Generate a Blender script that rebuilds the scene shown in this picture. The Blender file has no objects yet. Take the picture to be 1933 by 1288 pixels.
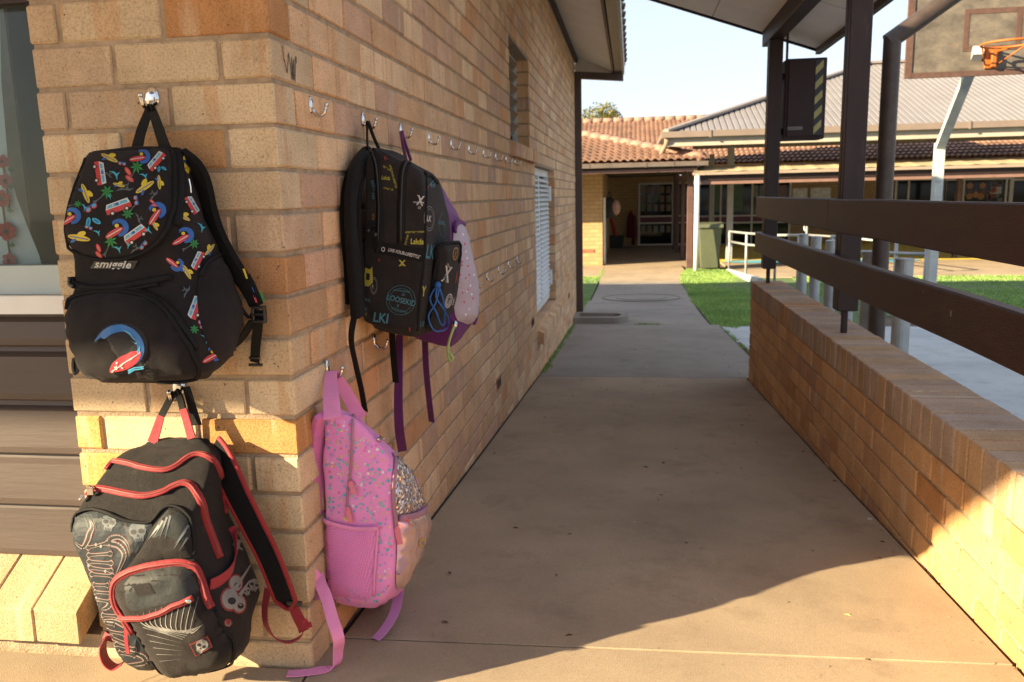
import bpy, bmesh, math, random
from mathutils import Vector, Matrix, noise
from mathutils.bvhtree import BVHTree
from mathutils.geometry import delaunay_2d_cdt
SC = bpy.context.scene
COL = SC.collection
random.seed(7)
R = math.radians

# ---------------------------------------------------------------- camera
CR = Vector((0.9896292, 0.1418695, -0.0225201)); CU = Vector((-0.0026612, 0.1748555, 0.9845905)); CF = Vector((-0.1436212, 0.9743195, -0.1734197)); CC = Vector((0.7007326, -1.5976960, 1.0272760))
FPX = 1547.492; PW, PH = 1933.0, 1288.0
cam_d = bpy.data.cameras.new('camera'); cam = bpy.data.objects.new('camera', cam_d); COL.objects.link(cam)
cam.matrix_world = Matrix(((CR.x, CU.x, -CF.x, CC.x), (CR.y, CU.y, -CF.y, CC.y), (CR.z, CU.z, -CF.z, CC.z), (0, 0, 0, 1)))
cam_d.sensor_width = 36.0; cam_d.lens = FPX / PW * 36.0
cam_d.clip_start = 0.05; cam_d.clip_end = 2000
cam_d.dof.use_dof = True; cam_d.dof.focus_distance = 1.75; cam_d.dof.aperture_fstop = 8.0
SC.camera = cam

# ---------------------------------------------------------------- sky, sun, exposure
SUN = Vector((1.0, .57, -.416)).normalized()
wd = bpy.data.worlds.new('World'); SC.world = wd; wd.use_nodes = True
nt = wd.node_tree; bg = nt.nodes['Background']
sky = nt.nodes.new('ShaderNodeTexSky'); sky.sky_type = 'NISHITA'; sky.sun_disc = False
sky.sun_elevation = math.asin(-SUN.z); sky.sun_rotation = math.atan2(-SUN.x, -SUN.y)
sky.air_density = 1.0; sky.dust_density = 0.7; sky.ozone_density = 1.0
hz = nt.nodes.new('ShaderNodeMix'); hz.data_type = 'RGBA'; hz.inputs[0].default_value = .85; hz.inputs[7].default_value = (1.36, 1.45, 1.68, 1)   # bright morning haze evens out the sky
nt.links.new(sky.outputs[0], hz.inputs[6]); nt.links.new(hz.outputs[2], bg.inputs[0]); bg.inputs[1].default_value = 0.14
sl = bpy.data.lights.new('sun', 'SUN'); so = bpy.data.objects.new('sun', sl); COL.objects.link(so)
sl.energy = 5.0; sl.angle = R(.55); sl.color = (1.0, .80, .49)
so.rotation_euler = SUN.to_track_quat('-Z', 'Y').to_euler(); so.location = (-6, -8, 9)
SC.view_settings.view_transform = 'Standard'; SC.view_settings.look = 'None'
SC.view_settings.gamma = 1.0; SC.view_settings.exposure = 2.0
SC.cycles.max_bounces = 8; SC.cycles.diffuse_bounces = 5; SC.cycles.glossy_bounces = 3
SC.cycles.use_denoising = True

# ---------------------------------------------------------------- helpers
def ray(px, py):
    return CR * ((px - PW / 2) / FPX) - CU * ((py - PH / 2) / FPX) + CF
def at_x(px, py, X):
    d = ray(px, py); return CC + d * ((X - CC.x) / d.x)
def at_y(px, py, Y):
    d = ray(px, py); return CC + d * ((Y - CC.y) / d.y)
def at_z(px, py, Z):
    d = ray(px, py); return CC + d * ((Z - CC.z) / d.z)
GY = [-60, 0, 2, 5, 9, 14, 400]; GZ = [0, 0, -.15, -.357, -.55, -.70, -.70]
def gz(y):
    for i in range(len(GY) - 1):
        if y <= GY[i + 1]:
            return GZ[i] + (GZ[i + 1] - GZ[i]) * (y - GY[i]) / (GY[i + 1] - GY[i])
    return GZ[-1]

class MB:
    def __init__(s): s.v = []; s.f = []; s.m = []; s.c = []; s.r = []; s.col = (1, 1, 1); s.rnd = 0.0
    def add(s, vs, fs, mi=0):
        o = len(s.v); s.v.extend([tuple(v) for v in vs]); s.f.extend([tuple(i + o for i in f) for f in fs])
        s.m.extend([mi] * len(fs)); s.c.extend([s.col] * len(vs)); s.r.extend([s.rnd] * len(vs))
    def box(s, x0, x1, y0, y1, z0, z1, mi=0):
        vs = [(x, y, z) for z in (z0, z1) for y in (y0, y1) for x in (x0, x1)]
        s.add(vs, [(0, 2, 3, 1), (4, 5, 7, 6), (0, 1, 5, 4), (2, 6, 7, 3), (0, 4, 6, 2), (1, 3, 7, 5)], mi)
    def cbox(s, x0, x1, y0, y1, z0, z1, b, mi=0, jit=0.0):
        """box with chamfered edges"""
        vs = []; idx = {}
        for ix in (0, 1):
            for iy in (0, 1):
                for iz in (0, 1):
                    for ax in (0, 1, 2):
                        p = [(x0, x1)[ix], (y0, y1)[iy], (z0, z1)[iz]]
                        for a, k in ((0, ix), (1, iy), (2, iz)):
                            if a != ax: p[a] += b if k == 0 else -b
                        if jit: p = [q + random.uniform(-jit, jit) for q in p]
                        idx[(ix, iy, iz, ax)] = len(vs); vs.append(p)
        fs = []
        for ax in (0, 1, 2):
            o = [a for a in (0, 1, 2) if a != ax]
            for k in (0, 1):
                q = []
                for a, c in ((0, 0), (1, 0), (1, 1), (0, 1)):
                    t = [0, 0, 0]; t[ax] = k; t[o[0]] = a; t[o[1]] = c; q.append(idx[(t[0], t[1], t[2], ax)])
                if (k == 1) == (ax == 1): q.reverse()
                fs.append(q)
            for a in (0, 1):      # edges along ax
                for c in (0, 1):
                    q = []
                    for k, w in ((0, o[0]), (1, o[0]), (1, o[1]), (0, o[1])):
                        t = [0, 0, 0]; t[ax] = k; t[o[0]] = a; t[o[1]] = c; q.append(idx[(t[0], t[1], t[2], w)])
                    if ((a + c) % 2 == 0) != (ax == 1): q.reverse()
                    fs.append(q)
        for ix in (0, 1):
            for iy in (0, 1):
                for iz in (0, 1):
                    q = [idx[(ix, iy, iz, a)] for a in (0, 1, 2)]
                    if (ix + iy + iz) % 2 == 0: q.reverse()
                    fs.append(q)
        s.add(vs, fs, mi)
    def quad(s, a, b, c, d, mi=0): s.add([a, b, c, d], [(0, 1, 2, 3)], mi)
    def tube(s, pts, r, n=10, mi=0, caps=True, flat=1.0, up=None):
        pts = [Vector(p) for p in pts]; rr = r if isinstance(r, (list, tuple)) else [r] * len(pts)
        ts = []
        for i in range(len(pts)):
            a = pts[max(i - 1, 0)]; b = pts[min(i + 1, len(pts) - 1)]; t = (b - a)
            ts.append(t.normalized() if t.length > 1e-9 else Vector((0, 0, 1)))
        u = Vector(up) if up else (Vector((0, 0, 1)) if abs(ts[0].z) < .9 else Vector((1, 0, 0)))
        vs = []
        for i, (p, t) in enumerate(zip(pts, ts)):
            u = (u - t * u.dot(t)); u = u.normalized() if u.length > 1e-6 else t.orthogonal().normalized()
            w = t.cross(u)
            for k in range(n):
                a = 2 * math.pi * k / n
                vs.append(p + u * (math.cos(a) * rr[i] * flat) + w * (math.sin(a) * rr[i]))
        fs = []
        for i in range(len(pts) - 1):
            for k in range(n):
                k2 = (k + 1) % n
                fs.append((i * n + k, i * n + k2, (i + 1) * n + k2, (i + 1) * n + k))
        if caps:
            fs.append(tuple(range(n - 1, -1, -1))); fs.append(tuple((len(pts) - 1) * n + k for k in range(n)))
        s.add(vs, fs, mi)
    def prism(s, poly, axis, a, b, mi=0):
        """extrude a 2D polygon along axis ('x','y','z') from a to b; poly coords are the other two axes in order"""
        def mk(p, t):
            return {'x': (t, p[0], p[1]), 'y': (p[0], t, p[1]), 'z': (p[0], p[1], t)}[axis]
        n = len(poly); vs = [mk(p, a) for p in poly] + [mk(p, b) for p in poly]
        fs = [tuple(range(n)), tuple(range(2 * n - 1, n - 1, -1))]
        fs += [(i, i + n, (i + 1) % n + n, (i + 1) % n) for i in range(n)]
        s.add(vs, fs, mi)
    def sphere(s, c, r, n=12, m=8, mi=0, sc=(1, 1, 1)):
        vs = []; fs = []
        for j in range(m + 1):
            t = math.pi * j / m
            for k in range(n):
                a = 2 * math.pi * k / n
                vs.append((c[0] + r * sc[0] * math.sin(t) * math.cos(a), c[1] + r * sc[1] * math.sin(t) * math.sin(a), c[2] + r * sc[2] * math.cos(t)))
        for j in range(m):
            for k in range(n):
                fs.append((j * n + k, (j + 1) * n + k, (j + 1) * n + (k + 1) % n, j * n + (k + 1) % n))
        s.add(vs, fs, mi)
    def build(s, name, mats, parent=None, smooth=False, recalc=False, colors=False, mods=()):
        me = bpy.data.meshes.new(name); me.from_pydata(s.v, [], s.f)
        if not isinstance(mats, (list, tuple)): mats = [mats]
        for m in mats: me.materials.append(m)
        if len(mats) > 1: me.polygons.foreach_set('material_index', s.m)
        if smooth: me.polygons.foreach_set('use_smooth', [True] * len(s.f))
        if colors:
            at = me.attributes.new('Col', 'FLOAT_COLOR', 'POINT')
            at.data.foreach_set('color', [x for c in s.c for x in (c[0], c[1], c[2], 1.0)])
            at = me.attributes.new('rnd', 'FLOAT', 'POINT'); at.data.foreach_set('value', s.r)
        if recalc:
            bm = bmesh.new(); bm.from_mesh(me); bmesh.ops.recalc_face_normals(bm, faces=bm.faces); bm.to_mesh(me); bm.free()
        me.update()
        o = bpy.data.objects.new(name, me); COL.objects.link(o)
        if parent: o.parent = parent; o.matrix_parent_inverse = pinv(parent)
        for t, kw in mods:
            md = o.modifiers.new(t.lower(), t)
            for k, v in kw.items(): setattr(md, k, v)
        return o
def pinv(p): return Matrix.Translation(-p.location) if p.type == 'EMPTY' else Matrix.Identity(4)
def tag(o, label=None, cat=None, group=None, kind=None):
    if label: o['label'] = label
    if cat: o['category'] = cat
    if group: o['group'] = group
    if kind: o['kind'] = kind
    return o
def thing(name, loc, label, cat, group=None):
    o = bpy.data.objects.new(name, None); COL.objects.link(o); o.location = loc; o.empty_display_size = .1
    return tag(o, label, cat, group)
def bez(pts, n=8):
    """Catmull-Rom through points"""
    pts = [Vector(p) for p in pts]; out = []
    for i in range(len(pts) - 1):
        p0 = pts[max(i - 1, 0)]; p1 = pts[i]; p2 = pts[i + 1]; p3 = pts[min(i + 2, len(pts) - 1)]
        for k in range(n):
            t = k / n
            out.append(.5 * ((2 * p1) + (p2 - p0) * t + (2 * p0 - 5 * p1 + 4 * p2 - p3) * t * t + (3 * p1 - p0 - 3 * p2 + p3) * t * t * t))
    out.append(pts[-1]); return out

# ---------------------------------------------------------------- materials
def node_mat(name):
    m = bpy.data.materials.new(name); m.use_nodes = True; t = m.node_tree
    return m, t, t.nodes['Principled BSDF']
def N(t, kind, **kw):
    n = t.nodes.new(kind)
    for k, v in kw.items():
        if k.startswith('i_'): n.inputs[int(k[2:])].default_value = v
        else: setattr(n, k, v)
    return n
def L(t, a, b): t.links.new(a, b)
def ramp(t, fac, stops, interp='LINEAR'):
    r = N(t, 'ShaderNodeValToRGB'); r.color_ramp.interpolation = interp
    e = r.color_ramp.elements
    while len(e) < len(stops): e.new(.5)
    for k, (p, c) in zip(e, stops):
        k.position = p; k.color = c if len(c) == 4 else (c[0], c[1], c[2], 1)
    L(t, fac, r.inputs[0]); return r
def mixc(t, fac, a, b, mode='MIX'):
    n = N(t, 'ShaderNodeMix', data_type='RGBA', blend_type=mode)
    for s, v in ((0, fac), (6, a), (7, b)):
        if isinstance(v, (int, float)): n.inputs[s].default_value = v
        elif isinstance(v, tuple): n.inputs[s].default_value = v if len(v) == 4 else (v[0], v[1], v[2], 1)
        else: L(t, v, n.inputs[s])
    return n.outputs[2]
def coords(t, scale=(1, 1, 1), obj=False):
    g = N(t, 'ShaderNodeTexCoord') if obj else N(t, 'ShaderNodeNewGeometry')
    mp = N(t, 'ShaderNodeMapping'); mp.inputs['Scale'].default_value = scale
    L(t, g.outputs['Object'] if obj else g.outputs['Position'], mp.inputs[0]); return mp.outputs[0]
def noise_n(t, vec, scale, detail=4, rough=.55):
    n = N(t, 'ShaderNodeTexNoise'); n.inputs['Scale'].default_value = scale; n.inputs['Detail'].default_value = detail
    n.inputs['Roughness'].default_value = rough; L(t, vec, n.inputs['Vector']); return n.outputs['Fac']
def bump(t, b, h, strength=.3, dist=.01):
    n = N(t, 'ShaderNodeBump'); n.inputs['Strength'].default_value = strength; n.inputs['Distance'].default_value = dist
    L(t, h, n.inputs['Height']); L(t, n.outputs[0], b.inputs['Normal']); return n
def simple(name, col, rough=.6, metal=0.0, var=.25, scale=8.0, bumpy=0.0, bscale=60.0, spec=.5, dirt=None, coat=0.0, stretch=(1, 1, 1)):
    m, t, b = node_mat(name)
    c = coords(t, stretch); n = noise_n(t, c, scale, 6, .6)
    lo = tuple(x * (1 - var) for x in col); hi = tuple(min(1, x * (1 + var)) for x in col)
    r = ramp(t, n, [(.3, lo), (.7, hi)]); out = r.outputs[0]
    if dirt:
        n2 = noise_n(t, c, dirt[1], 5, .65); rr = ramp(t, n2, [(dirt[2], (0, 0, 0)), (dirt[2] + .12, (1, 1, 1))])
        out = mixc(t, rr.outputs[0], out, dirt[0])
    L(t, out, b.inputs['Base Color'])
    b.inputs['Roughness'].default_value = rough; b.inputs['Metallic'].default_value = metal
    b.inputs['Specular IOR Level'].default_value = spec; b.inputs['Coat Weight'].default_value = coat
    if bumpy: bump(t, b, noise_n(t, c, bscale, 5, .6), bumpy, .01)
    return m
def fabric(name, col, rough=.75, var=.12, weave=1400.0, bs=.12, spec=.3, sheen=.2, fade=None):
    """woven cloth: fine cross weave and slight fading"""
    m, t, b = node_mat(name); c = coords(t)
    n = noise_n(t, c, 14, 4, .6)
    r = ramp(t, n, [(.3, tuple(x * (1 - var) for x in col)), (.72, tuple(min(1, x * (1 + var)) for x in col))]); out = r.outputs[0]
    if fade:
        n2 = noise_n(t, c, 7, 5, .7); rr = ramp(t, n2, [(.5, (0, 0, 0)), (.75, (1, 1, 1))]); out = mixc(t, rr.outputs[0], out, fade)
    L(t, out, b.inputs['Base Color'])
    b.inputs['Roughness'].default_value = rough; b.inputs['Specular IOR Level'].default_value = spec
    b.inputs['Sheen Weight'].default_value = sheen; b.inputs['Sheen Roughness'].default_value = .5
    w = N(t, 'ShaderNodeTexChecker'); w.inputs['Scale'].default_value = weave; L(t, c, w.inputs[0])
    n3 = noise_n(t, c, 42, 6, .68)
    a = N(t, 'ShaderNodeMath', operation='MULTIPLY'); a.inputs[1].default_value = .25; L(t, w.outputs['Fac'], a.inputs[0])
    d = N(t, 'ShaderNodeMath', operation='ADD'); L(t, a.outputs[0], d.inputs[0]); L(t, n3, d.inputs[1])
    bump(t, b, d.outputs[0], min(1.0, bs * 1.6), .006)
    return m
# ---------------------------------------------------------------- brick
PAL = [((0.61, 0.463, 0.275), 5), ((0.561, 0.406, 0.237), 5), ((0.525, 0.356, 0.206), 3), ((0.512, 0.263, 0.106), 0.9), ((0.549, 0.375, 0.25), 3), ((0.464, 0.312, 0.2), 1.2), ((0.439, 0.206, 0.075), 0.5)]
PALR = [((0.701, 0.456, 0.272), 5), ((0.672, 0.428, 0.25), 5), ((0.643, 0.393, 0.224), 4), ((0.628, 0.328, 0.163), 1.3), ((0.614, 0.385, 0.258), 3), ((0.525, 0.335, 0.23), 1.2), ((0.759, 0.528, 0.326), 2)]
PALW = [((0.639, 0.362, 0.168), 5), ((0.598, 0.331, 0.151), 5), ((0.544, 0.288, 0.129), 3), ((0.49, 0.231, 0.09), 1.3), ((0.476, 0.263, 0.146), 1.5)]  # low wall: warm bounced light is put into these brick colours
def pick(pal):
    t = random.uniform(0, sum(w for _, w in pal))
    for c, w in pal:
        t -= w
        if t <= 0: break
    k = random.uniform(.90, 1.08)
    return tuple(x * k for x in c)
def brick_material():
    m, t, b = node_mat('face_brick'); g = N(t, 'ShaderNodeNewGeometry')
    at = N(t, 'ShaderNodeAttribute', attribute_name='Col'); ar = N(t, 'ShaderNodeAttribute', attribute_name='rnd')
    sx = N(t, 'ShaderNodeSeparateXYZ'); L(t, g.outputs['Position'], sx.inputs[0])
    sn = N(t, 'ShaderNodeSeparateXYZ'); L(t, g.outputs['Normal'], sn.inputs[0]); ay = N(t, 'ShaderNodeMath', operation='ABSOLUTE'); L(t, sn.outputs[1], ay.inputs[0])
    gt = N(t, 'ShaderNodeMath', operation='GREATER_THAN'); gt.inputs[1].default_value = .5; L(t, ay.outputs[0], gt.inputs[0])
    ad = N(t, 'ShaderNodeMix', data_type='FLOAT'); L(t, gt.outputs[0], ad.inputs[0]); L(t, sx.outputs[1], ad.inputs[2]); L(t, sx.outputs[0], ad.inputs[3])
    cb = N(t, 'ShaderNodeCombineXYZ'); L(t, ad.outputs[0], cb.inputs[0]); L(t, ar.outputs['Fac'], cb.inputs[1]); L(t, sx.outputs[2], cb.inputs[2])
    mp = N(t, 'ShaderNodeMapping'); mp.inputs['Scale'].default_value = (17, 40, 1.6); L(t, cb.outputs[0], mp.inputs[0])
    st = noise_n(t, mp.outputs[0], 1.0, 3, .6)                       # fired colour bands across each brick
    rs = ramp(t, st, [(.58, (0, 0, 0)), (.63, (.55, .55, .55))])
    c1 = mixc(t, rs.outputs[0], at.outputs['Color'], (.54, .32, .17))
    rs2 = ramp(t, st, [(.33, (.6, .6, .6)), (.42, (0, 0, 0))])
    c1 = mixc(t, rs2.outputs[0], c1, (.62, .47, .32))
    p = g.outputs['Position']
    n1 = noise_n(t, p, 210, 5, .7); r1 = ramp(t, n1, [(.34, (.66, .64, .61)), (.52, (1, 1, 1)), (.75, (1.10, 1.09, 1.07))])
    c2 = mixc(t, 1.0, c1, r1.outputs[0], 'MULTIPLY')
    n2 = noise_n(t, p, 9, 4, .6); r2 = ramp(t, n2, [(.3, (.84, .83, .80)), (.65, (1.05, 1.05, 1.05))])
    c2 = mixc(t, 1.0, c2, r2.outputs[0], 'MULTIPLY')
    v = N(t, 'ShaderNodeTexVoronoi'); v.inputs['Scale'].default_value = 75; L(t, p, v.inputs['Vector'])
    n3 = noise_n(t, p, 36, 3, .6)
    mu = N(t, 'ShaderNodeMath', operation='ADD'); L(t, v.outputs['Distance'], mu.inputs[0]); L(t, n3, mu.inputs[1])
    rv = ramp(t, mu.outputs[0], [(.47, (1, 1, 1)), (.56, (0, 0, 0))])   # iron spots
    sc = N(t, 'ShaderNodeMath', operation='MULTIPLY'); sc.inputs[1].default_value = .8; L(t, rv.outputs[0], sc.inputs[0])
    c3 = mixc(t, sc.outputs[0], c2, (.075, .045, .03))
    L(t, c3, b.inputs['Base Color']); b.inputs['Roughness'].default_value = .88; b.inputs['Specular IOR Level'].default_value = .25
    h = N(t, 'ShaderNodeMath', operation='SUBTRACT'); L(t, n1, h.inputs[0]); L(t, sc.outputs[0], h.inputs[1])
    bump(t, b, h.outputs[0], .55, .004)
    return m
M = {}
M['brick'] = brick_material()
M['mortar'] = simple('mortar', (.37, .28, .19), .95, 0, .25, 30, .5, 160, spec=.15)
BRK, MOR = M['brick'], M['mortar']
CH = .086
def jz(k): return .061 + (15 - k) * CH        # bed joint heights

def mortar_fill(mb, y0, y1, z0, z1, x0, x1, openings):
    ys = sorted({y0, y1} | {v for o in openings for v in o[:2]}); zs = sorted({z0, z1} | {v for o in openings for v in o[2:4]})
    for a, b in zip(ys, ys[1:]):
        for c, d in zip(zs, zs[1:]):
            if not any(o[0] <= (a + b) / 2 <= o[1] and o[2] <= (c + d) / 2 <= o[3] for o in openings):
                mb.box(x0, x1, a, b, c, d, 1)
def brick(mb, x0, x1, y0, y1, z0, z1, pal, col=None):
    mb.col = col or pick(pal); mb.rnd = random.random()
    j = .0012
    dx = random.uniform(-j, j); dy = random.uniform(-j, j)
    mb.cbox(x0 + dx, x1 + dx, y0 + dy, y1 + dy, z0 + random.uniform(-.0008, .0008), z1 + random.uniform(-.0008, .0008), random.uniform(.0025, .0045), 0, .0007)

W_END = 9.1
OPEN = [(3.30, 4.22, jz(6) - .43 + .43 - .0 , 1.93), (4.50, 6.07, .03, 1.255)]
OPEN[0] = (3.30, 4.22, jz(0) - .0, jz(-7) - .004)
OPEN[0] = (3.30, 4.22, 1.36, 1.943)
OPEN[1] = (4.50, 6.07, .045, 1.255)
bld = thing('school_building', (0, 0, 0), 'cream brick school building whose corner pier carries the bags and chrome hooks', 'building')
wall = MB()
ORANGE = (.43, .20, .075); CREAM = (.52, .39, .235)
special = {(-1, 0): (.46, .235, .10), (2, 1): (.47, .27, .13), (5, 0): (.45, .24, .115), (6, 0): (.47, .30, .17), (9, 0): (.50, .25, .09), (9, 2): (.56, .33, .12), (10, 2): (.56, .32, .11), (9, 1): (.66, .50, .31), (4, 0): (.52, .37, .25), (4, 1): (.53, .37, .25), (7, 0): (.58, .43, .27)}
PIER = [((.61, .475, .31), 5), ((.58, .44, .285), 4), ((.56, .415, .265), 2), ((.53, .395, .27), 2)]
for k in range(-16, 25):
    z0, z1 = jz(k + 1) + .005, jz(k) - .005
    if z0 > 2.74: continue
    even = k % 2 == 0
    fx, ry = (.104, .217) if even else (.217, .104)
    if z1 > -.09:
        # corner brick turns the corner
        brick(wall, -fx, 0, 0, ry, z0, z1, PIER, special.get((k, 0)))
        x = -fx - .010; i = 0
        while x > -.516 + .04:
            wid = .217 if i == 0 else x + .516
            i += 1
            brick(wall, max(x - wid, -.516), x, 0, .1, z0, z1, PIER, special.get((k, i)))
            x -= wid + .010
        if z1 < .05:                                     # plinth below the window
            x = -.516 - .010 - (.06 if even else 0)
            while x > -4: brick(wall, x - .217, x, 0, .1, z0, z1, PAL, (.50, .33, .17)); x -= .227
    else:
        brick(wall, -.1, 0, 0, ry, z0, z1, PALR)
    y = ry + .010
    while y < W_END - .02:
        a, b = y, min(y + .217, W_END); y += .227
        if z1 < gz(a) - .1: continue
        segs = [(a, b)]
        for o in OPEN:
            if o[2] - .02 < (z0 + z1) / 2 < o[3] + .02:
                ns = []
                for c, d in segs:
                    if d <= o[0] or c >= o[1]: ns.append((c, d)); continue
                    if c < o[0] - .02: ns.append((c, o[0]))
                    if d > o[1] + .02: ns.append((o[1], d))
                segs = ns
        for c, d in segs:
            brick(wall, -.1, 0, c, d, z0, z1, PALR)
mortar_fill(wall, .02, W_END - .006, -.9, 2.73, -.096, -.0055, [(o[0] - .006, o[1] + .006, o[2], o[3]) for o in OPEN])
wall.box(-.511, -.0055, .0055, .0195, -.4, 2.73, 1); wall.box(-.511, -.0965, .0195, .096, -.4, 2.73, 1)
wall.box(-4, -.512, .0055, .096, -.4, .045, 1)
wall.build('wall', [BRK, MOR], bld, recalc=True, colors=True)

M['brown'] = simple('brown_paint', (.034, .0185, .0165), .5, 0, .18, 22, .08, 90, spec=.3, dirt=((.06, .036, .03), 40, .62), stretch=(1, 1, .2))
M['brown_gloss'] = simple('brown_gutter', (.075, .05, .042), .35, 0, .15, 10, spec=.5)
M['soffit'] = simple('soffit_sheet', (.82, .75, .67), .7, 0, .06, 4, .05, 30)
M['white'] = simple('white_paint', (.72, .73, .72), .45, 0, .06, 8)
M['alu'] = simple('aluminium_frame', (.55, .58, .58), .4, .2, .05, 8)
M['black_gap'] = simple('joint_filler', (.025, .022, .02), .9, 0, .4, 60, .4, 120)
def glass_mat(name, tint=(.86, .92, .92), see=.5, rough=.03):
    m, t, b = node_mat(name); out = t.nodes['Material Output']
    gl = N(t, 'ShaderNodeBsdfGlossy'); gl.inputs['Roughness'].default_value = rough
    tr = N(t, 'ShaderNodeBsdfTransparent'); tr.inputs[0].default_value = (tint[0], tint[1], tint[2], 1)
    fr = N(t, 'ShaderNodeFresnel'); fr.inputs[0].default_value = 1.55
    mx = N(t, 'ShaderNodeMixShader'); L(t, fr.outputs[0], mx.inputs[0]); L(t, tr.outputs[0], mx.inputs[1]); L(t, gl.outputs[0], mx.inputs[2])
    L(t, mx.outputs[0], out.inputs['Surface']); return m
M['glass'] = glass_mat('window_glass')

# expansion gap filler along the foot of the wall
# ---- roof, eaves and veranda of this building
S = MB()                                              # raked eave lining on the path side
S.quad((0, -.02, 2.72), (.46, -.02, 2.53), (.46, W_END + .0, 2.53), (0, W_END, 2.72))
S.quad((0, -.02, 2.735), (0, W_END, 2.735), (.46, W_END, 2.545), (.46, -.02, 2.545))
S.quad((.0, W_END + .001, 2.53), (.46, W_END + .001, 2.50), (.46, W_END + .001, 2.545), (.0, W_END + .001, 2.735))
S.quad((.0, W_END + .02, 2.53), (.0, W_END + .02, 2.735), (.46, W_END + .02, 2.545), (.46, W_END + .02, 2.50))
S.build('soffit', M['soffit'], bld)
T = MB(); T.box(0, .035, -.02, W_END - .01, 2.655, 2.712)
T.box(.462, .487, -2.6, W_END + .02, 2.49, 2.62)
T.build('fascia', M['brown'], bld)
Gt = MB()
prof = [(.49, 2.60), (.49, 2.50), (.50, 2.485), (.585, 2.485), (.61, 2.50), (.615, 2.60), (.625, 2.61), (.61, 2.615), (.605, 2.605), (.60, 2.51), (.505, 2.50), (.495, 2.60)]
Gt.prism(prof, 'y', -2.6, W_END + .05)
Gt.build('gutter', M['brown_gloss'], bld, recalc=True)
TL = MB()                                             # tile edge standing over the gutter
for i in range(36):
    y = -2.4 + i * .32
    TL.tube([(.64, y, 2.615), (.50, y, 2.665), (.2, y, 2.79)], .075, 8, flat=.35)
TL.build('roof_tile_edge', simple('roof_tile_edge', (.13, .10, .09), .8, 0, .2, 5), bld, smooth=True)
RF = MB()
RF.quad((.62, -2.65, 2.61), (.62, W_END + .1, 2.61), (-.75, W_END + .1, 3.15), (-.75, -1.2, 3.15))
RF.quad((-.75, -1.2, 3.15), (-.75, W_END + .1, 3.15), (-16, W_END + .1, 3.15), (-16, -1.2, 3.15))  # unseen flat top, shaped so its back edge casts a straight far shadow
RF.quad((.62, -2.65, 2.52), (-.75, -1.2, 3.15), (-16, -1.2, 3.15), (-16, -2.65, 2.52))
RF.build('roof', M['brown_gloss'], bld)
RF = MB(); RF.quad((.46, -2.62, 2.50), (-16, -2.62, 2.50), (-16, -.0, 2.74), (.46, .0, 2.56)); RF.build('veranda_ceiling', M['soffit'], bld)
EW = MB(); EW.box(-16, -.12, W_END - .12, W_END - .02, -.8, 3.14); EW.box(-16, -3.2, .0, .1, -.2, 2.74)
EW.box(-16, -.12, .2, W_END - .2, 2.62, 2.66)
EW.build('rear_wall', simple('plain_brick', (.42, .30, .19), .9, 0, .2, 5), bld)
DP = MB()
DP.box(.0, .085, W_END - .16, W_END - .09, gz(W_END) - .0, 2.50)
DP.build('downpipe', M['brown_gloss'], bld)
DP = MB(); DP.prism([(.087, 2.44), (.60, 2.395), (.60, 2.48), (.0, 2.53), (.0, 2.5), (.087, 2.5)], 'y', W_END - .16, W_END - .09)
DP.build('downpipe_offset', M['brown_gloss'], bld, recalc=True)
# ---- upper window
win = MB(); y0, y1, z0, z1 = OPEN[0]
fx = -.085
win.box(fx - .03, fx, y0 + .002, y0 + .04, z0, z1 - .002); win.box(fx - .03, fx, y1 - .04, y1 - .002, z0, z1 - .002)
win.box(fx - .03, fx, y0 + .041, y1 - .041, z1 - .04, z1 - .002); win.box(fx - .03, fx, y0 + .041, y1 - .041, z0, z0 + .035)
wo = win.build('window', M['alu'], bld)
lv = MB()
for i in range(6):
    z = z0 + .06 + i * .082
    lv.quad((fx - .045, y0 + .045, z), (fx - .045, y1 - .045, z), (fx + .015, y1 - .045, z + .085), (fx + .015, y0 + .045, z + .085))
lv.build('pane', simple('louvre_glass', (.09, .10, .09), .12, 0, .2, 3, spec=.7), wo)
bk = MB(); bk.box(-.3, -.29, y0 - .3, y1 + .3, z0 - .3, z1 + .2)
bk.box(-1.2, -1.19, .8, 8.4, -.7, 2.6); bk.build('room_lining', simple('room_lining', (.10, .09, .08), .9), bld)
sb = MB()                                             # sloping sill bricks of the upper window
yy = y0 - .035
while yy < 4.46:
    w = min(.10, 4.46 - yy); sb.col = pick(PALR); sb.rnd = random.random()
    a = len(sb.v); sb.cbox(-.07, .04, yy, yy + w - .008, 1.262, 1.345, .003, 0, .0006)
    sb.v[a:] = [(v[0], v[1], v[2] + (-.10 * (v[0] + .0))) for v in sb.v[a:]]
    yy += w
sb.build('window_sill', [BRK], bld, recalc=True, colors=True)
lint = MB(); lint.box(-.09, -.004, y0 - .02, y1 + .02, z1 + .001, z1 + .006); lint.build('lintel', M['brown'], bld)
# ---- louvred shutter opening
y0, y1, z0, z1 = OPEN[1]
sh = MB(); fx = -.06
for a, b in ((y0 + .003, y0 + .055), (y1 - .06, y1 - .004), ((y0 + y1) / 2 - .035, (y0 + y1) / 2 + .035)):
    sh.box(fx - .035, fx, a, b, z0 + .04, z1 - .004)
sh.box(fx - .034, fx - .001, y0 + .056, y1 - .061, z1 - .06, z1 - .004); sh.box(fx - .034, fx - .001, y0 + .056, y1 - .061, z0 + .04, z0 + .11)
so_ = sh.build('shutter', M['white'], bld)
sl_ = MB(); n = 26
for (a, b) in ((y0 + .056, (y0 + y1) / 2 - .036), ((y0 + y1) / 2 + .036, y1 - .061)):
    for i in range(n):
        z = z0 + .115 + i * (z1 - z0 - .19) / n
        sl_.prism([(fx - .045, z + .036), (fx - .042, z + .041), (fx + .016, z + .006), (fx + .013, z)], 'y', a, b)
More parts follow.
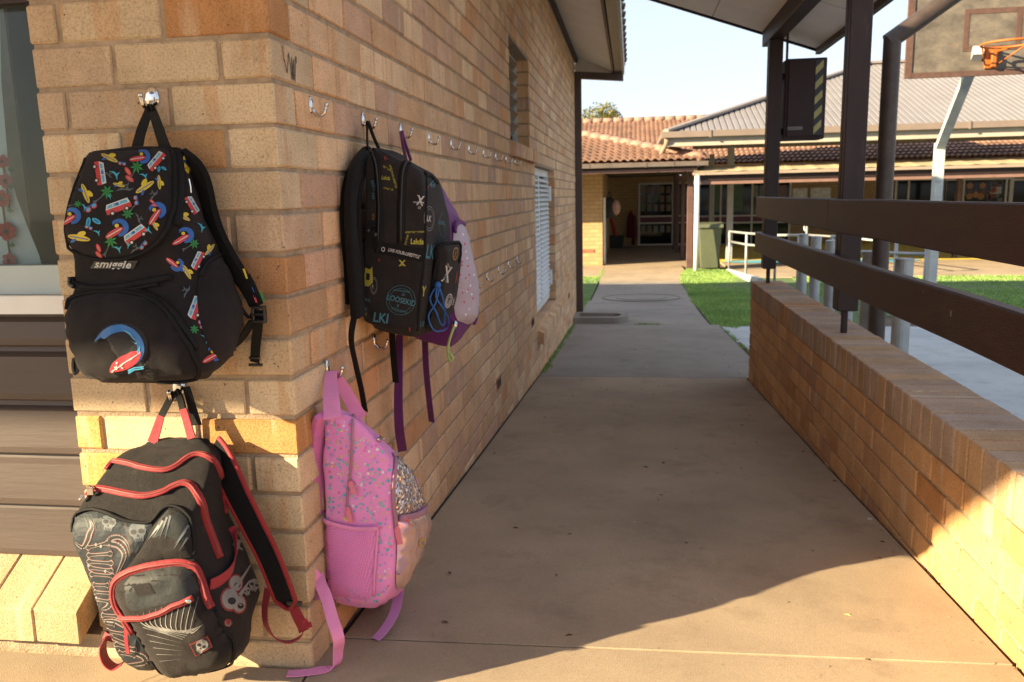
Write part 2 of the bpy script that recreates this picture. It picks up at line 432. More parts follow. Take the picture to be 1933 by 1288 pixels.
sl_.build('slats', M['white'], so_, recalc=True)
for z in (.21, .98):
    hg = MB(); hg.cbox(fx, fx + .02, y1 - .05, y1 - .01, z, z + .13, .004); hg.tube([(fx + .02, y1 - .008, z - .005), (fx + .02, y1 - .008, z + .135)], .009, 8)
    hg.build('hinge', M['white'], so_, recalc=True)
sb = MB(); yy = y0 + .004
while yy < 6.2:
    sb.col = pick(PALR); sb.rnd = random.random(); a = len(sb.v)
    sb.cbox(-.09, .05, yy, yy + .092, -.05, .045, .003, 0, .0006)
    sb.v[a:] = [(v[0], v[1], v[2] + (-.42 * (v[0] + .05))) for v in sb.v[a:]]
    yy += .1
sb.build('shutter_sill', [BRK], bld, recalc=True, colors=True)
vcl = simple('vent_clay', (.40, .20, .10), .9)
for (y, z) in ((2.55, .012), (4.12, .10), (7.6, -.13)):
    vt = MB(); vt.box(-.004, .003, y, y + .15, z, z + .07, 0)
    for i in range(6): vt.box(.0032, .0042, y + .012 + i * .023, y + .024 + i * .023, z + .012, z + .058, 1)
    vt.build('air_vent', [vcl, M['black_gap']], bld)

# ---- window left of the pier: screened pane, weatherboards, brick sill
yb = .06
fr = MB()
fr.box(-3, -.516, yb - .03, yb + .02, .795, .835, 0)
fr.build('window_bottom_rail', M['white'], bld)
f2 = MB(); f2.box(-3, -.518, yb, yb + .05, .836, .90, 0); f2.box(-.552, -.518, yb, yb + .04, .901, 2.3, 0); f2.box(-3, -.553, yb, yb + .04, 1.452, 1.60, 1)
wf = f2.build('window_frame', [simple('grey_frame', (.42, .50, .50), .5, 0, .06, 6), M['brown']], bld)
def screen_mat():
    m, t, b = node_mat('fly_screen'); out = t.nodes['Material Output']
    tr = N(t, 'ShaderNodeBsdfTransparent'); tr.inputs[0].default_value = (.85, .9, .9, 1)
    b.inputs['Base Color'].default_value = (.20, .25, .25, 1); b.inputs['Roughness'].default_value = .6
    c = coords(t, (1, 1, 1)); w = N(t, 'ShaderNodeTexWave', wave_type='BANDS', bands_direction='Z'); w.inputs['Scale'].default_value = 160; w.inputs['Distortion'].default_value = .6
    L(t, c, w.inputs[0]); rr = ramp(t, w.outputs['Fac'], [(.2, (.05, .05, .05)), (.8, (.20, .20, .20))])
    mx = N(t, 'ShaderNodeMixShader'); L(t, rr.outputs[0], mx.inputs[0]); L(t, tr.outputs[0], mx.inputs[1]); L(t, b.outputs[0], mx.inputs[2])
    L(t, mx.outputs[0], out.inputs['Surface']); return m
sc_ = MB(); sc_.quad((-3, yb + .012, .90), (-.552, yb + .012, .90), (-.552, yb + .012, 1.46), (-3, yb + .012, 1.46)); sc_.build('fly_screen', screen_mat(), wf)
sc_ = MB(); sc_.quad((-3, yb + .035, .90), (-.552, yb + .035, .90), (-.552, yb + .035, 1.46), (-3, yb + .035, 1.46)); sc_.build('pane', M['glass'], wf)
rm = MB(); rm.box(-3.2, -.2, 1.0, 1.02, .2, 2.5); rm.build('room_back_wall', simple('room_back', (.26, .29, .29), .9), bld)
# curtain with painted flowers
cu = MB(); pts = []
edge = [(1.47, -.668), (1.30, -.690), (1.12, -.700), (1.05, -.690), (.985, -.672), (.92, -.652), (.895, -.648)]
for z, xe in edge: pts.append((xe, z))
nx = 14
grid = [[(xe - j * .06, .118 + .008 * math.sin(j * 1.3 + z * 2), z) for j in range(nx)] for z, xe in edge]
vs = [p for r_ in grid for p in r_]; fs = [(i * nx + j, i * nx + j + 1, (i + 1) * nx + j + 1, (i + 1) * nx + j) for i in range(len(edge) - 1) for j in range(nx - 1)]
cu.add(vs, fs)
cm = simple('curtain_cloth', (.80, .84, .84), .85, 0, .08, 10)
cuo = cu.build('curtain', cm, bld, smooth=True)
fl = MB()
def petal_flower(cx, cz, r, mi=0):
    for k in range(6):
        a = k * math.pi / 3 + .3
        fl.add([(cx + r * .62 * math.cos(a) + r * .42 * math.cos(q * math.pi / 4), 0.108, cz + r * .62 * math.sin(a) + r * .36 * math.sin(q * math.pi / 4)) for q in range(8)], [tuple(range(8))], mi)
    fl.add([(cx + r * .3 * math.cos(q * math.pi / 4), 0.1065, cz + r * .3 * math.sin(q * math.pi / 4)) for q in range(8)], [tuple(range(8))], 3)
for k, (px, py, rr) in enumerate([(3, 375, 18), (10, 342, 16), (12, 437, 20), (17, 492, 16), (5, 305, 14)]):
    p = at_y(px, py, .108); petal_flower(p.x, p.z, rr / 880.0, k % 2)
    fl.box(p.x - .002, p.x + .003, .1085, .1095, p.z - .06, p.z, 3)
for (px, py) in ((19, 352), (18, 397), (22, 462), (20, 320)):
    p = at_y(px, py, .107); fl.add([(p.x - .008, .107, p.z), (p.x + .002, .107, p.z + .006), (p.x + .010, .107, p.z - .002), (p.x, .107, p.z - .007)], [(0, 1, 2, 3)], 2)
fl.build('flower_print', [simple('petal_red', (.55, .05, .05), .8), simple('petal_pink', (.62, .14, .15), .8), simple('leaf_green', (.06, .2, .10), .8), simple('stem_dark', (.09, .05, .05), .8)], cuo)
# weatherboards
wb = MB(); zs = [.795, .715, .588, .46, .334, .207]
for a, b in zip(zs, zs[1:]):
    wb.prism([(yb + .03, b + .001), (yb + .004, b + .001), (yb - .004, b + .006), (yb - .006, b + .02), (yb - .002, a - .022), (yb + .012, a - .012), (yb + .014, a - .001), (yb + .03, a - .001)], 'x', -4, -.5175)
wbm = simple('weatherboard_paint', (.066, .049, .044), .5, 0, .09, 20, .10, 60, dirt=((.11, .085, .075), 30, .70), stretch=(.12, 1, 1.3))
wb.build('weatherboard', wbm, bld, recalc=True)
sb = MB(); xx = -.522                                  # sloping sill bricks
i = 0
while xx > -2:
    sb.col = [(.44, .33, .195), (.46, .34, .20), (.42, .315, .205)][i % 3]; sb.rnd = random.random(); a = len(sb.v); i += 1
    sb.cbox(xx - .109, xx, -.058, .075, .07, .15, .003, 0, .0012)
    sb.v[a:] = [(v[0], v[1], v[2] + .60 * (v[1] - .0) + .02) for v in sb.v[a:]]
    xx -= .1125
a = len(sb.v); sb.box(-2, -.526, -.054, .07, .07, .146, 1); sb.v[a:] = [(v[0], v[1], v[2] + .60 * v[1] + .02) for v in sb.v[a:]]
sb.build('window_sill', [BRK, MOR], bld, recalc=True, colors=True)

# ---------------------------------------------------------------- low wall on the right
lw = MB(); X0, X1, TOP, YE = 1.545, 1.755, .40, 4.40
CAP = .112
zt = TOP - CAP - .008
k = 0
while zt > -.50:
    z0, z1 = zt - .076, zt
    off = 0 if k % 2 == 0 else .1135
    y = YE; first = True
    while y > -2.2:
        w = (.217 if off == 0 else .104) if first else .217; first = False
        if z1 > gz(y) - .1: brick(lw, X0, X0 + .1, y - w, y, z0, z1, PALW)
        y -= w + .010
    # far end return
    brick(lw, X0 + .111, X1, YE - .1, YE, z0, z1, PALR); y = YE - .11
    while y > -2.2: brick(lw, X1 - .1, X1, y - .217, y, z0, z1, PALR); y -= .227
    zt -= CH; k += 1
y = YE
cap_end = TOP
while y > -2.2:
    brick(lw, X0 - .001, X1 + .001, y - .076, y, TOP - CAP, TOP + random.uniform(-.001, .001), [((.43, .30, .21), 3), ((.40, .29, .22), 3), ((.46, .29, .16), 1.5), ((.42, .20, .08), .5)])
    y -= .086
lw.box(X0 + .006, X1 - .006, -2.2, YE - .006, -.8, TOP - CAP - .002, 1)
lw.box(X0 + .004, X1 - .004, -2.2, YE - .004, TOP - CAP - .001, TOP - .009, 1)
lwo = lw.build('brick_wall', [BRK, MOR], None, recalc=True, colors=True)
tag(lwo, 'low cream brick wall with brick-on-edge capping beside the concrete path', 'wall')

# ---------------------------------------------------------------- ground
def concrete(name, col, warm):
    m, t, b = node_mat(name); p = coords(t)
    n1 = noise_n(t, p, 1.3, 6, .62); r1 = ramp(t, n1, [(.28, tuple(x * .72 for x in col)), (.55, col), (.78, warm)])
    n2 = noise_n(t, p, 320, 3, .7); r2 = ramp(t, n2, [(.3, (.72, .72, .72)), (.6, (1.05, 1.05, 1.05)), (.85, (1.28, 1.27, 1.25))])
    c = mixc(t, 1.0, r1.outputs[0], r2.outputs[0], 'MULTIPLY')
    n3 = noise_n(t, p, 4.2, 7, .7); r3 = ramp(t, n3, [(.53, (0, 0, 0)), (.70, (.62, .62, .62))]); c = mixc(t, r3.outputs[0], c, tuple(x * .55 for x in col))
    n4 = noise_n(t, p, 26, 6, .75); r4 = ramp(t, n4, [(.63, (0, 0, 0)), (.68, (.45, .45, .45))]); c = mixc(t, r4.outputs[0], c, (.10, .07, .05))
    L(t, c, b.inputs['Base Color']); b.inputs['Roughness'].default_value = .85; b.inputs['Specular IOR Level'].default_value = .3
    bump(t, b, n2, .35, .004); return m
M['conc'] = concrete('path_concrete', (.40, .31, .215), (.45, .345, .235))
M['conc2'] = concrete('path_concrete_grey', (.29, .255, .215), (.33, .285, .235))
M['conc3'] = concrete('pavement_concrete', (.50, .53, .53), (.54, .56, .55))
def sheet(name, poly_fn, xs, ys, mat, dz, kind='structure'):
    mb = MB(); vs = [(x, y, gz(y) + dz) for y in ys for x in xs]; n = len(xs)
    mb.add(vs, [(j * n + i, j * n + i + 1, (j + 1) * n + i + 1, (j + 1) * n + i) for j in range(len(ys) - 1) for i in range(n - 1)])
    o = mb.build(name, mat); tag(o, kind=kind); return o
gm = simple('bare_earth', (.12, .085, .055), .95, 0, .35, 3, .5, 40)
ys_all = [-60, -20, -6, -3, 0, 2, 5, 9, 14, 20, 40, 80, 200, 400]
g = sheet('ground', None, [-200, -60, -20, -8, 0, 4, 8, 20, 60, 200], ys_all, gm, -.03); tag(g, 'bare earth ground sheet under the paths and lawns', 'ground')
def slab(x0a, x1a, y0, y1, mat, dz=0.0, skew=0.0, name='path', n=1):
    """concrete slab following the fall of the ground, with thickness; front edge skewed"""
    mb = MB(); ys = [y0] + [q for q in GY if y0 < q < y1] + [y1]
    def fx(v, y): return v(y) if callable(v) else v
    rows = []
    for y in ys:
        a, b = fx(x0a, y), fx(x1a, y); rows.append([(a, y, gz(y) + dz), (b, y + (skew if y in (y0,) else (skew if n == 2 and y == y1 else 0)), gz(y) + dz)])
    vs = [p for r_ in rows for p in r_]; nv = len(vs); vs += [(p[0], p[1], p[2] - .07) for p in vs]; m = len(rows)
    fs = [(2 * i, 2 * i + 1, 2 * i + 3, 2 * i + 2) for i in range(m - 1)]
    fs += [(2 * i + nv, 2 * i + 2 + nv, 2 * i + 3 + nv, 2 * i + 1 + nv) for i in range(m - 1)]
    fs += [(2 * i, 2 * i + 2, 2 * i + 2 + nv, 2 * i + nv) for i in range(m - 1)] + [(2 * i + 1, 2 * i + 1 + nv, 2 * i + 3 + nv, 2 * i + 3) for i in range(m - 1)]
    fs += [(0, nv, nv + 1, 1), (2 * m - 2, 2 * m - 1, 2 * m - 1 + nv, 2 * m - 2 + nv)]
    mb.add(vs, fs); o = mb.build(name, mat, recalc=True, mods=(('BEVEL', dict(width=.0018, segments=1)),)); tag(o, kind='structure'); return o
slab(-8, -.008, -6, -.012, M['conc'])
slab(-.002, 1.535, -6, .143, M['conc'], 0, .042, n=2); slab(.014, 1.535, .150, 4.44, M['conc'], 0, .042)
jf = MB(); jf.add([(.0, .138, -.0135), (1.535, .180, -.0165), (1.535, .197, -.0175), (.0, .155, -.0145)], [(0, 1, 2, 3)]); jo = jf.build('path_joint', M['black_gap']); tag(jo, kind='structure')
slab(.014, 1.72, 4.452, 8.18, M['conc2']); slab(.014, 1.62, 8.195, 11.3, M['conc2'])
slab(.075, 1.66, 11.305, 14.9, M['conc2']); slab(.06, 1.9, 14.91, 18.6, M['conc'])
slab(-9, .05, 16.2, 18.6, M['conc']); slab(-9, 2.1, 18.605, 28, M['conc'], 0)
slab(1.77, 14, -6, 2.6, M['conc3']); slab(1.77, 14, 2.61, 6.6, M['conc3']); slab(1.735, 14, 6.61, 8.0, M['conc3'], -.002)
slab(2.9, 40, 15.6, 40, M['conc'])
cover = MB()
for (r, z) in ((.62, .004), (.40, .008)):
    cover.add([(.86 + r * math.cos(a * math.pi / 24), 11.75 + r * 1.0 * math.sin(a * math.pi / 24), gz(11.75 + r * math.sin(a * math.pi / 24)) + z) for a in range(48)], [tuple(range(48))])
co = cover.build('manhole_cover', M['conc2']); tag(co, 'round concrete manhole cover set into the path before the porch', 'manhole cover')
rg = MB()
for r in (.62, .40): rg.tube([(.86 + r * math.cos(a * math.pi / 24), 11.75 + r * math.sin(a * math.pi / 24), gz(11.75 + r * math.sin(a * math.pi / 24)) + .006) for a in range(49)], .006, 5, caps=False, flat=.5)
rg.build('gap_ring', simple('mossy_gap', (.06, .07, .03), .95), co)
# drain gully at the downpipe
gu = MB(); cx, cy = .33, 8.55
for side in (1,):
    outer = [(-.33, -.16)] + [(.17 + .17 * math.cos(a), .16 * math.sin(a)) for a in [(-.5 + k / 12) * math.pi for k in range(13)]] + [(-.33, .16)]
    inner = [(-.27, -.09)] + [(.15 + .10 * math.cos(a), .09 * math.sin(a)) for a in [(-.5 + k / 12) * math.pi for k in range(13)]] + [(-.27, .09)]
    n = len(outer); zt = gz(cy) + .085
    vs = [(cx + p[0], cy + p[1] * 1.6, zt) for p in outer] + [(cx + p[0], cy + p[1] * 1.6, zt) for p in inner] + [(cx + p[0], cy + p[1] * 1.6, zt - .12) for p in outer] + [(cx + p[0], cy + p[1] * 1.6, zt - .05) for p in inner]
    fs = []
    for i in range(n):
        j = (i + 1) % n
        fs += [(i, j, n + j, n + i), (i, 2 * n + i, 2 * n + j, j), (n + i, n + j, 3 * n + j, 3 * n + i)]
    fs.append(tuple(3 * n + i for i in range(n))); gu.add(vs, fs)
go = gu.build('drain_gully', M['conc2'], recalc=True); tag(go, 'shallow concrete gully surround at the foot of the brown downpipe', 'drain')

# ---- grass
def grass_mat(name, c1, c2):
    m, t, b = node_mat(name); at = N(t, 'ShaderNodeAttribute', attribute_name='rnd')
    r = ramp(t, at.outputs['Fac'], [(0, c1), (.7, c2), (.93, (c2[0] * 1.5, c2[1] * 1.3, c2[2] * 1.2)), (1, (.32, .26, .12))])
    L(t, r.outputs[0], b.inputs['Base Color']); b.inputs['Roughness'].default_value = .6; b.inputs['Specular IOR Level'].default_value = .3
    b.inputs['Subsurface Weight'].default_value = 0; tl = N(t, 'ShaderNodeBsdfTranslucent'); L(t, r.outputs[0], tl.inputs[0])
    mx = N(t, 'ShaderNodeMixShader'); mx.inputs[0].default_value = .3; L(t, b.outputs[0], mx.inputs[1]); L(t, tl.outputs[0], mx.inputs[2])
    L(t, mx.outputs[0], t.nodes['Material Output'].inputs['Surface']); return m
M['grass'] = grass_mat('grass_blade', (.12, .22, .06), (.30, .46, .13))
def inside(p, poly):
    c = False; n = len(poly)
    for i in range(n):
        a, b = poly[i], poly[i - 1]
        if (a[1] > p[1]) != (b[1] > p[1]) and p[0] < (b[0] - a[0]) * (p[1] - a[1]) / (b[1] - a[1]) + a[0]: c = not c
    return c
def grass(name, poly, n, h, w, label=None):
    mb = MB(); xs = [p[0] for p in poly]; ys = [p[1] for p in poly]; rn = random.Random(len(poly) * 13 + n)
    # soil sheet beneath
    k = 0
    while k < n:
        x, y = rn.uniform(min(xs), max(xs)), rn.uniform(min(ys), max(ys))
        if not inside((x, y), poly): continue
        k += 1
        dens = noise.noise(Vector((x * 1.1, y * 1.1, 3))) + .6 * noise.noise(Vector((x * 4, y * 4, 8))); hh = h * rn.uniform(.45, 1.2) * (1 + .5 * dens)
        a = rn.uniform(0, 6.28); dx, dy = math.cos(a) * w, math.sin(a) * w; lx, ly = rn.gauss(0, .45) * hh, rn.gauss(0, .45) * hh; z = gz(y) - .012
        mb.rnd = min(1, max(0, rn.random() * .7 + .3 * (.6 - dens)))
        mb.add([(x - dx, y - dy, z), (x + dx, y + dy, z), (x + lx * .5 + dx * .7, y + ly * .5 + dy * .7, z + hh * .6), (x + lx, y + ly, z + hh)], [(0, 1, 2, 3)])
    o = mb.build(name, M['grass'], colors=True); tag(o, label, 'grass', None, 'stuff'); return o
grass('grass', [(1.66, 8.25), (1.86, 7.75), (2.15, 8.6), (2.45, 9.7), (3.3, 12.0), (2.86, 14.2), (2.98, 17.0), (1.98, 17.6), (1.78, 16.6), (1.64, 14.5), (1.72, 14.1), (1.60, 11.0), (1.66, 10.0)], 42000, .042, .006, 'green lawn strip between the path and the low wall end')
grass('grass', [(-3, 9.4), (.03, 9.4), (.06, 12.5), (.02, 16.1), (-3, 16.1)], 24000, .042, .006, 'green lawn patch beyond the brown downpipe left of the path')
grass('grass', [(4.6, 9.6), (15, 9.6), (15, 15.5), (3.9, 15.5), (3.6, 12)], 80000, .042, .009, 'wide green lawn behind the brown timber rails at right')
gs = MB()
for poly in ([(-3, 9.3), (.05, 9.3), (.05, 16.2), (-3, 16.2)], [(1.64, 8.0), (3.5, 8.0), (3.5, 15.59), (2.9, 17.0), (1.75, 17.0), (1.64, 14.5)], [(3.5, 9.3), (16, 9.3), (16, 15.59), (3.5, 15.59)]):
    gs.add([(x, y, gz(y) - .02) for x, y in poly], [tuple(range(len(poly)))])
gso = gs.build('lawn_soil', simple('lawn_soil', (.085, .14, .045), .95, 0, .4, 20)); tag(gso, kind='structure')
wp = MB(); rn = random.Random(5)                        # weeds in joints and along the foot of the wall
def tuft(x, y, h, n, spread):
    for _ in range(n):
        a = rn.uniform(0, 6.28); r = rn.uniform(0, spread); bx, by = x + r * math.cos(a), y + r * math.sin(a); hh = h * rn.uniform(.4, 1.1); z = gz(by) - .004
        lx, ly = rn.gauss(0, .5) * hh, rn.gauss(0, .5) * hh; wp.rnd = rn.random() * .8; w = .0035
        wp.add([(bx - w, by, z), (bx + w, by, z), (bx + lx, by + ly, z + hh)], [(0, 1, 2)])
for _ in range(70): tuft(.012 + rn.uniform(0, .02), rn.uniform(4.6, 8.2), .035, 9, .03)
for _ in range(26): tuft(rn.uniform(.68, 1.05), 8.188, .03, 8, .03)
for _ in range(24): t_ = rn.random(); tuft(1.725 + .02 * (1 - t_), 5.8 + 2.0 * t_, .035, 7, .03)
for _ in range(20): tuft(.055, rn.uniform(14.9, 17.4), .06, 10, .04)
for _ in range(26): tuft(rn.uniform(1.8, 2.8), rn.uniform(2.9, 5.5), .05, 8, .05)
wpo = wp.build('weeds', M['grass'], colors=True); tag(wpo, 'small green weeds growing in path joints and along the wall foot', 'weeds', None, 'stuff')
lf = MB(); rn = random.Random(11)                       # leaf litter and grit
for _ in range(150):
    x, y = rn.uniform(.05, 1.5), rn.uniform(-.3, 6.0)
    if rn.random() < .35: x = 1.53 - abs(rn.gauss(0, .03))
    a = rn.uniform(0, 6.28); l = rn.uniform(.004, .013); w = l * rn.uniform(.25, .6); z = gz(y) + .0015
    lf.add([(x + l * math.cos(a), y + l * math.sin(a), z + .001), (x - w * math.sin(a), y + w * math.cos(a), z + .004), (x - l * math.cos(a), y - l * math.sin(a), z), (x + w * math.sin(a), y - w * math.cos(a), z + .001)], [(0, 1, 2, 3)], rn.choice([0, 0, 1, 2]))
lfo = lf.build('leaf_litter', [simple('dry_leaf', (.10, .06, .03), .9), simple('pale_grit', (.5, .46, .4), .9), simple('straw', (.34, .24, .1), .9)]); tag(lfo, 'scattered dry leaf bits and pale grit on the concrete path', 'leaf litter', None, 'stuff')
gp = MB(); ys_ = [.0, .3, .8, 1.4, 2, 3, 4, 5, 6, 7, 8, 9]
for a, b in zip(ys_, ys_[1:]):
    gp.quad((.001, a, gz(a) - .006), (.016, a, gz(a) - .006), (.016, b, gz(b) - .006), (.001, b, gz(b) - .006)); 
    if b < 4.5: gp.quad((1.533, a, gz(a) - .006), (1.546, a, gz(a) - .006), (1.546, b, gz(b) - .006), (1.533, b, gz(b) - .006))
gpo = gp.build('path_joint', M['black_gap']); tag(gpo, kind='structure')

ck = MB(); rn = random.Random(21)
def crack(x, y, dx, dy, n, w):
    pts = []
    for i in range(n + 1):
        pts.append((x, y)); x += dx * rn.uniform(.5, 1.4) + rn.gauss(0, .012); y += dy * rn.uniform(.5, 1.4) + rn.gauss(0, .012)
    for i, ((a, b), (c, d)) in enumerate(zip(pts, pts[1:])):
        ww = w * (1 - i / n * .7); ck.add([(a - ww, b, gz(b) + .0012), (a + ww, b, gz(b) + .0012), (c + ww, d, gz(d) + .0012), (c - ww, d, gz(d) + .0012)], [(0, 1, 2, 3)])
crack(-.58, -.30, .03, .035, 8, .0010); crack(-.42, -.14, .03, .02, 5, .0008); crack(1.02, 6.1, .03, .05, 9, .0016)
cko = ck.build('path_crack', M['black_gap']); tag(cko, kind='structure')
# ================================================================ beyond the wall
def text_geo(s, size, bold=0.0, space=1.0, shear=0.0):
    cu_ = bpy.data.curves.new('lettering', 'FONT'); cu_.body = s; cu_.size = size; cu_.align_x = 'CENTER'; cu_.align_y = 'CENTER'
    cu_.offset = bold; cu_.space_character = space; cu_.shear = shear; cu_.resolution_u = 3
    o = bpy.data.objects.new('lettering', cu_); COL.objects.link(o)
    bpy.context.view_layer.update(); dg = bpy.context.evaluated_depsgraph_get()
    me = bpy.data.meshes.new_from_object(o.evaluated_get(dg))
    vs = [tuple(v.co) for v in me.vertices]; fs = [tuple(p.vertices) for p in me.polygons]
    bpy.data.objects.remove(o); bpy.data.meshes.remove(me); bpy.data.curves.remove(cu_)
    return vs, fs
# ---- covered walkway: two posts, beam, rails, sloping roof
cw = thing('covered_walkway', (1.64, 2.16, TOP), 'brown timber walkway shelter with two rails above the low brick wall', 'walkway shelter')
for y in (2.164, 4.24):
    P = MB(); P.cbox(1.592, 1.68, y - .045, y - .003, .502, 2.0, .003); P.cbox(1.592, 1.632, y + .003, y + .045, .502, 2.0, .003)
    P.cbox(1.640, 1.68, y + .0035, y + .045, .502, 2.0, .003); P.box(1.6, 1.672, y - .0025, y + .0025, .56, 1.99)
    po = P.build('post', M['brown'], cw, recalc=True)
    Q = MB(); Q.cbox(1.623, 1.647, y - .014, y + .014, .399, .501, .003); Q.cbox(1.60, 1.67, y - .04, y + .04, .500, .5015, .0003); Q.build('post_foot', M['brown'], po, recalc=True)
Q = MB(); Q.cbox(1.588, 1.684, -.4, 4.50, 2.001, 2.13, .004); Q.build('beam', M['brown'], cw, recalc=True)
def rail(y0, y1, z0, z1, name):
    Q = MB(); n = max(2, int((y1 - y0) / .12)); vs = []
    for i in range(n + 1):
        y = y0 + (y1 - y0) * i / n; w = .0018 * noise.noise(Vector((y * 2.2, z0 * 9, 1)))
        c = .005
        for (x, z) in ((1.547 + c, z0), (1.588 - c, z0), (1.588, z0 + c), (1.588, z1 - c), (1.588 - c, z1), (1.547 + c, z1), (1.547, z1 - c), (1.547, z0 + c)):
            vs.append((x + w, y, z + w))
    fs = [(i * 8 + k, i * 8 + (k + 1) % 8, (i + 1) * 8 + (k + 1) % 8, (i + 1) * 8 + k) for i in range(n) for k in range(8)]
    fs += [tuple(range(8)), tuple(n * 8 + k for k in range(7, -1, -1))]
    Q.add(vs, fs); return Q.build(name, M['rail'], cw, recalc=True)
def rail_mat():
    m, t, b = node_mat('rail_paint'); p = coords(t, (1, .25, 1)); n = noise_n(t, p, 30, 6, .65)
    r = ramp(t, n, [(.3, (.031, .0135, .0085)), (.7, (.047, .0215, .0145))])
    g = coords(t, (1, 1, 1)); v = N(t, 'ShaderNodeTexVoronoi'); v.inputs['Scale'].default_value = 9; L(t, g, v.inputs['Vector'])
    n2 = noise_n(t, coords(t, (1, 1, .35)), 55, 5, .7); mu = N(t, 'ShaderNodeMath', operation='ADD'); L(t, v.outputs['Distance'], mu.inputs[0]); L(t, n2, mu.inputs[1])
    rr = ramp(t, mu.outputs[0], [(.46, (1, 1, 1)), (.49, (0, 0, 0))]); c = mixc(t, rr.outputs[0], r.outputs[0], (.22, .16, .13))
    L(t, c, b.inputs['Base Color']); b.inputs['Roughness'].default_value = .5; b.inputs['Specular IOR Level'].default_value = .3
    w = N(t, 'ShaderNodeTexWave', bands_direction='Z'); w.inputs['Scale'].default_value = 70; w.inputs['Distortion'].default_value = 4; w.inputs['Detail Scale'].default_value = 3; L(t, p, w.inputs[0])
    bump(t, b, w.outputs['Fac'], .25, .003); return m
M['rail'] = rail_mat()
rail(-1.6, 2.163, .850, .988, 'rail'); rail(2.170, 4.275, .851, .989, 'rail'); rail(-1.6, 4.29, .616, .750, 'rail')
sl_ = -.348; zr = lambda x: 2.348 + (x - .89) * sl_
Q = MB()
ys = [2.3, 3.4, 4.52]
for a, b in zip(ys, ys[1:]):
    for c, d in ((.62, 1.25), (1.255, 1.95)):
        Q.add([(c, a + .003, zr(c)), (d, a + .003, zr(d)), (d, b - .003, zr(d)), (c, b - .003, zr(c))], [(0, 1, 2, 3)])
Q.build('ceiling_sheet', M['soffit'], cw)
Q = MB(); Q.add([(.60, 2.25, zr(.6) + .012), (1.97, 2.25, zr(1.97) + .012), (1.97, 4.54, zr(1.97) + .012), (.60, 4.54, zr(.6) + .012), (.60, 2.25, zr(.6) + .11), (1.97, 2.25, zr(1.97) + .09), (1.97, 4.54, zr(1.97) + .09), (.60, 4.54, zr(.6) + .11)],
      [(0, 1, 2, 3), (7, 6, 5, 4), (0, 4, 5, 1), (1, 5, 6, 2), (2, 6, 7, 3), (3, 7, 4, 0)])
Q.build('roof_sheet', M['brown_gloss'], cw)
Q = MB()
Q.add([(.60, 4.541, zr(.6) - .01), (1.985, 4.541, zr(1.985) - .01), (1.985, 4.565, zr(1.985) - .01), (.60, 4.565, zr(.6) - .01), (.60, 4.541, zr(.6) + .06), (1.985, 4.541, zr(1.985) + .06), (1.985, 4.565, zr(1.985) + .06), (.60, 4.565, zr(.6) + .06)],
      [(3, 2, 1, 0), (4, 5, 6, 7), (0, 1, 5, 4), (1, 2, 6, 5), (2, 3, 7, 6), (3, 0, 4, 7)])
Q.box(1.951, 1.985, 2.25, 4.54, zr(1.97) - .03, zr(1.97) + .07)
Q.build('fascia', M['brown'], cw)
Q = MB(); Q.cbox(1.60, 1.668, -.3, 4.47, 2.131, 2.18, .004); Q.build('packer', M['brown'], cw, recalc=True)
# ---- cabinet hung beside the far post
bx = thing('power_box', (1.85, 4.27, 1.37), 'brown metal power box with yellow and black hazard strip hung beside the post', 'power box')
yb_ = 4.21; a = at_y(1487, 113, yb_); b2 = at_y(1556, 262, yb_); xl, xr, zt_, zb = a.x, b2.x, a.z, b2.z
Q = MB(); Q.cbox(xl - .012, xr, yb_, yb_ + .19, zb, zt_ + .006, .006); bo = Q.build('box_body', simple('brown_metal', (.032, .016, .016), .75, 0, .2, 9), bx, recalc=True)
Q = MB(); Q.cbox(xl + .008, xr - .018, yb_ - .012, yb_ - .0008, zb + .02, zt_ - .005, .003); d_ = Q.build('door', simple('brown_metal_door', (.034, .017, .0175), .75, 0, .2, 9), bx, recalc=True)
Q = MB(); xs0, xs1 = xr - .075, xr - .026
Q.box(xs0, xs1, yb_ - .0145, yb_ - .0125, zb + .025, zt_ - .01, 0)
for i in range(6):
    z = zb + .03 + i * .094
    hi = min(z + .10, zt_ - .011); q = [(xs0 + .001, z), (xs1 - .001, z + .048), (xs1 - .001, min(z + .094, zt_ - .011)), (xs0 + .001, min(z + .046, zt_ - .011))]
    if z + .05 < zt_: Q.add([(x, yb_ - .0152, zz) for x, zz in q], [(0, 1, 2, 3)], 1)
Q.build('hazard_strip', [simple('hazard_black', (.02, .022, .03), .5), simple('hazard_yellow', (.36, .33, .13), .6)], bx)
Q = MB(); Q.box(xl + .012, xl + .105, yb_ - .0142, yb_ - .0125, zb + .062, zb + .082, 0)
for i in range(9): Q.box(xl + .016 + i * .0095, xl + .021 + i * .0095, yb_ - .0150, yb_ - .0144, zb + .066, zb + .078, 1)
Q.build('maker_plate', [simple('plate_grey', (.20, .19, .20), .4), simple('plate_dark', (.07, .06, .06), .5)], d_)
Q = MB(); Q.cbox(xl + .001, xl + .012, yb_ + .05, yb_ + .09, zt_ + .004, 2.2, .002); Q.build('hanger', M['brown'], bx, recalc=True)
Q = MB(); Q.cbox(1.682, xl - .013, yb_ + .05, yb_ + .09, zt_ - .12, zt_ - .08, .002); Q.build('bracket', M['brown'], bx, recalc=True); Q = MB(); Q.cbox(1.682, xl - .013, yb_ + .05, yb_ + .09, zb + .04, zb + .08, .002); Q.build('bracket', M['brown'], bx, recalc=True)

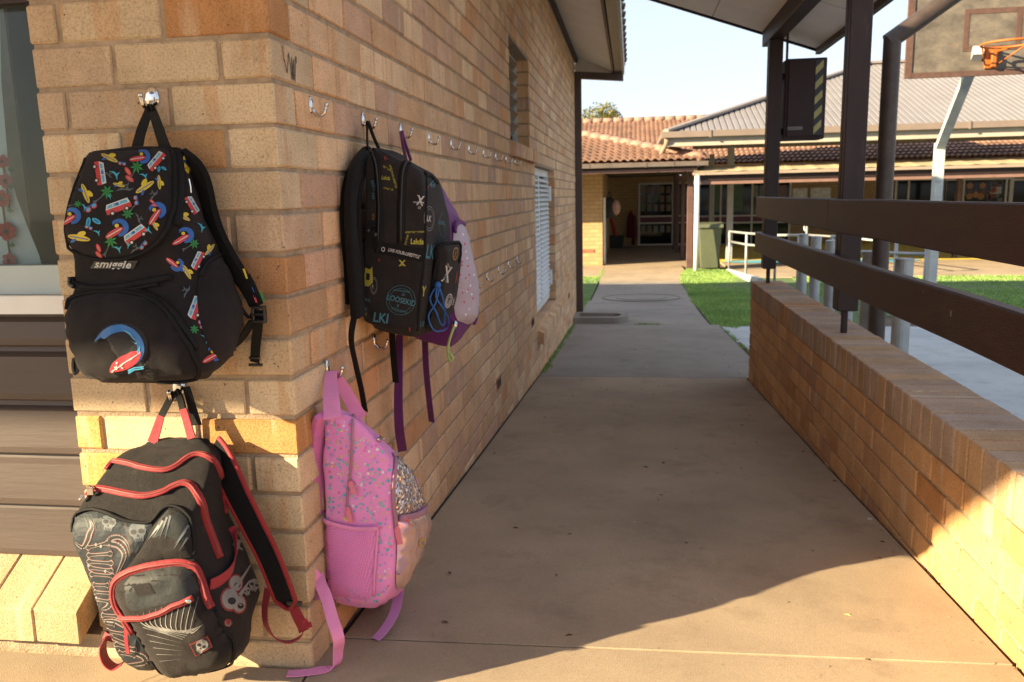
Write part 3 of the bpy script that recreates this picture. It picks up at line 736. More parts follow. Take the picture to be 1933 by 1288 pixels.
# ---- steel pipes and bollards
M['galv'] = simple('galvanised_steel', (.34, .36, .36), .48, .55, .2, 12, .05, 30, dirt=((.22, .20, .17), 6, .58))
def bollard(): 
    r_ = thing('bollard', (0, 0, 0), 'x', 'bollard', 'galvanised steel bollards beyond the low wall')
    Q = MB(); Q.tube([(0, 0, -.05), (0, 0, .985)], .046, 20); Q.build('pipe', M['galv'], r_, smooth=False, mods=(('EDGE_SPLIT', dict(split_angle=.6)),))
    Q = MB(); Q.tube([(0, 0, .986), (0, 0, .994), (0, 0, .999)], [.0475, .0475, .035], 20); Q.build('cap', M['galv'], r_); return r_
proto = bollard()
BL = [(2.149, 3.05, 'nearest galvanised bollard, right of the tall brown pipe'), (2.205, 3.9, 'galvanised bollard just left of the tall brown pipe'), (2.25, 4.6, 'galvanised bollard hidden mostly behind the near brown timber post'), (2.29, 5.3, 'third galvanised bollard from the far end of the row'), (2.33, 6.05, 'second galvanised bollard from the far end of the row'), (2.43, 7.1, 'farthest galvanised bollard of the row, beside the pipe handrail')]
for i, (x, y, lb) in enumerate(BL):
    if i == 0: o = proto
    else:
        o = proto.copy(); COL.objects.link(o)
        for ch in list(proto.children): c = ch.copy(); COL.objects.link(c); c.parent = o
    o['label'] = lb; o.location = (x, y, gz(y)); h_ = {0: .88, 1: .92, 2: .96, 3: 1.0, 4: 1.03, 5: 1.05}[i]; o.scale = (1, 1, h_)
Y = 3.75
p0 = at_y(1681, 520, Y); p1 = at_y(1685, 70, Y); p2 = at_y(1815, -22, Y)
Q = MB(); k0 = Vector((p1.x, Y, gz(Y))); d = (p2 - p1); cr = p1.copy()
M['brown_pipe'] = simple('weathered_brown_pipe', (.06, .042, .034), .45, .25, .25, 14, .08, 40, dirt=((.13, .075, .042), 9, .6))
pf = thing('pipe_frame', (p1.x, Y, gz(Y)), 'tall weathered brown steel pipe bending over at its top', 'pipe frame')
Q.tube([k0, Vector((p1.x, Y, p1.z - .0))], .05, 24, caps=True); Q.build('upright', M['brown_pipe'], pf, mods=(('EDGE_SPLIT', dict(split_angle=.6)),))
Q = MB(); s0 = p1 + Vector((0, 0, -.012)); e = p1 + d * 4; Q.tube([s0 - d.normalized() * .03, e], .05, 24); Q.build('top_rail', M['brown_pipe'], pf, mods=(('EDGE_SPLIT', dict(split_angle=.6)),))
Q = MB(); Q.tube([(e.x, Y, gz(Y)), (e.x, Y, e.z)], .05, 20); Q.build('upright', M['brown_pipe'], pf)

# ---- basketball goal
BY = 7.25
hoop = thing('basketball_hoop', (4.27, 8.75, gz(8.75)), 'weathered basketball hoop with rusty backboard and orange ring on a bent pole', 'basketball hoop')
def board_mat():
    m, t, b = node_mat('weathered_board'); p = coords(t, (1, 1, 1.6)); n = noise_n(t, p, 5, 8, .7); r = ramp(t, n, [(.3, (.055, .044, .036)), (.5, (.105, .09, .075)), (.62, (.15, .128, .10)), (.8, (.12, .10, .08))])
    n2 = noise_n(t, coords(t, (1, 1, 1)), 3.1, 6, .7); rr = ramp(t, n2, [(.60, (0, 0, 0)), (.70, (.8, .8, .8))]); c = mixc(t, rr.outputs[0], r.outputs[0], (.22, .085, .03))
    L(t, c, b.inputs['Base Color']); b.inputs['Roughness'].default_value = .8; return m
xL = at_y(1711, 100, BY).x; zB = at_y(1711, 148, BY).z; xR = 2 * 4.16 - xL; zT = zB + 1.05
Q = MB(); Q.box(xL, xR, BY, BY + .02, zB, zT); bo = Q.build('backboard', board_mat(), hoop)
bm_ = simple('board_band', (.085, .044, .032), .7, 0, .25, 20, dirt=((.32, .30, .27), 25, .66)); Q = MB()
Q.box(xL - .004, xL + .055, BY - .012, BY + .024, zB - .004, zT + .01); Q.box(xR - .055, xR + .004, BY - .012, BY + .024, zB - .004, zT + .01); Q.box(xL + .056, xR - .056, BY - .011, BY + .023, zB - .006, zB + .045); Q.box(xL + .056, xR - .056, BY - .011, BY + .023, zT - .05, zT + .01)
Q.build('edge_band', bm_, bo)
xi, xj, zi, zj = at_y(1819, 60, BY).x, at_y(1928, 60, BY).x, at_y(1819, 98, BY).z, at_y(1822, 18, BY).z
Q = MB(); t_ = .048
Q.box(xi, xi + t_, BY - .004, BY - .001, zi, zj); Q.box(xj - t_, xj, BY - .004, BY - .001, zi, zj); Q.box(xi + t_ + .001, xj - t_ - .001, BY - .004, BY - .001, zi, zi + t_); Q.box(xi + t_ + .001, xj - t_ - .001, BY - .004, BY - .001, zj - t_, zj)
Q.build('target_square', bm_, bo)
M['orange'] = simple('orange_enamel', (.36, .10, .012), .6, 0, .2, 30, dirt=((.16, .06, .02), 30, .60))
xc = (xi + xj) / 2; zc = at_y(1865, 84, BY - .38).z; Q = MB()
Q.tube([(xc + .225 * math.cos(a * math.pi / 20), BY - .38 + .225 * math.sin(a * math.pi / 20), zc) for a in range(41)], .011, 10, caps=False)
Q.tube([(xc - .06, BY - .02, zc - .01), (xc - .13, BY - .20, zc)], .010, 8); Q.tube([(xc + .06, BY - .02, zc - .01), (xc + .13, BY - .20, zc)], .010, 8)
Q.tube([(xc - .05, BY - .02, zc - .14), (xc - .19, BY - .28, zc - .005)], .007, 8); Q.tube([(xc + .05, BY - .02, zc - .14), (xc + .19, BY - .28, zc - .005)], .007, 8)
Q.build('ring', M['orange'], hoop, smooth=True)
Q = MB(); Q.cbox(xc - .06, xc + .06, BY - .03, BY - .005, zc - .17, zc + .01, .004); Q.cbox(xc - .012, xc + .03, BY - .07, BY - .031, zc - .16, zc - .01, .003); Q.build('bracket', M['orange'], hoop, recalc=True)
M['pole_white'] = simple('chalky_white_steel', (.46, .49, .46), .55, .1, .15, 9, dirt=((.30, .30, .28), 7, .6))
zk = at_y(1769, 270, 8.75).z; px_ = at_y(1766, 400, 8.75).x
Q = MB(); Q.cbox(px_ - .05, px_ + .05, 8.70, 8.80, gz(8.75) - .02, zk, .006); Q.build('pole', M['pole_white'], hoop, recalc=True)
en = at_y(1838, 118, BY + .1); s0 = Vector((px_, 8.75, zk - .05)); dr = (en - s0)
Q = MB(); Q.tube([s0, en + dr * .12], .066, 4, up=(1, 0, .9)); Q.build('arm', M['pole_white'], hoop)
Q = MB(); Q.cbox(en.x - .35, en.x + .35, BY + .021, BY + .07, zB + .1, zB + .17, .004); Q.cbox(en.x - .05, en.x + .05, BY + .021, BY + .09, zB + .0, zB + .75, .004); Q.build('board_frame', M['pole_white'], hoop, recalc=True)

# ---- distant buildings
def brick_tex(name, c1, c2, mort):
    m, t, b = node_mat(name); g = N(t, 'ShaderNodeNewGeometry'); sx = N(t, 'ShaderNodeSeparateXYZ'); L(t, g.outputs['Position'], sx.inputs[0])
    ad = N(t, 'ShaderNodeMath', operation='ADD'); L(t, sx.outputs[0], ad.inputs[0]); L(t, sx.outputs[1], ad.inputs[1])
    cb = N(t, 'ShaderNodeCombineXYZ'); L(t, ad.outputs[0], cb.inputs[0]); L(t, sx.outputs[2], cb.inputs[1])
    br = N(t, 'ShaderNodeTexBrick'); L(t, cb.outputs[0], br.inputs['Vector']); br.inputs['Scale'].default_value = 1.0
    br.inputs['Brick Width'].default_value = .24; br.inputs['Row Height'].default_value = .098; br.inputs['Mortar Size'].default_value = .009; br.inputs['Mortar Smooth'].default_value = .1
    br.inputs['Color1'].default_value = (*c1, 1); br.inputs['Color2'].default_value = (*c2, 1); br.inputs['Mortar'].default_value = (*mort, 1); br.inputs['Bias'].default_value = -.1
    n = noise_n(t, g.outputs['Position'], 40, 4, .6); r = ramp(t, n, [(.3, (.8, .8, .8)), (.7, (1.1, 1.1, 1.1))])
    L(t, mixc(t, 1.0, br.outputs['Color'], r.outputs[0], 'MULTIPLY'), b.inputs['Base Color']); b.inputs['Roughness'].default_value = .9
    bump(t, b, br.outputs['Fac'], -.5, .01); return m
M['fbrick'] = brick_tex('far_brick', (.46, .32, .15), (.42, .255, .12), (.27, .20, .12))
M['tile'] = simple('terracotta_tile', (.235, .135, .095), .75, 0, .30, 1.6, .15, 30, dirt=((.13, .075, .055), 2.4, .58))
M['glassdark'] = simple('dark_window', (.008, .011, .010), .05, 0, .3, .6, spec=.22)
M['cream'] = simple('cream_frame', (.68, .64, .56), .5, 0, .08, 5)
M['gut2'] = simple('grey_gutter', (.13, .105, .09), .4, .1, .15, 4)
M['pinkbeam'] = simple('faded_brown_beam', (.20, .115, .095), .5, 0, .12, 6)
M['maroon'] = simple('maroon_band', (.13, .015, .035), .45)
def tiles(P0, U, V, nu, nv, uof, tu=.17, tv=.33):
    """interlocking tile courses; uof(v) gives the u range of the course at v"""
    mb = MB(); P0 = Vector(P0); U = Vector(U).normalized(); V = Vector(V).normalized(); Nn = U.cross(V).normalized()
    if Nn.z < 0: Nn = -Nn
    S_ = 8
    for j in range(nv):
        ua, ub = uof(j * tv); i0 = int(math.floor(ua / tu * S_)); i1 = int(math.ceil(ub / tu * S_))
        if i1 <= i0 + 1: continue
        mb.rnd = 0; vs = []
        for i in range(i0, i1 + 1):
            ph = (i % S_) / S_; w = .022 * math.sin(ph * 2 * math.pi) + (.010 if ph < .12 else 0); jt = .004 * noise.noise(Vector((i // S_ * 1.7, j * 2.3, 0)))
            p = P0 + U * (i / S_ * tu)
            vs += [p + V * (j * tv - .03) + Nn * (w + .072 + jt), p + V * ((j + 1) * tv) + Nn * (w + .012 + jt), p + V * (j * tv - .03) + Nn * (w + .02)]
        n = i1 - i0 + 1; fs = []
        for i in range(n - 1): fs += [(3 * i, 3 * i + 3, 3 * i + 4, 3 * i + 1), (3 * i + 2, 3 * i + 5, 3 * i + 3, 3 * i)]
        mb.add(vs, fs)
    return mb
def ridge(pts, r, seg):
    mb = MB(); a, b = Vector(pts[0]), Vector(pts[1]); n = int((b - a).length / seg)
    for i in range(n):
        p, q = a.lerp(b, i / n), a.lerp(b, (i + 1.12) / n); mb.tube([p, q], [r, r * .86], 10, up=(0, 0, 1))
    return mb
# porch building
pb = thing('porch_building', (-2, 22, -.7), 'brick building with tiled hip roof and open porch at the path end', 'building')
EY, EZ, KX = 17.2, 1.70, 2.3; ta = .265
Q = MB(); Q.box(-8, .0, 18.8, 19.05, -.8, 1.56); Q.box(-.25, -.001, 19.051, 26.6, -.8, 1.56); Q.box(-.25, 2.4, 26.7, 26.95, -.8, 1.6); Q.build('wall', M['fbrick'], pb)
Q = MB(); Q.box(-.62 + .02, -.20, 18.785, 18.799, -.55 + .18, -.40 + .1); vo = Q.build('air_vent', simple('vent_red', (.35, .11, .06), .8), pb)
vc = math.sqrt(1 + ta * ta)
tiles((-8, EY, EZ + .05), (1, 0, 0), (0, 1, ta), 40, 14, lambda v: (0, 10.3 - v / vc)).build('roof', M['tile'], pb, smooth=False)
Q = MB(); Q.quad((-8, EY, EZ), (KX, EY, EZ), (-2.8, EY + 5.1, EZ + 5.1 * ta), (-8, EY + 5.1, EZ + 5.1 * ta)); Q.quad((KX, EY, EZ), (KX, 27.0, EZ), (-2.8, 27.0, EZ + 5.1 * ta), (-2.8, EY + 5.1, EZ + 5.1 * ta)); Q.quad((-8, 22.3, 3.05), (-2.8, 22.3, 3.05), (-2.8, 27, 3.05), (-8, 27, 3.05)); Q.build('roof_lining', M['tile'], pb)  # last flat piece is added out of view to keep sun out of the porch
ridge(((KX - .05, EY + .05, EZ + .07), (-2.8, EY + 5.1, EZ + 5.1 * ta + .12)), .13, .36).build('hip_tiles', simple('hip_tile', (.26, .15, .115), .75, 0, .15, 4), pb, smooth=True)
Q = MB(); Q.prism([(17.08, 1.605), (17.08, 1.70), (17.20, 1.70), (17.20, 1.64), (17.16, 1.605)], 'x', -8, 2.36); Q.box(2.28, 2.37, 17.201, 26.5, 1.615, 1.70)
for x in (-.25, 1.0, 1.6): Q.box(x, x + .03, 17.07, 17.0795, 1.60, 1.70)
Q.build('gutter', M['gut2'], pb, recalc=True)
Q = MB(); Q.box(-8, 2.12, 17.21, 17.26, 1.555, 1.62); Q.build('fascia', M['brown'], pb)
Q = MB(); Q.box(-8, 2.14, 17.23, 17.33, 1.49, 1.553); Q.build('beam', M['pinkbeam'], pb)
Q = MB(); Q.box(-8, 2.2, 17.34, 26.6, 1.58, 1.60); Q.build('ceiling', simple('porch_ceiling', (.22, .19, .16), .8), pb)
for (y, w) in ((17.75, .14), (20.4, .10), (23.0, .09), (24.7, .09)):
    Q = MB(); Q.cbox(2.03 - w / 2, 2.03 + w / 2, y - w / 2, y + w / 2, -.70, 1.575, .006); Q.build('porch_post', simple('post_brown', (.10, .055, .048), .5), pb, recalc=True)
fy = 26.69
def fpx(x, y, Y_=26.69): return at_y(x, y, Y_)
def frame_unit(parent, pxl, pxr, pyt, pyb, mulls, band=None, transom=None, Y_=26.69, art=None):
    a = fpx(pxl, pyt, Y_); b = fpx(pxr, pyb, Y_); z0, z1 = b.z, a.z; w = .06
    Q = MB(); Q.box(a.x, b.x, Y_ - .05, Y_ - .005, z1 - w, z1); Q.box(a.x, b.x, Y_ - .05, Y_ - .005, z0, z0 + w)
    for x in [a.x + w / 2, b.x - w / 2] + [fpx(m_, 400, Y_).x for m_ in mulls]: Q.box(x - w / 2, x + w / 2, Y_ - .052, Y_ - .006, z0 + w + .001, z1 - w - .001)
    if band: 
        for py in band: z = fpx(pxl, py, Y_).z; Q.box(a.x + w, b.x - w, Y_ - .048, Y_ - .008, z - .025, z + .025)
    u = Q.build('window', M['cream'], parent)
    Q = MB(); Q.quad((a.x, Y_ - .02, z0), (b.x, Y_ - .02, z0), (b.x, Y_ - .02, z1), (a.x, Y_ - .02, z1)); Q.build('pane', M['glassdark'], u)
    if band:
        zA, zB_ = fpx(pxl, band[0], Y_).z - .026, fpx(pxl, band[1], Y_).z + .026
        Q = MB(); Q.box(a.x + w, b.x - w, Y_ - .03, Y_ - .0205, zB_, zA); Q.build('coloured_band', M['maroon'], u)
    return u, a, b
u1, a1, b1 = frame_unit(pb, 1205, 1300, 346, 463, [1270], (409, 422))
rn = random.Random(3)                        # children's paintings behind the door glass
ART = [simple('art_grey', (.20, .215, .20), .5), simple('art_ochre', (.20, .16, .09), .5), simple('art_green', (.10, .17, .09), .5), simple('art_pink', (.22, .13, .115), .5)]
for (x0_, y0_, cols, rows) in ((1210, 352, 5, 3), (1210, 426, 5, 1)):
    for i in range(cols):
        for j in range(rows):
            p = fpx(x0_ + i * 12, y0_ + j * 17, 26.66); q = fpx(x0_ + i * 12 + 8, y0_ + j * 17 + 13, 26.66)
            Q = MB(); Q.box(p.x, q.x, 26.664, 26.668, q.z, p.z); Q.build('painting', rn.choice(ART), u1)
# long building
lb = thing('long_building', (8, 29, -.7), 'long brick classroom building with tiled roof and banded windows behind the shelter', 'building')
Q = MB(); Q.box(2.401, 26, 26.7, 26.95, -.8, 1.7); Q.build('wall', M['fbrick'], lb)
u2, a2, b2_ = frame_unit(lb, 1312, 1490, 340, 462, [1346, 1360, 1419, 1448], (409, 422))
u3, a3, b3 = frame_unit(lb, 1690, 1782, 338, 398, [1712])
u4, a4, b4 = frame_unit(lb, 1783, 1905, 338, 440, [1815, 1895])
u5, a5, b5 = frame_unit(lb, 1906, 2050, 338, 460, [])
Q = MB()
for (x0_, x1_, y0_, y1_, mi) in ((1420, 1431, 350, 372, 0), (1434, 1445, 350, 372, 0), (1452, 1470, 348, 400, 0), (1471, 1484, 350, 372, 3), (1385, 1402, 345, 400, 2), (1350, 1358, 345, 400, 2)):
    p, q = fpx(x0_, y0_, 26.665), fpx(x1_, y1_, 26.665); Q = MB(); Q.box(p.x, q.x, 26.662, 26.668, q.z, p.z); Q.build('painting', ART[mi], u2)
Q = MB(); rn = random.Random(8)
tv, tf = text_geo('DARLING', .30); p = fpx(1841, 366, 26.66); ti = simple('letter_orange', (.28, .11, .04), .6)
Q.add([(p.x + v[0], 26.655, p.z + v[1] - .25 * v[0] ** 2 * .5) for v in tv], tf, 0)
for (x_, y_) in ((1831, 351), (1855, 351), (1830, 371), (1852, 371), (1842, 368)):
    c_ = fpx(x_, y_, 26.65)
    for k in range(5):
        a_ = k * 2 * math.pi / 5 + .3; Q.add([(c_.x + .055 * math.cos(a_) + .05 * math.cos(e_ * math.pi / 4), 26.652 - .0004 * k, c_.z + .055 * math.sin(a_) + .05 * math.sin(e_ * math.pi / 4)) for e_ in range(8)], [tuple(range(8))], 1)
p, q = fpx(1870, 353, 26.65), fpx(1890, 366, 26.65); Q.box(p.x, q.x, 26.65, 26.655, q.z, p.z, 2)
for i in range(30):
    x_, y_ = rn.uniform(1862, 1891), rn.uniform(338, 385); c_ = fpx(x_, y_, 26.668); Q.box(c_.x - .04, c_.x + .04, 26.6655, 26.667, c_.z - .06, c_.z + .06, rn.choice([3, 4, 5]))
c_ = fpx(1876, 359, 26.64); Q.add([(c_.x + .09 * math.cos(e_ * math.pi / 6), 26.648, c_.z + .09 * math.sin(e_ * math.pi / 6)) for e_ in range(12)], [tuple(range(12))], 4)
Q.build('window_display', [ti, simple('paper_flower', (.40, .20, .08), .6), simple('paper_white', (.42, .41, .38), .6), simple('art_blue', (.12, .15, .17), .6), simple('art_red', (.22, .04, .04), .6), simple('art_pale', (.2, .2, .18), .6)], u4)
Q = MB()
for (x0_, x1_, y0_, y1_) in ((1497, 1523, 356, 394), (1530, 1567, 355, 394)):
    p, q = fpx(x0_, y0_, 26.64), fpx(x1_, y1_, 26.64); Q.box(p.x, q.x, 26.64, 26.66, q.z, p.z)
    Q.build('notice_board', simple('whiteboard', (.72, .70, .68), .5), lb); Q = MB()
by0, bz0 = 26.25, 1.93
rb = .335
tiles((-4, by0, bz0), (1, 0, 0), (0, 1, rb), 100, 18, lambda v: (0, 32)).build('roof', M['tile'], lb)
Q = MB(); Q.quad((-4, by0, bz0 - .02), (28, by0, bz0 - .02), (28, by0 + 5.65, bz0 + 5.65 * rb - .02), (-4, by0 + 5.65, bz0 + 5.65 * rb - .02)); Q.quad((28, by0 + 5.6, bz0 + 5.6 * rb), (28, 38, bz0), (-4, 38, bz0), (-4, by0 + 5.6, bz0 + 5.6 * rb)); Q.build('roof_lining', M['tile'], lb)
ridge(((-4, by0 + 5.65, bz0 + 5.65 * rb + .05), (28, by0 + 5.65, bz0 + 5.65 * rb + .05)), .12, .40).build('ridge_tiles', bpy.data.materials['hip_tile'], lb, smooth=True)
# flat verandah roof in front
vr = thing('verandah', (8, 18, -.7), 'low metal verandah roof on a white pipe post in front of the windows', 'verandah')
gz0, gz1 = 1.395, 1.455
Q = MB(); Q.prism([(16.94, gz0), (16.94, gz1), (17.04, gz1), (17.04, gz0 + .02)], 'x', 2.02, 24); Q.build('gutter', simple('taupe_gutter', (.30, .235, .185), .45, 0, .1, 3), vr, recalc=True)
Q = MB(); Q.box(2.06, 24, 17.06, 17.12, gz0 - .11, gz0 - .005); Q.build('fascia', M['brown'], vr)
Q = MB(); Q.box(2.06, 24, 17.10, 17.24, gz0 - .20, gz0 - .112); Q.build('beam', M['pinkbeam'], vr)
Q = MB(); ns = 170
vs = []
for i in range(ns + 1):
    x = 2.05 + i * .13; h_ = .028 if i % 4 == 0 else 0
    vs += [(x, 17.0, gz1 + .008 + h_ * .4), (x, 18.3, gz1 + .165 + h_ * .4)]
Q.add(vs, [(2 * i, 2 * i + 2, 2 * i + 3, 2 * i + 1) for i in range(ns)]); Q.build('roof_sheet', simple('cream_roof', (.50, .42, .27), .5, 0, .08, 4), vr)
Q = MB(); Q.quad((2.06, 17.25, gz0 - .02), (24, 17.25, gz0 - .02), (24, 18.28, gz0 + .18), (2.06, 18.28, gz0 + .18)); Q.build('ceiling', bpy.data.materials['porch_ceiling'], vr)
wx = at_y(1315, 420, 16.99).x
Q = MB(); Q.tube([(wx, 16.99, -.72), (wx, 16.99, gz0 - .001)], .055, 16); Q.build('post', M['white'], vr, smooth=True)
for x in (6.2, 8.6, 13.5):
    Q = MB(); Q.cbox(x - .05, x + .05, 20.0, 20.1, -.7, gz0 + .2, .004); Q.build('post', bpy.data.materials['post_brown'], vr, recalc=True)
# high corrugated shelter
hs = thing('play_shelter', (8, 22, -.7), 'tall steel play shelter with grey corrugated hip roof', 'shelter')
cx_, cy_, cz_, cp = 1.47, 17.2, 2.335, .36; cv = math.sqrt(1 + cp * cp); WID = 22.0; DEP = 9.0; h2 = 5.6
def corr(mb, P0, U, V, L_u, half, pitch=.135, cut=True):
    P0 = Vector(P0); U = Vector(U).normalized(); V = Vector(V).normalized(); Nn = U.cross(V).normalized(); Nn = Nn if Nn.z > 0 else -Nn
    prof_ = [(0, 0), (.66, 0), (.74, -.026), (.90, -.026), (.98, 0), (1, 0)]; n = int(L_u / pitch); vs = []
    for i in range(n):
        for u_, h_ in prof_[:-1]:
            u = (i + u_) * pitch; t = min(u, L_u - u if cut else 99, half); vs += [P0 + U * u + Nn * h_, P0 + U * u + V * (t * cv) + Nn * h_]
    k = len(vs) // 2; mb.add(vs, [(2 * i, 2 * i + 2, 2 * i + 3, 2 * i + 1) for i in range(k - 1)])
Q = MB(); corr(Q, (cx_, cy_, cz_), (1, 0, 0), (0, 1, cp), WID, h2)
corr(Q, (cx_, cy_, cz_), (0, 1, 0), (1, 0, cp), DEP, h2, cut=False)
rz_ = cz_ + h2 * cp; bz_ = rz_ - (DEP - h2) * cp
Q.quad((cx_ + h2, cy_ + h2, rz_), (cx_ + WID - h2, cy_ + h2, rz_), (cx_ + WID, cy_ + DEP, bz_), (cx_ + 2, cy_ + DEP, bz_))
Q.build('roof_sheet', simple('corrugated_steel', (.23, .213, .212), .5, .15, .08, 2), hs)
Q = MB(); Q.tube([(cx_ - .03, cy_ - .03, cz_ + .03), (cx_ + h2, cy_ + h2, cz_ + h2 * cp + .04)], .10, 6, flat=.5); Q.tube([(cx_ + h2, cy_ + h2, cz_ + h2 * cp + .04), (cx_ + WID - h2, cy_ + h2, cz_ + h2 * cp + .04)], .10, 6, flat=.5); Q.build('ridge_capping', simple('ridge_steel', (.25, .22, .20), .5, .1, .08, 3), hs)
Q = MB(); Q.prism([(cy_ - .12, cz_ - .12), (cy_ - .12, cz_ + .01), (cy_ + .0, cz_ + .01), (cy_, cz_ - .11)], 'x', cx_ - .1, cx_ + WID); Q.box(cx_ - .12, cx_ - .0, cy_ + .001, cy_ + DEP, cz_ - .12, cz_ + .01)
for i in range(12): Q.box(cx_ + .9 + i * 1.75, cx_ + .94 + i * 1.75, cy_ - .14, cy_ - .1205, cz_ - .14, cz_ + .02)
Q.build('gutter', simple('brown_taupe_gutter', (.20, .155, .13), .4, 0, .1, 3), hs, recalc=True)
Q = MB(); Q.box(cx_, cx_ + WID, cy_ + .02, cy_ + .07, cz_ - .30, cz_ - .0); Q.box(cx_ + .001, cx_ + .06, cy_ + .071, cy_ + DEP, cz_ - .30, cz_ - .0); Q.build('fascia', simple('cream_steel', (.38, .345, .29), .5, 0, .1, 3), hs)
Q = MB(); Q.quad((cx_ + .06, cy_ + .07, cz_ - .20), (cx_ + WID, cy_ + .07, cz_ - .20), (cx_ + WID, cy_ + 1.5, cz_ - .16), (cx_ + .06, cy_ + 1.5, cz_ - .16)); Q.box(cx_ + 1, cx_ + WID - 1, 23.4, 23.55, 2.27, 2.44)
Q.build('roof_beam', simple('shaded_beam', (.30, .265, .21), .6), hs)
for (x, y, w) in ((at_y(1380, 300, 19.8).x, 19.8, .15), (at_y(1344, 300, 24).x, 24.0, .13), (12, 19.8, .15), (20, 19.8, .15)):
    Q = MB(); Q.cbox(x - w / 2, x + w / 2, y - w / 2, y + w / 2, -.72, cz_ - .2, .006); Q.build('post', simple('grey_steel_post', (.34, .33, .31), .5, .2, .1, 4), hs, recalc=True)
Q = MB(); dx = cx_ + .02
Q.tube(bez([(dx - .02, cy_ - .02, cz_ - .12), (dx - .03, cy_ + .05, cz_ - .25), (dx - .12, cy_ + .5, cz_ - .48), (dx + .05, cy_ + 1.0, cz_ - .62)], 5), .055, 10); Q.build('downpipe', bpy.data.materials['taupe_gutter'], hs, smooth=True)

# ---- rubber play surface
Q = MB()
def blob(cx0, cy0, rx, ry, z): return [(cx0 + rx * math.cos(k * math.pi / 18) * (1 + .06 * math.sin(3 * k * math.pi / 18)), cy0 + ry * math.sin(k * math.pi / 18), z) for k in range(36)]
Q.add([(2.9, 19.35, -.694), (30, 19.35, -.694), (30, 26.4, -.694), (2.9, 26.4, -.694)], [(0, 1, 2, 3)], 0)
Q.add(blob(5.3, 19.35, 2.3, .62, -.690), [tuple(range(36))], 1); Q.add(blob(15.5, 20.0, 4.2, 1.2, -.690), [tuple(range(36))], 1)
Q.add(blob(13.5, 21.6, 4.5, 1.1, -.686), [tuple(range(36))], 2); Q.add(blob(22, 23, 4.5, 1.4, -.686), [tuple(range(36))], 2)
po = Q.build('playground_surface', [simple('rubber_mustard', (.70, .50, .06), .9), simple('rubber_blue', (.10, .36, .50), .9), simple('rubber_red', (.60, .11, .035), .9)]); tag(po, kind='structure')

# ---- pipe handrails
def handrail(label, posts, loops, endcap=True):
    r_ = thing('handrail', (posts[0][0], posts[0][1], gz(posts[0][1])), label, 'handrail', 'galvanised ramp handrails')
    for (x, y, h_) in posts:
        Q = MB(); Q.tube([(x, y, gz(y) - .03), (x, y, gz(y) + h_)], .024, 10); Q.build('post', M['galv_lt'], r_, smooth=True)
    for zf in (0, -.22):
        Q = MB(); pts = [(x, y, gz(y) + h_ + zf) for (x, y, h_) in posts]
        a, b = Vector(pts[0]), Vector(pts[-1]); d0 = (Vector(pts[0]) - Vector(pts[1])).normalized(); d1 = (Vector(pts[-1]) - Vector(pts[-2])).normalized()
        if zf == 0: pts = bez([a + Vector((0, 0, -.14)) + d0 * .05, a + d0 * .09 + Vector((0, 0, -.06)), a + d0 * .05, a], 4) + pts[1:-1] + bez([b, b + d1 * .05, b + d1 * .09 + Vector((0, 0, -.06)), b + d1 * .05 + Vector((0, 0, -.14))], 4)
        Q.tube(pts, .022, 10); Q.build('rail', M['galv_lt'], r_, smooth=True)
    return r_
M['galv_lt'] = simple('bright_galvanised', (.36, .38, .39), .45, .3, .12, 10)
handrail('galvanised double handrail beside the wheelie bin and grass edge', [(2.86, 17.2, .86), (2.93, 15.0, .92), (3.28, 13.8, .93), (3.45, 12.6, .95)], 2)
handrail('second galvanised handrail behind the bollards with curved end', [(4.7, 18.2, .93), (5.3, 17.0, .92), (5.7, 15.6, .9)], 2)
handrail('short galvanised handrail beside the basketball pole', [(3.9, 12.2, .93), (4.32, 10.4, .95), (4.45, 9.6, .97)], 2)
kb = MB(); kb.add([(2.80, 17.1, -.72), (2.88, 17.1, -.72), (3.05, 13.6, -.72), (2.96, 13.6, -.72), (2.80, 17.1, -.66), (2.88, 17.1, -.66), (3.05, 13.6, -.52), (2.96, 13.6, -.52)], [(0, 1, 5, 4), (1, 2, 6, 5), (2, 3, 7, 6), (3, 0, 4, 7), (4, 5, 6, 7)])
kbo = kb.build('ramp_kerb', M['conc3']); tag(kbo, kind='structure')

# ---- wheelie bin
wbn = thing('wheelie_bin', (2.45, 17.55, -.70), 'dark green wheelie bin standing beside the white pipe post', 'bin')
Q = MB(); bmG = simple('bin_green', (.085, .098, .058), .5, 0, .12, 6); vs = []
for (z, w, d0, d1) in ((-.66, .19, -.20, .20), (.02, .23, -.26, .26), (.22, .25, -.28, .30), (.24, .265, -.30, .31), (.27, .265, -.30, .31)):
    for (sx, yy_) in ((-1, d0), (1, d0), (1, d1), (-1, d1)): vs.append((2.45 + sx * w, 17.55 + yy_, z))
fs = [(3, 2, 1, 0)] + [(i * 4 + k, i * 4 + (k + 1) % 4, (i + 1) * 4 + (k + 1) % 4, (i + 1) * 4 + k) for i in range(4) for k in range(4)] + [(16, 17, 18, 19)]
Q.add(vs, fs); Q.build('body', bmG, wbn, recalc=True, mods=(('BEVEL', dict(width=.02, segments=2)),))
Q = MB(); vs = []
for (yy_, z) in ((-.33, .265), (-.31, .32), (.05, .36), (.33, .33), (.33, .28)):
    vs += [(2.45 - .275, 17.55 + yy_, z), (2.45 + .275, 17.55 + yy_, z)]
vs += [(v[0], v[1], v[2] - .02) for v in vs]
Q.add(vs, [(2 * i, 2 * i + 1, 2 * i + 3, 2 * i + 2) for i in range(4)] + [(2 * i + 10, 2 * i + 12, 2 * i + 13, 2 * i + 11) for i in range(4)] + [(0, 10, 11, 1), (8, 9, 19, 18)] + [(2 * i, 2 * i + 2, 2 * i + 12, 2 * i + 10) for i in range(4)] + [(2 * i + 1, 2 * i + 11, 2 * i + 13, 2 * i + 3) for i in range(4)])
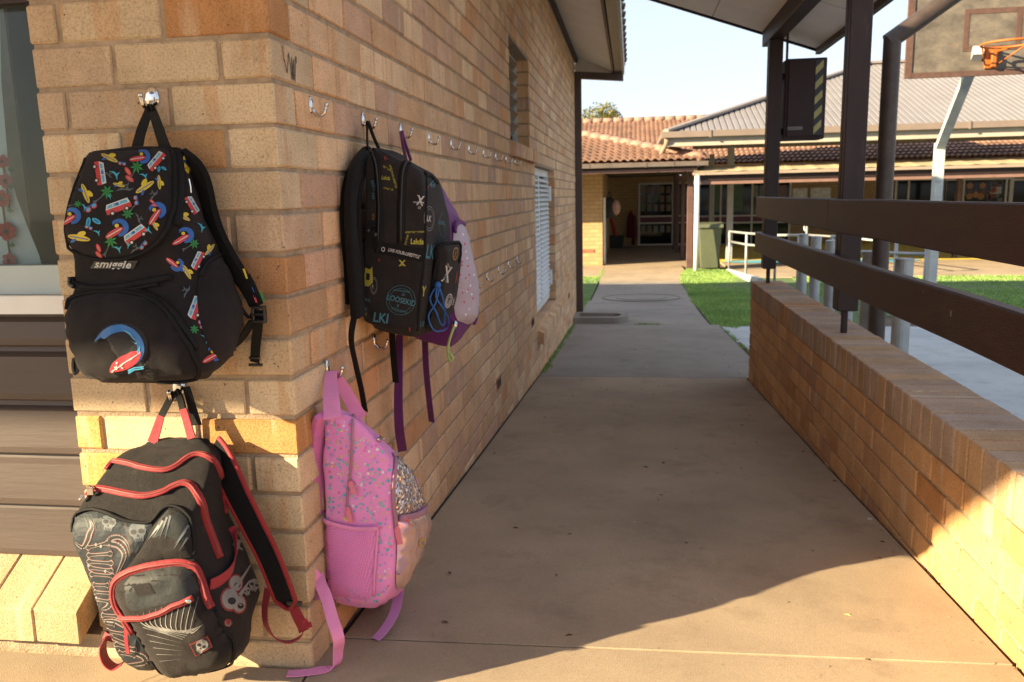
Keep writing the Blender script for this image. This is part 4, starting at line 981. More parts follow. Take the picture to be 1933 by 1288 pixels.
Q.build('lid', bmG, wbn, recalc=True)
Q = MB(); Q.tube([(2.45 - .26, 17.90, .27), (2.45 + .26, 17.90, .27)], .018, 8); Q.build('handle', bmG, wbn)
for sx in (-1, 1):
    Q = MB(); Q.tube([(2.45 + sx * .20, 17.74, -.60), (2.45 + sx * .26, 17.74, -.60)], .10, 18); Q.build('wheel', M['black_gap'], wbn)

# ---- things kept in the porch
def hang_bag(loc, s, mats, label, name, cat):
    r_ = thing(name, loc, label, cat); x, y, z = loc
    Q = MB(); vs = []; rings = [(.0, .05, .04), (-.06, .12, .08), (-.2, .16, .12), (-.38, .17, .13), (-.46, .12, .10)]
    for (dz, rx, ry) in rings:
        for k in range(14): a_ = k * math.pi / 7; vs.append((x + rx * s * math.cos(a_), y + ry * s * math.sin(a_), z + dz * s))
    Q.add(vs, [tuple(range(13, -1, -1)), tuple(4 * 14 + k for k in range(14))] + [(i * 14 + k, i * 14 + (k + 1) % 14, (i + 1) * 14 + (k + 1) % 14, (i + 1) * 14 + k) for i in range(4) for k in range(14)])
    Q.build('bag_body', mats[0], r_, smooth=True, recalc=True, mods=(('SUBSURF', dict(levels=1, render_levels=1)),))
    Q = MB(); Q.tube(bez([(x - .03 * s, y, z - .02), (x - .02 * s, y, z + .07 * s), (x + .01, y, z + .12 * s), (x + .03 * s, y, z - .02)], 4), .01 * s, 6); Q.build('handle', mats[0], r_)
    if len(mats) > 1:
        Q = MB(); Q.sphere((x + .14 * s, y - .03, z - .22 * s), .13 * s, 12, 8, sc=(.75, .9, 1.25)); Q.build('front_pocket', mats[1], r_, smooth=True)
    return r_
p = at_y(1150, 370, 19.6)
hang_bag((p.x, 19.6, p.z - .03), 1.2, (simple('porch_bag_black', (.02, .02, .022), .8), simple('porch_bag_pink', (.34, .22, .20), .8)), 'small black backpack with pale pink pocket hanging by the porch door', 'backpack', 'backpack')
p = at_y(1191, 398, 26.4)
jk = thing('jacket', (p.x, 26.45, p.z), 'red jacket hanging from a hook on the porch brick wall', 'jacket'); Q = MB(); vs = []
for (dz, w, d_) in ((0, .03, .04), (-.12, .09, .08), (-.45, .13, .09), (-.85, .15, .10), (-.9, .14, .09)):
    for k in range(14): a_ = k * math.pi / 7; vs.append((p.x + w * math.cos(a_) * (1 + .1 * math.sin(k * 2.3)), 26.5 + d_ * math.sin(a_), p.z + dz * 1.0))
Q.add(vs, [tuple(range(13, -1, -1)), tuple(4 * 14 + k for k in range(14))] + [(i * 14 + k, i * 14 + (k + 1) % 14, (i + 1) * 14 + (k + 1) % 14, (i + 1) * 14 + k) for i in range(4) for k in range(14)])
Q.build('body', simple('jacket_red', (.13, .012, .016), .85), jk, smooth=True, recalc=True)
Q = MB(); Q.tube(bez([(p.x + .09, 26.45, p.z - .15), (p.x + .14, 26.42, p.z - .7), (p.x + .08, 26.42, p.z - 1.15)], 4), [.07] * 8 + [.05], 10); Q.build('sleeve', bpy.data.materials['jacket_red'], jk, smooth=True)
p = at_y(1160, 452, 25.6)
tb = thing('tub', (p.x, 25.6, -.7), 'black storage tub on the porch floor holding a red handled shovel', 'tub'); Q = MB()
vs = [(p.x + sx * w, 25.6 + sy * w * .8, z) for (z, w) in ((-.695, .27), (-.30, .32)) for (sx, sy) in ((-1, -1), (1, -1), (1, 1), (-1, 1))]; vs += [(p.x + sx * .29, 25.6 + sy * .23, -.30) for (sx, sy) in ((-1, -1), (1, -1), (1, 1), (-1, 1))] + [(p.x + sx * .26, 25.6 + sy * .2, -.6) for (sx, sy) in ((-1, -1), (1, -1), (1, 1), (-1, 1))]
Q.add(vs, [(3, 2, 1, 0), (12, 13, 14, 15)] + [(i * 4 + k, i * 4 + (k + 1) % 4, i * 4 + 4 + (k + 1) % 4, i * 4 + 4 + k) for i in range(3) for k in range(4)]); Q.build('body', simple('tub_black', (.018, .018, .02), .5), tb, recalc=True)
Q = MB(); Q.tube([(p.x - .33, 25.6, -.312), (p.x + .33, 25.6, -.312)], .02, 8); Q.build('rim', bpy.data.materials['tub_black'], tb)
sv = thing('shovel', (p.x + .08, 25.6, -.3), 'red shaft shovel leaning out of the black tub in the porch', 'shovel'); Q = MB(); Q.tube([(p.x + .12, 25.55, -.55), (p.x - .12, 25.75, .24)], .06, 8); Q.build('shaft', simple('shovel_red', (.40, .03, .015), .5), sv)
Q = MB(); Q.tube([(p.x - .125, 25.755, .25), (p.x - .32, 25.95, .85)], .028, 8); Q.build('handle', simple('shovel_wood', (.10, .05, .03), .6), sv)
Q = MB(); q_ = at_y(1142, 372, 18.95); q2 = at_y(1142, 468, 18.95); Q.box(.012, .07, 19.1, 19.16, -.69, .95); Q.build('door_frame', M['white'], pb)

# ---- tree behind the roofs
DZ = .75
tr = thing('tree', (-1.2, 46, -.7), 'yellow green tree crown showing over the tiled roof ridge', 'tree'); Q = MB()
Q.tube([(-1.3, 46, -.8), (-1.2, 46, 1.5), (-1.25, 46, 4.0)], [.22, .16, .1], 10)
for dx, dz in ((-.8, 1.2), (.6, 1.0), (0, 1.5), (-.3, 1.3), (1.0, .7)): Q.tube([(-1.25, 46, 2.9), (-1.25 + dx * .6, 46 + dx * .3, 2.9 + dz * .6), (-1.25 + dx, 46 + dx * .4, 2.9 + dz)], [.07, .045, .02], 7)
Q.build('trunk', simple('bark', (.09, .07, .05), .9), tr, smooth=True)
Q = MB(); rn = random.Random(4); cl = [(-1.9, 46, 4.3, .75), (-1.25, 46.2, 4.55, .8), (-.65, 45.9, 4.75, .6), (-.35, 46.1, 4.3, .6), (-2.4, 46, 3.9, .7), (-1.2, 45.6, 3.8, 1.0), (0.2, 46, 3.7, .7)]
for (cx0, cy0, cz0, rr) in cl:
    for _ in range(520):
        v = Vector((rn.gauss(0, 1), rn.gauss(0, 1), rn.gauss(0, 1))).normalized() * rr * rn.uniform(.5, 1.08); c_ = Vector((cx0, cy0, cz0 + DZ)) + v
        a_ = Vector((rn.uniform(-1, 1), rn.uniform(-1, 1), rn.uniform(-1, 1))).normalized() * .075; b_ = Vector((rn.uniform(-1, 1), rn.uniform(-1, 1), rn.uniform(-1, 1))).normalized() * .045
        Q.rnd = rn.random() * .9; Q.add([c_ - a_, c_ + b_, c_ + a_, c_ - b_], [(0, 1, 2, 3)])
Q.build('crown', grass_mat('tree_leaf', (.09, .10, .015), (.22, .20, .04)), tr, colors=True)
# ================================================================ hooks
M['chrome'] = simple('chrome', (.62, .62, .63), .12, 1.0, .05, 20)
M['screw'] = simple('screw_dark', (.18, .18, .18), .4, .8, .05, 20)
HG_A = 'chrome coat hooks along the side wall'
def make_hook():
    r_ = thing('coat_hook', (0, 0, 0), None, 'coat hook', HG_A)
    Q = MB(); rows = []
    prof = [(0, 1.0), (.0016, 1.0), (.0036, .88), (.0050, .62), (.0056, .30)]
    vs = []
    for (x, s_) in prof:
        for k in range(20):
            a = k * math.pi / 10; w = .0085 * (1 - .22 * math.sin(a)) if math.sin(a) < 0 else .0085
            vs.append((x + .0006, w * s_ * math.cos(a), .019 * s_ * math.sin(a)))
    fs = [(i * 20 + k, i * 20 + (k + 1) % 20, (i + 1) * 20 + (k + 1) % 20, (i + 1) * 20 + k) for i in range(4) for k in range(20)] + [tuple(80 + k for k in range(20))]
    Q.add(vs, fs); b_ = Q.build('base_plate', M['chrome'], r_, smooth=True, recalc=True)
    Q = MB(); Q.sphere((.0056, .0015, .007), .003, 10, 6, sc=(.5, 1, 1)); Q.build('screw', M['screw'], b_, smooth=True)
    Q = MB(); pts = bez([(.004, 0, -.010), (.012, 0, -.020), (.022, 0, -.0235), (.031, 0, -.019), (.0355, 0, -.009), (.037, 0, -.004)], 4)
    Q.tube(pts, [.0042] * (len(pts) - 4) + [.0036, .0034, .0034, .0036], 10); Q.sphere((.0374, 0, -.001), .0052, 12, 8); Q.build('prong', M['chrome'], r_, smooth=True)
    return r_
hook0 = make_hook(); _used = [False]
def place_hook(loc, label, rz=0, sc=(1, 1, 1), group=HG_A, bw=1):
    if not _used[0]: o = hook0; _used[0] = True
    else:
        o = hook0.copy(); COL.objects.link(o)
        for ch in list(hook0.children):
            c = ch.copy(); COL.objects.link(c); c.parent = o
            for g_ in list(ch.children): d_ = g_.copy(); COL.objects.link(d_); d_.parent = c
    for ch in o.children:
        if ch.name.startswith('base_plate'): ch.scale = (1, bw, 1)
    o.location = loc; o.rotation_euler = (0, 0, rz); o.scale = sc; o['label'] = label; o['group'] = group
    return o
TOPL = ['chrome hook of the upper row nearest the wall corner, empty', 'upper row chrome hook holding the black printed backpack', 'upper row chrome hook holding the purple strap of the hidden backpack',
        'first empty chrome hook right of the purple strap, upper row', 'second empty chrome hook right of the purple strap, upper row', 'third empty chrome hook right of the purple strap, upper row', 'fourth empty chrome hook right of the purple strap, upper row',
        'third last chrome hook of the upper row, below the window sill', 'second last chrome hook of the upper row, below the window sill', 'last chrome hook of the upper row, farthest from the corner']
for i in range(10): place_hook((0, .1884 + .36 * i, 1.2365), TOPL[i])
LOWL = {0: 'chrome hook of the lower row holding the pink backpack', 1: 'empty chrome hook under the black printed backpack, lower row', 5: 'lower row chrome hook peeping out beside the purple backpack', 6: 'fourth last empty chrome hook of the lower row',
        7: 'third last empty chrome hook of the lower row', 8: 'second last empty chrome hook of the lower row', 9: 'last empty chrome hook of the lower row, nearest the white shutter'}
for i, lb_ in LOWL.items(): place_hook((0, .189 + .36 * i, .646), lb_)
HG_B = 'large chrome hooks on the front of the brick pier'
place_hook((-.258, 0, 1.242), 'large chrome hook holding the black surf print backpack on the pier', -math.pi / 2, (1.1, 1.05, 1.05), HG_B, 1.75)
place_hook((-.259, 0, .640), 'large chrome hook holding the black and red skull backpack on the pier', -math.pi / 2, (1.1, 1.05, 1.05), HG_B, 1.75)

# ================================================================ backpacks
def rounded_ring(P, rad, bulge, ns=7, na=5):
    """closed ring through four 3D corners with rounded corners and bulging sides"""
    n = 4; out = []; c = sum((Vector(p) for p in P), Vector()) / 4
    for i in range(n):
        a, b, d = Vector(P[i - 1]), Vector(P[i]), Vector(P[(i + 1) % n])
        l1 = (a - b).length; l2 = (d - b).length; r_ = rad[i]
        s = b + (a - b) * min(r_ / max(l1, 1e-6), .45); e = b + (d - b) * min(r_ / max(l2, 1e-6), .45)
        for k in range(na): t = k / (na - 1); out.append((s * (1 - t) ** 2 + b * 2 * t * (1 - t) + e * t * t))
        f = d + (b - d) * min(rad[(i + 1) % n] / max(l2, 1e-6), .45)
        side = (f - e); nn = Vector((side.y, -side.x, 0))
        if nn.length > 1e-6:
            nn.normalize()
            if nn.dot((e + f) / 2 - c) < 0: nn = -nn
        for k in range(1, ns): t = k / ns; out.append(e.lerp(f, t) + nn * (bulge[i] * 4 * t * (1 - t)))
    return out
class Bag:
    def __init__(s, rings, rad=(.03, .03, .02, .02), bulge=(.006, .004, 0, .004), up=4, wr=.0025, wscale=16, seed=0, cap=(.010, .012), dist=1.6, caps=(.55, .90)):
        R_ = [rounded_ring(r_, rad, bulge) for r_ in rings]; m = len(R_[0]); cols = [bez([r_[k] for r_ in R_], up) for k in range(m)]
        L_ = [[cols[k][j] for k in range(m)] for j in range(len(cols[0]))]
        def shr(ring, f, dz):
            c = sum(ring, Vector()) / len(ring); return [c + (p - c) * f + Vector((0, 0, dz)) for p in ring]
        top = [shr(L_[0], caps[0], cap[0] * 1.2), shr(L_[0], caps[1], cap[0] * .8)]; bot = [shr(L_[-1], .93, -cap[1] * .7), shr(L_[-1], .6, -cap[1])]
        L_ = top + L_ + bot; vs = [p for r_ in L_ for p in r_]
        fs = [(j * m + k, j * m + (k + 1) % m, (j + 1) * m + (k + 1) % m, (j + 1) * m + k) for j in range(len(L_) - 1) for k in range(m)]
        fs += [tuple(range(m - 1, -1, -1)), tuple((len(L_) - 1) * m + k for k in range(m))]
        bm = bmesh.new(); bv = [bm.verts.new(v) for v in vs]
        for f in fs: bm.faces.new([bv[i] for i in f])
        bmesh.ops.recalc_face_normals(bm, faces=bm.faces); bm.normal_update()
        for v in bm.verts:
            q = v.co * wscale + Vector((seed, seed * 2, 0)); d = noise.noise(Vector((q.x, q.y, q.z * .8))) * wr + noise.noise(q * 2.6) * wr * .45
            v.co += v.normal * d
        bm.normal_update(); bm.verts.ensure_lookup_table()
        s.v = [v.co.copy() for v in bm.verts]; s.f = [tuple(v.index for v in f.verts) for f in bm.faces]; bm.free()
        s.bvh = BVHTree.FromPolygons(s.v, s.f); s.dist = dist
    def hit(s, px, py):
        """surface point and normal under a photo position (off the outline: the nearest visible edge)"""
        if not hasattr(s, 'c2'):
            c = sum(s.v, Vector()) / len(s.v) - CC; z = c.dot(CF); s.c2 = (PW / 2 + FPX * c.dot(CR) / z, PH / 2 - FPX * c.dot(CU) / z)
        return s.clamp(px, py, *s.c2)
    def clamp(s, px, py, mx, my):
        """the surface point at a photo position, pulled inwards until it lies on the visible side"""
        L_ = math.hypot(mx - px, my - py) or 1
        for k in range(0, 26):
            x, y = px + (mx - px) / L_ * k * 1.2, py + (my - py) / L_ * k * 1.2; d = ray(x, y).normalized(); h = s.bvh.ray_cast(CC, d)
            if h[0] is not None and abs(h[1].dot(d)) > .16: return h[0], (h[1] if h[1].dot(d) < 0 else -h[1])
        h = s.bvh.find_nearest(CC + ray(px, py).normalized() * s.dist); return h[0], h[1]
    def base(s, mb, mi=0): mb.add(s.v, s.f, mi)
    def on(s, px, py, off): p, n = s.hit(px, py); return p + n * off
    def patch(s, mb, poly, off=.001, mi=0, step=8.0, puff=0.0, power=2.0, dmax=None, rough=0.0, smoothed=True):
        if smoothed: poly = [(p.x, p.y) for p in bez([Vector((a, b, 0)) for a, b in poly + [poly[0]]], 3)[:-1]]
        dense = []
        for i, (a, b) in enumerate(poly):
            c, d = poly[(i + 1) % len(poly)]; k = max(1, int(math.hypot(c - a, d - b) / step))
            for j in range(k): dense.append((a + (c - a) * j / k, b + (d - b) * j / k))
        xs = [p[0] for p in dense]; ys = [p[1] for p in dense]; pts = list(dense); y = min(ys) + step * .5; row = 0
        while y < max(ys):
            x = min(xs) + (step * .5 if row % 2 else 0)
            while x < max(xs):
                if inside((x, y), dense) and min((x - a) ** 2 + (y - b) ** 2 for a, b in dense) > (step * .45) ** 2: pts.append((x, y))
                x += step
            y += step * .87; row += 1
        nb = len(dense)
        try: r_ = delaunay_2d_cdt([Vector(p) for p in pts], [(i, (i + 1) % nb) for i in range(nb)], [], 1, 1e-5)
        except Exception: return
        vv = r_[0]; out = []
        if puff:
            ds = [math.sqrt(min((p.x - a) ** 2 + (p.y - b) ** 2 for a, b in dense)) for p in vv]; dm = dmax or max(ds)
        mx_ = sum(p.x for p in vv) / len(vv); my_ = sum(p.y for p in vv) / len(vv)
        for i, p in enumerate(vv):
            q, n = s.clamp(p.x, p.y, mx_, my_); o_ = off
            if puff: t = min(1, ds[i] / dm); o_ += puff * (1 - (1 - t) ** power)
            if rough: o_ += rough * noise.noise(Vector((p.x * .05, p.y * .05, 7))) * (min(1, ds[i] / 12) if puff else 1)
            out.append(q + n * o_)
        mb.add(out, [tuple(f) for f in r_[2]], mi); return out
    def tube(s, mb, path, r, mi=0, off=0.0, n=3, flat=.7, sides=8):
        pts = bez([Vector((a, b, 0)) for a, b in path], n); q = []; nn = []
        for p in pts: a, b = s.hit(p.x, p.y); q.append(a + b * off); nn.append(b)
        mb.tube(q, r, sides, mi, flat=flat, up=tuple(nn[0])); return q
    def flatpoly(s, mb, poly, off, mi):
        """small print: one face laid on the cloth"""
        if max(max(p[0] for p in poly) - min(p[0] for p in poly), max(p[1] for p in poly) - min(p[1] for p in poly)) > 13: s.patch(mb, list(poly), off, mi, 5.0, smoothed=False)
        else: mb.add([s.on(a, b, off) for a, b in poly], [tuple(range(len(poly)))], mi)
    def text(s, mb, txt, cx, cy, size, rot=0, mi=0, off=.0012, sx=1.0, bold=0.0, shear=0.0, space=1.0, arc=None):
        vs, fs = text_geo(txt, 1.0, bold, space, shear); ca, sa = math.cos(R(rot)), math.sin(R(rot)); out = []
        for (u, v, w) in vs:
            u *= size * sx; v *= size
            if arc: th = u / arc; u, v = (arc + v) * math.sin(th), (arc + v) * math.cos(th) - arc
            out.append(s.on(cx + u * ca + v * sa, cy + u * sa - v * ca, off))
        mb.add(out, fs, mi)
def skin(mb, dist):
    """the cloth built so far, as a surface for prints to lie on"""
    b = Bag.__new__(Bag); b.v = [Vector(v) for v in mb.v]; b.f = list(mb.f); b.bvh = BVHTree.FromPolygons(b.v, b.f); b.dist = dist; return b
def ribbon(mb, pts, width, thick=.0016, wdir=(1, 0, 0), mi=0, n=6, twist=None):
    pts = bez(pts, n) if n else [Vector(p) for p in pts]; k = len(pts); vs = []
    for i, p in enumerate(pts):
        t = (pts[min(i + 1, k - 1)] - pts[max(i - 1, 0)]).normalized()
        w = Vector(wdir)
        if twist: w = w.lerp(Vector(twist), i / (k - 1))
        w = (w - t * w.dot(t)).normalized(); nn = t.cross(w)
        wd = width[0] + (width[1] - width[0]) * i / (k - 1) if isinstance(width, tuple) else width
        for a, b in ((-1, -1), (1, -1), (1, 1), (-1, 1)): vs.append(p + w * (a * wd / 2) + nn * (b * thick / 2))
    fs = [(i * 4 + j, i * 4 + (j + 1) % 4, (i + 1) * 4 + (j + 1) % 4, (i + 1) * 4 + j) for i in range(k - 1) for j in range(4)] + [(3, 2, 1, 0), tuple((k - 1) * 4 + j for j in range(4))]
    mb.add(vs, fs, mi)
def rot2(pts, cx, cy, ang, sx, sy=None):
    sy = sy or sx; c, d = math.cos(R(ang)), math.sin(R(ang)); return [(cx + x * sx * c + y * sy * d, cy + x * sx * d - y * sy * c) for x, y in pts]
def ell(cx, cy, rx, ry, n=12): return [(cx + rx * math.cos(2 * math.pi * k / n), cy + ry * math.sin(2 * math.pi * k / n)) for k in range(n)]
def star(r0, r1, n=5): return [((r0 if k % 2 == 0 else r1) * math.sin(math.pi * k / n), (r0 if k % 2 == 0 else r1) * math.cos(math.pi * k / n)) for k in range(2 * n)]

def ink(name, col, rough=.6): return simple(name, col, rough, 0, .08, 40)
INK = [ink('ink_red', (.42, .035, .045)), ink('ink_pale', (.50, .50, .48)), ink('ink_sky', (.08, .32, .48)), ink('ink_blue', (.012, .09, .34)), ink('ink_black', (.01, .01, .012)),
       ink('ink_green', (.015, .20, .05)), ink('ink_grey', (.065, .08, .09)), ink('ink_yellow', (.52, .40, .03)), ink('ink_cyan', (.03, .33, .47)), ink('ink_rose', (.45, .14, .13))]
RED, PALE, SKY, BLUE, BLK, GRN, GRY, YEL, CYA, ROS = [i + 1 for i in range(10)]
M['bag1'] = fabric('black_polyester', (.0125, .0102, .0115), .85, .2, fade=(.019, .0155, .0155), bs=.3, sheen=.04, spec=.2)
M['bag1web'] = fabric('black_webbing', (.006, .006, .0065), .7, .2, bs=.3, weave=700, sheen=.03, spec=.2)
M['bagzip'] = simple('zip_tape', (.007, .007, .008), .75, 0, .2, 60, spec=.2)
M['plastic'] = simple('black_plastic', (.012, .012, .013), .3, 0, .1, 10)
M['logo'] = simple('logo_metal', (.42, .43, .40), .4, .2, .05, 30)

# ---------------------------------------------------------------- 1: black surf print backpack
def fr(L_, R_, B_, bw=.045, bl=.025):
    """ring of a bag on the pier face from its front-left, front-right and back-right corners (photo x, photo y, depth)"""
    a = at_y(L_[0], L_[1], -L_[2]); b = at_y(R_[0], R_[1], -R_[2]); c = at_y(B_[0], B_[1], -(B_[2] if len(B_) > 2 else bw)); d = Vector((a.x + bl, -.02, a.z)); return [a, b, c, d]
b1 = thing('backpack', (-.258, -.03, 1.21), 'black surf print backpack hanging from the upper chrome hook on the brick pier', 'backpack', 'school backpacks hanging on the wall hooks')
B1 = Bag([fr((160, 290, .060), (326, 280, .065), (357, 296)), fr((150, 315, .095), (324, 305, .10), (368, 320)), fr((140, 345, .125), (326, 345, .13), (378, 350)), fr((120, 410, .17), (325, 410, .168), (395, 411)), fr((115, 440, .182), (326, 440, .175), (408, 440)),
          fr((127, 490, .165), (333, 490, .165), (432, 490)), fr((127, 545, .17), (345, 545, .17), (453, 545)), fr((120, 592, .20), (354, 592, .198), (464, 590)), fr((126, 650, .21), (366, 650, .205), (458, 640)), fr((146, 698, .205), (374, 700, .20), (432, 684)), fr((168, 716, .185), (362, 715, .18), (408, 702))],
         rad=(.028, .022, .03, .02), bulge=(.008, .008, 0, .004), wr=.0042, wscale=20, seed=3, dist=1.5, caps=(.8, .97), cap=(.006, .012))
Q = MB(); B1.base(Q)
def motif(bag, mb, kind, cx, cy, rot=0, s=1.0, off=.0015):
    s *= 1.08
    f = lambda pts, mi, o=0.0, step=None: bag.flatpoly(mb, rot2(pts, cx, cy, rot, s), off + o, mi)
    if kind == 'van':
        f([(-21, -7), (20, -7), (21, -1), (20, 1), (-21, 1)], RED); f([(-21, 1), (20, 1), (18, 9), (-17, 9)], PALE); f([(-18, 2.5), (17, 2.5), (15.5, 7), (-15, 7)], SKY, .0003)
        for x in (-8, 3): f([(x, 2), (x + 1.4, 2), (x + 1.4, 7.6), (x, 7.6)], PALE, .0006)
        f([(-3, 2.6), (2, 2.6), (2, 6.8), (-3, 6.8)], BLUE, .0006)
        for x in (-12, 12): f(ell(x, -7, 4, 4), BLK, .0006); f(ell(x, -7, 2.2, 2.2), PALE, .0009)
    elif kind == 'palm':
        f([(-1, -1), (1, 1), (-8, -8), (-17, -16), (-20, -22), (-24, -15), (-17, -13)], GRY)
        for k in range(7):
            a = k * 51 + 10; c, d = math.cos(R(a)), math.sin(R(a)); f([(0, 0), (6 * c - 2 * d, 6 * d + 2 * c), (12 * c, 12 * d - 1), (6 * c + 2 * d, 6 * d - 2 * c)], GRN, .0003 + k * .00005)
    elif kind == 'flip':
        for x, y, a in ((-4, 6, -35), (3, -5, -15)): f(rot2(ell(0, 0, 9, 4), x, y, a, 1), RED if s > 0 else RED); f(rot2(ell(0, 0, 6.3, 2), x, y, a, 1), ROS, .0003)
    elif kind == 'flipb':
        for x, y, a in ((-7, 0, 80), (7, 2, -30)): f(rot2(ell(0, 0, 8.5, 4), x, y, a, 1), CYA); f(rot2(ell(0, 0, 5.5, 1.6), x, y, a, 1), BLUE, .0003)
    elif kind == 'fin': f([(-9, 6), (-3, 5), (3, 1), (6, -8), (8, -1), (7, 6), (3, 3), (-2, 4)][::-1] if False else [(-10, 5), (-2, 3), (3, -1), (7, -9), (6, 0), (9, 7), (4, 3), (-1, 6)], CYA)
    elif kind == 'shades':
        for x in (-6, 6): f(ell(x, 0, 5.5, 4.8), RED); f(ell(x, 0, 3.6, 3), SKY, .0003)
        f([(-11, 3), (11, 3), (12, 5), (-12, 5)], BLUE, .0002)
    elif kind == 'grey':
        f([(-16, -4), (-6, 2), (0, 0), (4, 5), (8, 0), (17, 1), (8, -4), (0, -2)], GRY); f([(-3, 9), (3, 7), (8, 12), (6, 5), (-1, 5)], GRY)
    elif kind == 'board':
        f(ell(0, 0, 18, 4.6, 16), YEL); f([(-15, .6), (15, .6), (15, -.8), (-15, -.8)], BLUE, .0003); f(rot2(ell(0, 0, 7, 4), 3, 7, 25, 1), YEL, .0002); f(rot2(ell(0, 0, 5, 2.4), -8, -6, 40, 1), BLUE, .0002)
    elif kind == 'wave':
        o = [(15 * math.cos(R(a)), 14 * math.sin(R(a))) for a in range(-95, 150, 18)]; i_ = [(9 * math.cos(R(a)) - 3, 8.5 * math.sin(R(a)) - 1) for a in range(150, -95, -18)]
        for k in range(len(o) - 1): f([o[k], o[k + 1], i_[-2 - k], i_[-1 - k]], BLUE)
        f(rot2(ell(0, 0, 16, 5, 14), -8, -8, 30, 1), RED, .0004); f(rot2([(-13, .7), (13, .7), (13, -.7), (-13, -.7)], -8, -8, 30, 1), PALE, .0007); f(ell(-4, 3, 3.4, 3), YEL, .0004)
SIDE = [('fin', 339, 341, 15), ('board', 351, 311, 80), ('van', 361, 388, 60, .8), ('board', 344, 409, 30, .8), ('wave', 349, 444, 0, 1.0), ('fin', 377, 430, 30), ('palm', 365, 460, 10, .8), ('board', 395, 472, -50, .7), ('van', 373, 492, -65, .8), ('wave', 334, 500, 70, .8), ('board', 352, 514, 60, .8), ('grey', 351, 552, -60, .8), ('van', 369, 581, -70, 1.0), ('palm', 366, 622, 20, .7), ('shades', 378, 613, 70, .7), ('fin', 385, 640, 20), ('wave', 404, 667, 0, 1.0), ('grey', 336, 368, -50, .8)]
for k in SIDE: motif(B1, Q, *k, off=.0016) if False else motif(B1, Q, k[0], k[1], k[2], k[3], k[4] if len(k) > 4 else .9, .0016)
Q.build('body', [M['bag1']] + INK, b1, smooth=True)
# printed lid
Q = MB(); lid = [(163, 290), (200, 289), (248, 288), (300, 284), (320, 282), (326, 300), (327, 360), (323, 412), (304, 452), (264, 480), (222, 489), (170, 484), (134, 466), (114, 440), (117, 410), (130, 375), (146, 335)]
B1.patch(Q, lid, .004, 0, 9, .006, 3, 30); LK = skin(Q, 1.45)
for k in [('van', 189, 328, 82, 1.0), ('wave', 270, 296, 20, .9), ('van', 296, 305, -50, .9), ('board', 207, 299, 25, .9), ('fin', 216, 331, 10, 1), ('flip', 244, 332, 20, 1), ('fin', 271, 334, 0, .8), ('palm', 203, 363, 0, 1.05), ('palm', 259, 316, -20, 1), ('board', 162, 366, 70, 1), ('grey', 236, 357, 0, 1), ('board', 274, 354, -32, 1.05),
          ('van', 224, 391, -20, 1.1), ('shades', 173, 393, -35, 1), ('shades', 257, 379, 80, .75), ('wave', 137, 408, 0, 1.05), ('flipb', 175, 420, 0, 1), ('palm', 242, 404, 170, .95), ('wave', 226, 430, 0, 1.1), ('wave', 297, 398, -25, 1.05), ('van', 256, 443, -35, 1.05), ('fin', 277, 437, -30, .9), ('board', 150, 449, 10, 1.1), ('palm', 210, 455, -25, 1), ('flip', 187, 475, 30, .9), ('fin', 221, 471, 0, .9), ('shades', 271, 463, -50, .8), ('grey', 256, 470, -30, .8), ('grey', 262, 412, 70, .7), ('grey', 290, 370, -50, .8), ('board', 301, 345, 85, .7), ('fin', 183, 440, 0, .7), ('grey', 205, 330, 40, .6), ('shades', 231, 310, 10, .6), ('fin', 158, 392, 30, .7), ('board', 292, 425, 60, .6), ('fin', 205, 372, 0, .6), ('flipb', 305, 320, 0, .6), ('palm', 148, 386, 30, .6), ('flip', 290, 385, 0, .6), ('shades', 168, 430, 20, .6), ('fin', 240, 462, 30, .7), ('board', 225, 350, 15, .6)]:
    motif(LK, Q, k[0], k[1], k[2], k[3], k[4], .0010)
lo = Q.build('lid', [M['bag1']] + INK, b1, smooth=True)
Q = MB(); B1.tube(Q, [(160, 292)] + lid[0:0] + [(146, 335), (130, 375), (117, 410), (114, 440), (134, 466), (170, 484), (222, 489), (264, 480), (304, 452), (323, 412), (327, 360), (326, 300), (322, 284)], .0038, 0, .008); Q.build('piping', M['bagzip'], lo, smooth=True)
Q = MB(); B1.tube(Q, [(161, 296), (143, 338), (125, 388), (117, 430)], .012, 0, .004, flat=.4); Q.build('zip', M['bagzip'], b1, smooth=True); Q = MB(); B1.tube(Q, [(332, 284), (337, 330), (335, 380), (331, 425)], .011, 0, .002, flat=.5); Q.build('zip', M['bagzip'], b1, smooth=True)
# label
Q = MB(); B1.patch(Q, [(181, 492), (262, 492), (254, 508), (173, 507)], .004, 0, 8, smoothed=False); B1.text(Q, 'smiggle', 216, 499, 21, 2, 1, .0062, 1.05, .022, .28, 1.05); Q.build('label', [M['plastic'], M['logo']], b1)
# shelf zip, front pocket
Q = MB(); B1.tube(Q, [(130, 526), (150, 540), (183, 545), (230, 542), (280, 532), (326, 522)], .0062, 0, .004, flat=.6); B1.tube(Q, [(132, 535), (155, 548), (190, 552), (240, 549), (300, 537)], .0035, 0, .004); zo = Q.build('zip', M['bagzip'], b1, smooth=True)
Q = MB(); B1.tube(Q, [(131, 527), (140, 538), (147, 543)], .0045, 0, .010); Q.build('zip_pull', M['plastic'], zo, smooth=True)
pk = [(119, 592), (134, 568), (170, 555), (222, 551), (270, 560), (310, 583), (340, 620), (364, 668), (372, 690), (366, 713), (300, 718), (175, 718), (150, 702), (130, 662), (120, 622)]
Q = MB(); B1.patch(Q, pk, .002, 0, 11, .020, 2.5, 60, .003); PK1 = skin(Q, 1.4); po = Q.build('front_pocket', M['bag1'], b1, smooth=True)
Q = MB(); B1.tube(Q, pk[:11], .0045, 0, .006); Q.build('zip', M['bagzip'], po, smooth=True)
